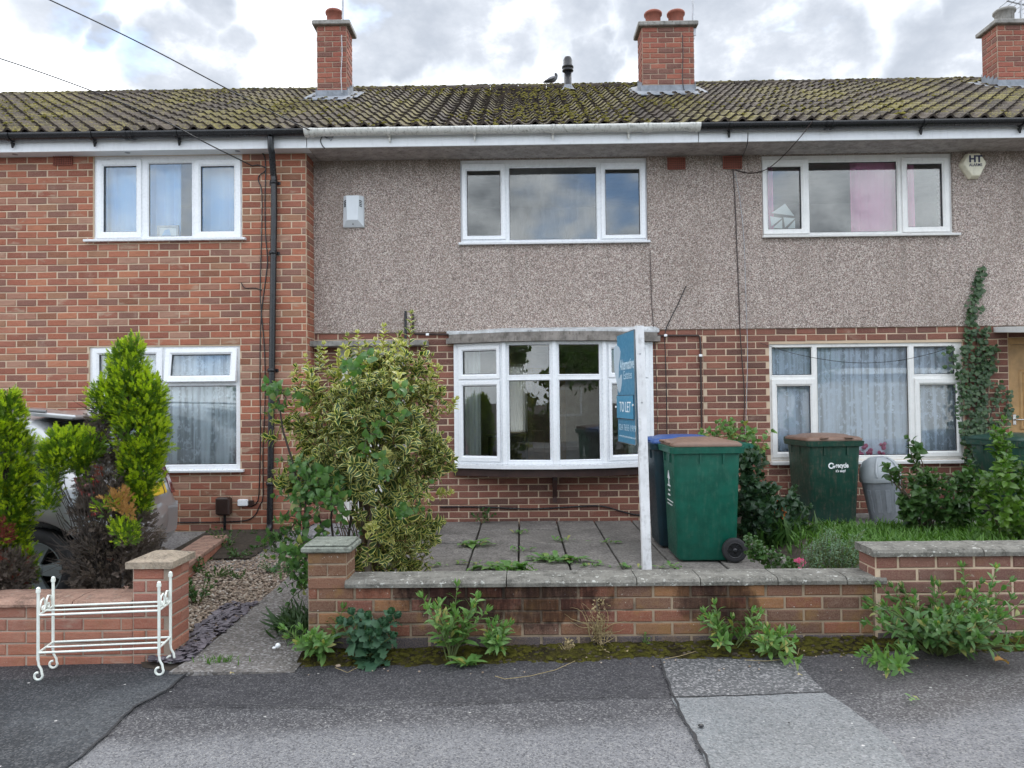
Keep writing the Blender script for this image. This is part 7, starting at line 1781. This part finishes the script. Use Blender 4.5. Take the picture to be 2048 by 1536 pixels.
bush('bush', 'leafy green bush in front of the dustbin, below the right end of the lace-curtained window', [([(1800, 1010), (1812, 975), (1835, 940), (1850, 950), (1880, 970), (1930, 930), (1950, 960), (1950, 1050), (1815, 1055)], 95, 6.9, .25), ([(1825, 895), (1838, 890), (1850, 930), (1830, 935)], 4, 6.9, .05), ([(1775, 940), (1795, 945), (1800, 960), (1780, 965)], 4, 6.7, .05)], (U(1860, 1060, 7).x, 7.0, .15), TB, [L_MID], 160, .105, 7, nst=6, up=.9)
bush('shrub', 'glossy yellow-tipped shrub in front of the far right bin', [([(1945, 990), (1985, 950), (1995, 860), (2010, 850), (2030, 960), (2048, 900), (2100, 900), (2120, 1080), (2010, 1085), (1960, 1040)], 100, 6.2, .25), ([(1985, 860), (2000, 845), (2015, 880), (2025, 940), (2005, 940)], 8, 6.1, .04)], (U(2030, 1090, 6.3).x, 6.3, .15), [leaf_t(.45, 4, .3, .4, peak=.45), leaf_t(.4, 4, .35, .25, peak=.45)], [L_PRIVET], 150, .11, 7, nst=6, up=1.0, cat='shrub')
k = thing('edging_row', (U(1500, 1090, 6.3).x, 6.3, .1), 'row of scalloped concrete edging along the patio beside the bins', 'edging')
for i in range(9):
    y = 5.9 + i * .155; x = U(1478 + (1560 - 1478) * (1 - i / 8), 1100, y).x * 0 + 2.06 + .02 * math.sin(i); m = MB(); m.prism([(-.07, 0), (.07, 0), (.07, .09), (.045, .125), (0, .14), (-.045, .125), (-.07, .09)], .035, X=Matrix.Translation((x, y, .1)) @ Matrix.Rotation(R_(90), 4, 'Z')); m.build('edging_stone', COPE, k)
# ivy on the wall beside the lace window
iv = thing('ivy', (U(1950, 920, YC).x, YC - .05, .2), 'ivy climbing the wall between the lace-curtained window and the wooden door', 'ivy')
TI = [leaf_t(.95, 5, .1, .25, lobes=.18, peak=.38), leaf_t(.85, 5, .12, .4, lobes=.2, peak=.36)]
Ws = []; paths = []
vines = [[(1940, 930), (1935, 850), (1940, 780), (1935, 700), (1940, 640), (1950, 590), (1962, 535)], [(1942, 930), (1960, 850), (1958, 760), (1955, 690), (1945, 640), (1955, 580), (1960, 545)], [(1945, 930), (1925, 840), (1922, 770), (1930, 700), (1938, 660)], [(1950, 900), (1975, 800), (1980, 730), (1985, 690)], [(1955, 900), (1965, 780), (1960, 710), (1972, 650)], [(1960, 890), (1985, 820), (2000, 770)], [(1965, 890), (2010, 830), (2016, 780)], [(1948, 880), (1950, 780), (1975, 700)], [(1940, 880), (1945, 800), (1915, 745)], [(1915, 745), (1905, 720), (1898, 695)]]
for v in vines:
    p3 = [U(x, y, YC - .04) for x, y in v]; paths.append((p3, .005, .003)); n = int(sum((p3[i + 1] - p3[i]).length for i in range(len(p3) - 1)) / .0125 * (1.0 if len(v) > 2 else .8))
    for i in range(n):
        u = random.random(); p, d = along(p3, u); w = .05 * (1.2 - .8 * u); q_ = p + Vector((random.gauss(0, w), random.uniform(-.035, .02), random.gauss(0, .03))); q_.y = min(q_.y, YC - .024)
        Ws.append((random.randrange(2), basis(q_, (random.gauss(0, .5), -.25, random.gauss(-.5, .5)), (random.gauss(0, .3), -1, .35), random.uniform(.035, .062))))
twigs('stems', paths, BARKD, iv); leaves(iv, Ws, TI, [L_IVY], 280)
bush('bush', 'dark undergrowth at the foot of the ivy behind the leafy bush', [([(1900, 930), (1950, 900), (1960, 1040), (1890, 1050)], 40, 7.9, .1)], (U(1925, 1050, 7.9).x, 7.9, .19), TB, [L_DARK], 40, .08, 7, nst=2)

# ------------------------------------------------------------------ small litter
p = gb_(556, 1297, .03); k = thing('paper_scrap', p, 'crumpled white scrap at the edge of the concrete path by the pillar weed', 'litter'); m = MB(); m.sphere(p + Vector((0, 0, .018)), .018, .014, .016, 7, 5); m.sphere(p + Vector((-.02, -.01, .008)), .014, .012, .008, 6, 4); m.build('scrap', INK, k)
def deadleaf(x, y, L, lab, mats=None, a=0):
    p = gb_(x, y, .02); o = inst('fallen_leaf', tmesh('fallen_leaf', leaf_t(.75, 6, .5, .6, lobes=.25, peak=.5), [mats or L_RUST], random.random()), None, Mx(basis(p + Vector((0, 0, .012)), (math.cos(a), math.sin(a), .15), (0, 0, 1), L))); tag(o, lab, 'leaf')
deadleaf(1990, 1327, .085, 'curled brown fallen leaf by the broad weed clump at the right'); deadleaf(1255, 1308, .03, 'tiny pale fallen leaf on the moss below the sign post', L_STRAW, 2); deadleaf(460, 1352, .03, 'tiny pale leaf on the pavement near the plant stand', L_STRAW, 1); deadleaf(1596, 1355, .03, 'tiny pale leaf on the trench patch beside the moss', L_STRAW, .3)
Ws = []
for i in range(60):
    x = random.uniform(600, 1900); y = random.uniform(1300, 1350); p = gb_(x, y, .016); Ws.append((random.randrange(8), np.array(Matrix.Translation(p) @ Matrix.Rotation(random.uniform(0, 6), 4, 'Z') @ Matrix.Scale(random.choice((.004, .005, .006, .008, .016 if x < 700 else .006)), 4))))
scatter('pebbles', ST, Ws, [GRV])
m = MB()
for (pts) in ([(990, 1352), (1010, 1358), (1060, 1352), (1110, 1340), (1150, 1322)], [(1330, 1318), (1360, 1312), (1400, 1300)], [(670, 1335), (695, 1345), (715, 1335)], [(1490, 1320), (1530, 1322), (1580, 1318)], [(1560, 1270), (1600, 1290), (1595, 1310)]): m.tube([gb_(x, y, .02) for x, y in pts], .0018, 4)
o = m.build('dry_twigs', L_STRAW); o['kind'] = 'stuff'
for (x, y, s) in ((1402, 1452, .014), (1578, 1446, .006)):
    p = gb_(x, y, .017); m = MB(); m.sphere((p.x, p.y, p.z + .002), s, s, s * .4, 10, 4); tag(m.build('chewing_gum_spot' if s > .01 else 'pebble', BLACK), 'small dark oval spot on the pale trench patch' if s > .01 else 'tiny dark pebble on the pale trench patch', 'debris')
a = U(1992, 1048, 7.3); m = MB(); m.tube([(a.x - .07, 7.3, .21), (a.x + .04, 7.28, .22)], .014, 8); tag(m.build('hand_tool', bpy.data.materials['pot_orange']), 'small orange handle lying in the garden by the far right bin', 'tool')

# ------------------------------------------------------------------ across the road (what the windows mirror)
def tree(label, x, y, h, r, nleaf, seed):
    rs_ = random.Random(seed); k = thing('street_tree', (x, y, -.3), label, 'tree'); m = MB(); m.tube([(x, y, -.4), (x + .1, y, h * .25), (x, y + .1, h * .5), (x + .1, y, h * .8)], [.18, .14, .10, .03], 9)
    for i in range(9): a = rs_.uniform(0, 6.3); z0 = h * rs_.uniform(.25, .6); m.tube([(x, y, z0), (x + math.cos(a) * r * .4, y + math.sin(a) * r * .4, z0 + h * .12), (x + math.cos(a) * r * .75, y + math.sin(a) * r * .75, z0 + h * .2)], [.06, .04, .015], 6)
    m.build('trunk', BARK, k); Ws = []; cl = [(rs_.gauss(0, .45), rs_.gauss(0, .45), rs_.uniform(-.55, .9), rs_.uniform(.28, .5)) for _ in range(26)]
    for i in range(nleaf):
        c = rs_.choice(cl); v = rv(1).normalized() * c[3] * random.random() ** .4; p = Vector((x + (c[0] + v.x) * r, y + (c[1] + v.y) * r, h * .6 + (c[2] + v.z) * h * .36)); Ws.append((random.randrange(2), basis(p, rv(1), rv(1), random.uniform(.14, .26))))
    leaves(k, Ws, TB, [L_TREE], 0, rest='crown')
tree('leafy tree across the road, mirrored in the second light of the bow window', -4.9, -8.6, 5.6, 1.1, 3500, 1)
tree('broad leafy tree across the road, mirrored in the third light of the bow window', 5.3, -8.8, 6.2, 2.1, 6500, 2)
tree('small tree across the road, mirrored low in the bow window', -2.6, -9.4, 2.6, .9, 1800, 3)
tree('tree across the road towards the right', 9.5, -9, 5, 1.6, 2500, 4)
tree('tree across the road towards the left', -8.5, -9, 5.2, 1.7, 2500, 5)
ho = thing('bungalow', (11, -15, -.3), 'pale rendered house across the road, mirrored in the lace-curtained window', 'house'); m = MB(); m.box(4, 20, -20, -13.5, -.4, 2.6); m.build('wall', plain('render_pale', (.6, .58, .54), .8), ho)
m = MB(); m.prism([(-.3, 2.6), (6.8, 2.6), (3.25, 4.6)], 16.6, X=Matrix.Translation((20.3, -20, 0)) @ Matrix.Rotation(R_(90), 4, 'Z')); m.build('roof', BARKD, ho); m = MB(); m.box(3.7, 20.3, -13.2, -13.16, 2.4, 2.62); m.build('fascia', FASCIA, ho)
for x in (6, 10, 14): window(ho, Matrix.Translation((x + 1, -13.47, 0)) @ Matrix.Rotation(PI, 4, 'Z'), (-1, 1, .8, 2.0), [dict(pane=(-.9, -.05, .9, 1.9)), dict(pane=(.05, .9, .9, 1.9))])
hg_ = thing('garden_hedge', (-3, -11, -.3), 'clipped hedge across the road', 'hedge'); Ws = []
for i in range(9000): Ws.append((random.randrange(2), basis((random.uniform(-16, 4), random.uniform(-11.6, -10.6), random.uniform(-.3, 1.1)), rv(1), rv(1), random.uniform(.09, .16))))
leaves(hg_, Ws, TB, [L_TREE], 0, rest='foliage'); m = MB(); m.box(-15.9, 3.9, -11.4, -10.8, -.4, .95); m.build('core', BARKD, hg_)

# ------------------------------------------------------------------ lettering becomes mesh
bpy.context.view_layer.update()
dg = bpy.context.evaluated_depsgraph_get()
for o in [x for x in bpy.data.objects if x.type == 'FONT']:
    me = bpy.data.meshes.new_from_object(o.evaluated_get(dg)); n = o.name; par, mb, mp = o.parent, o.matrix_basis.copy(), o.matrix_parent_inverse.copy()
    bpy.data.objects.remove(o); q_ = bpy.data.objects.new(n, me); col.objects.link(q_); q_.parent = par; q_.matrix_parent_inverse = mp; q_.matrix_basis = mb
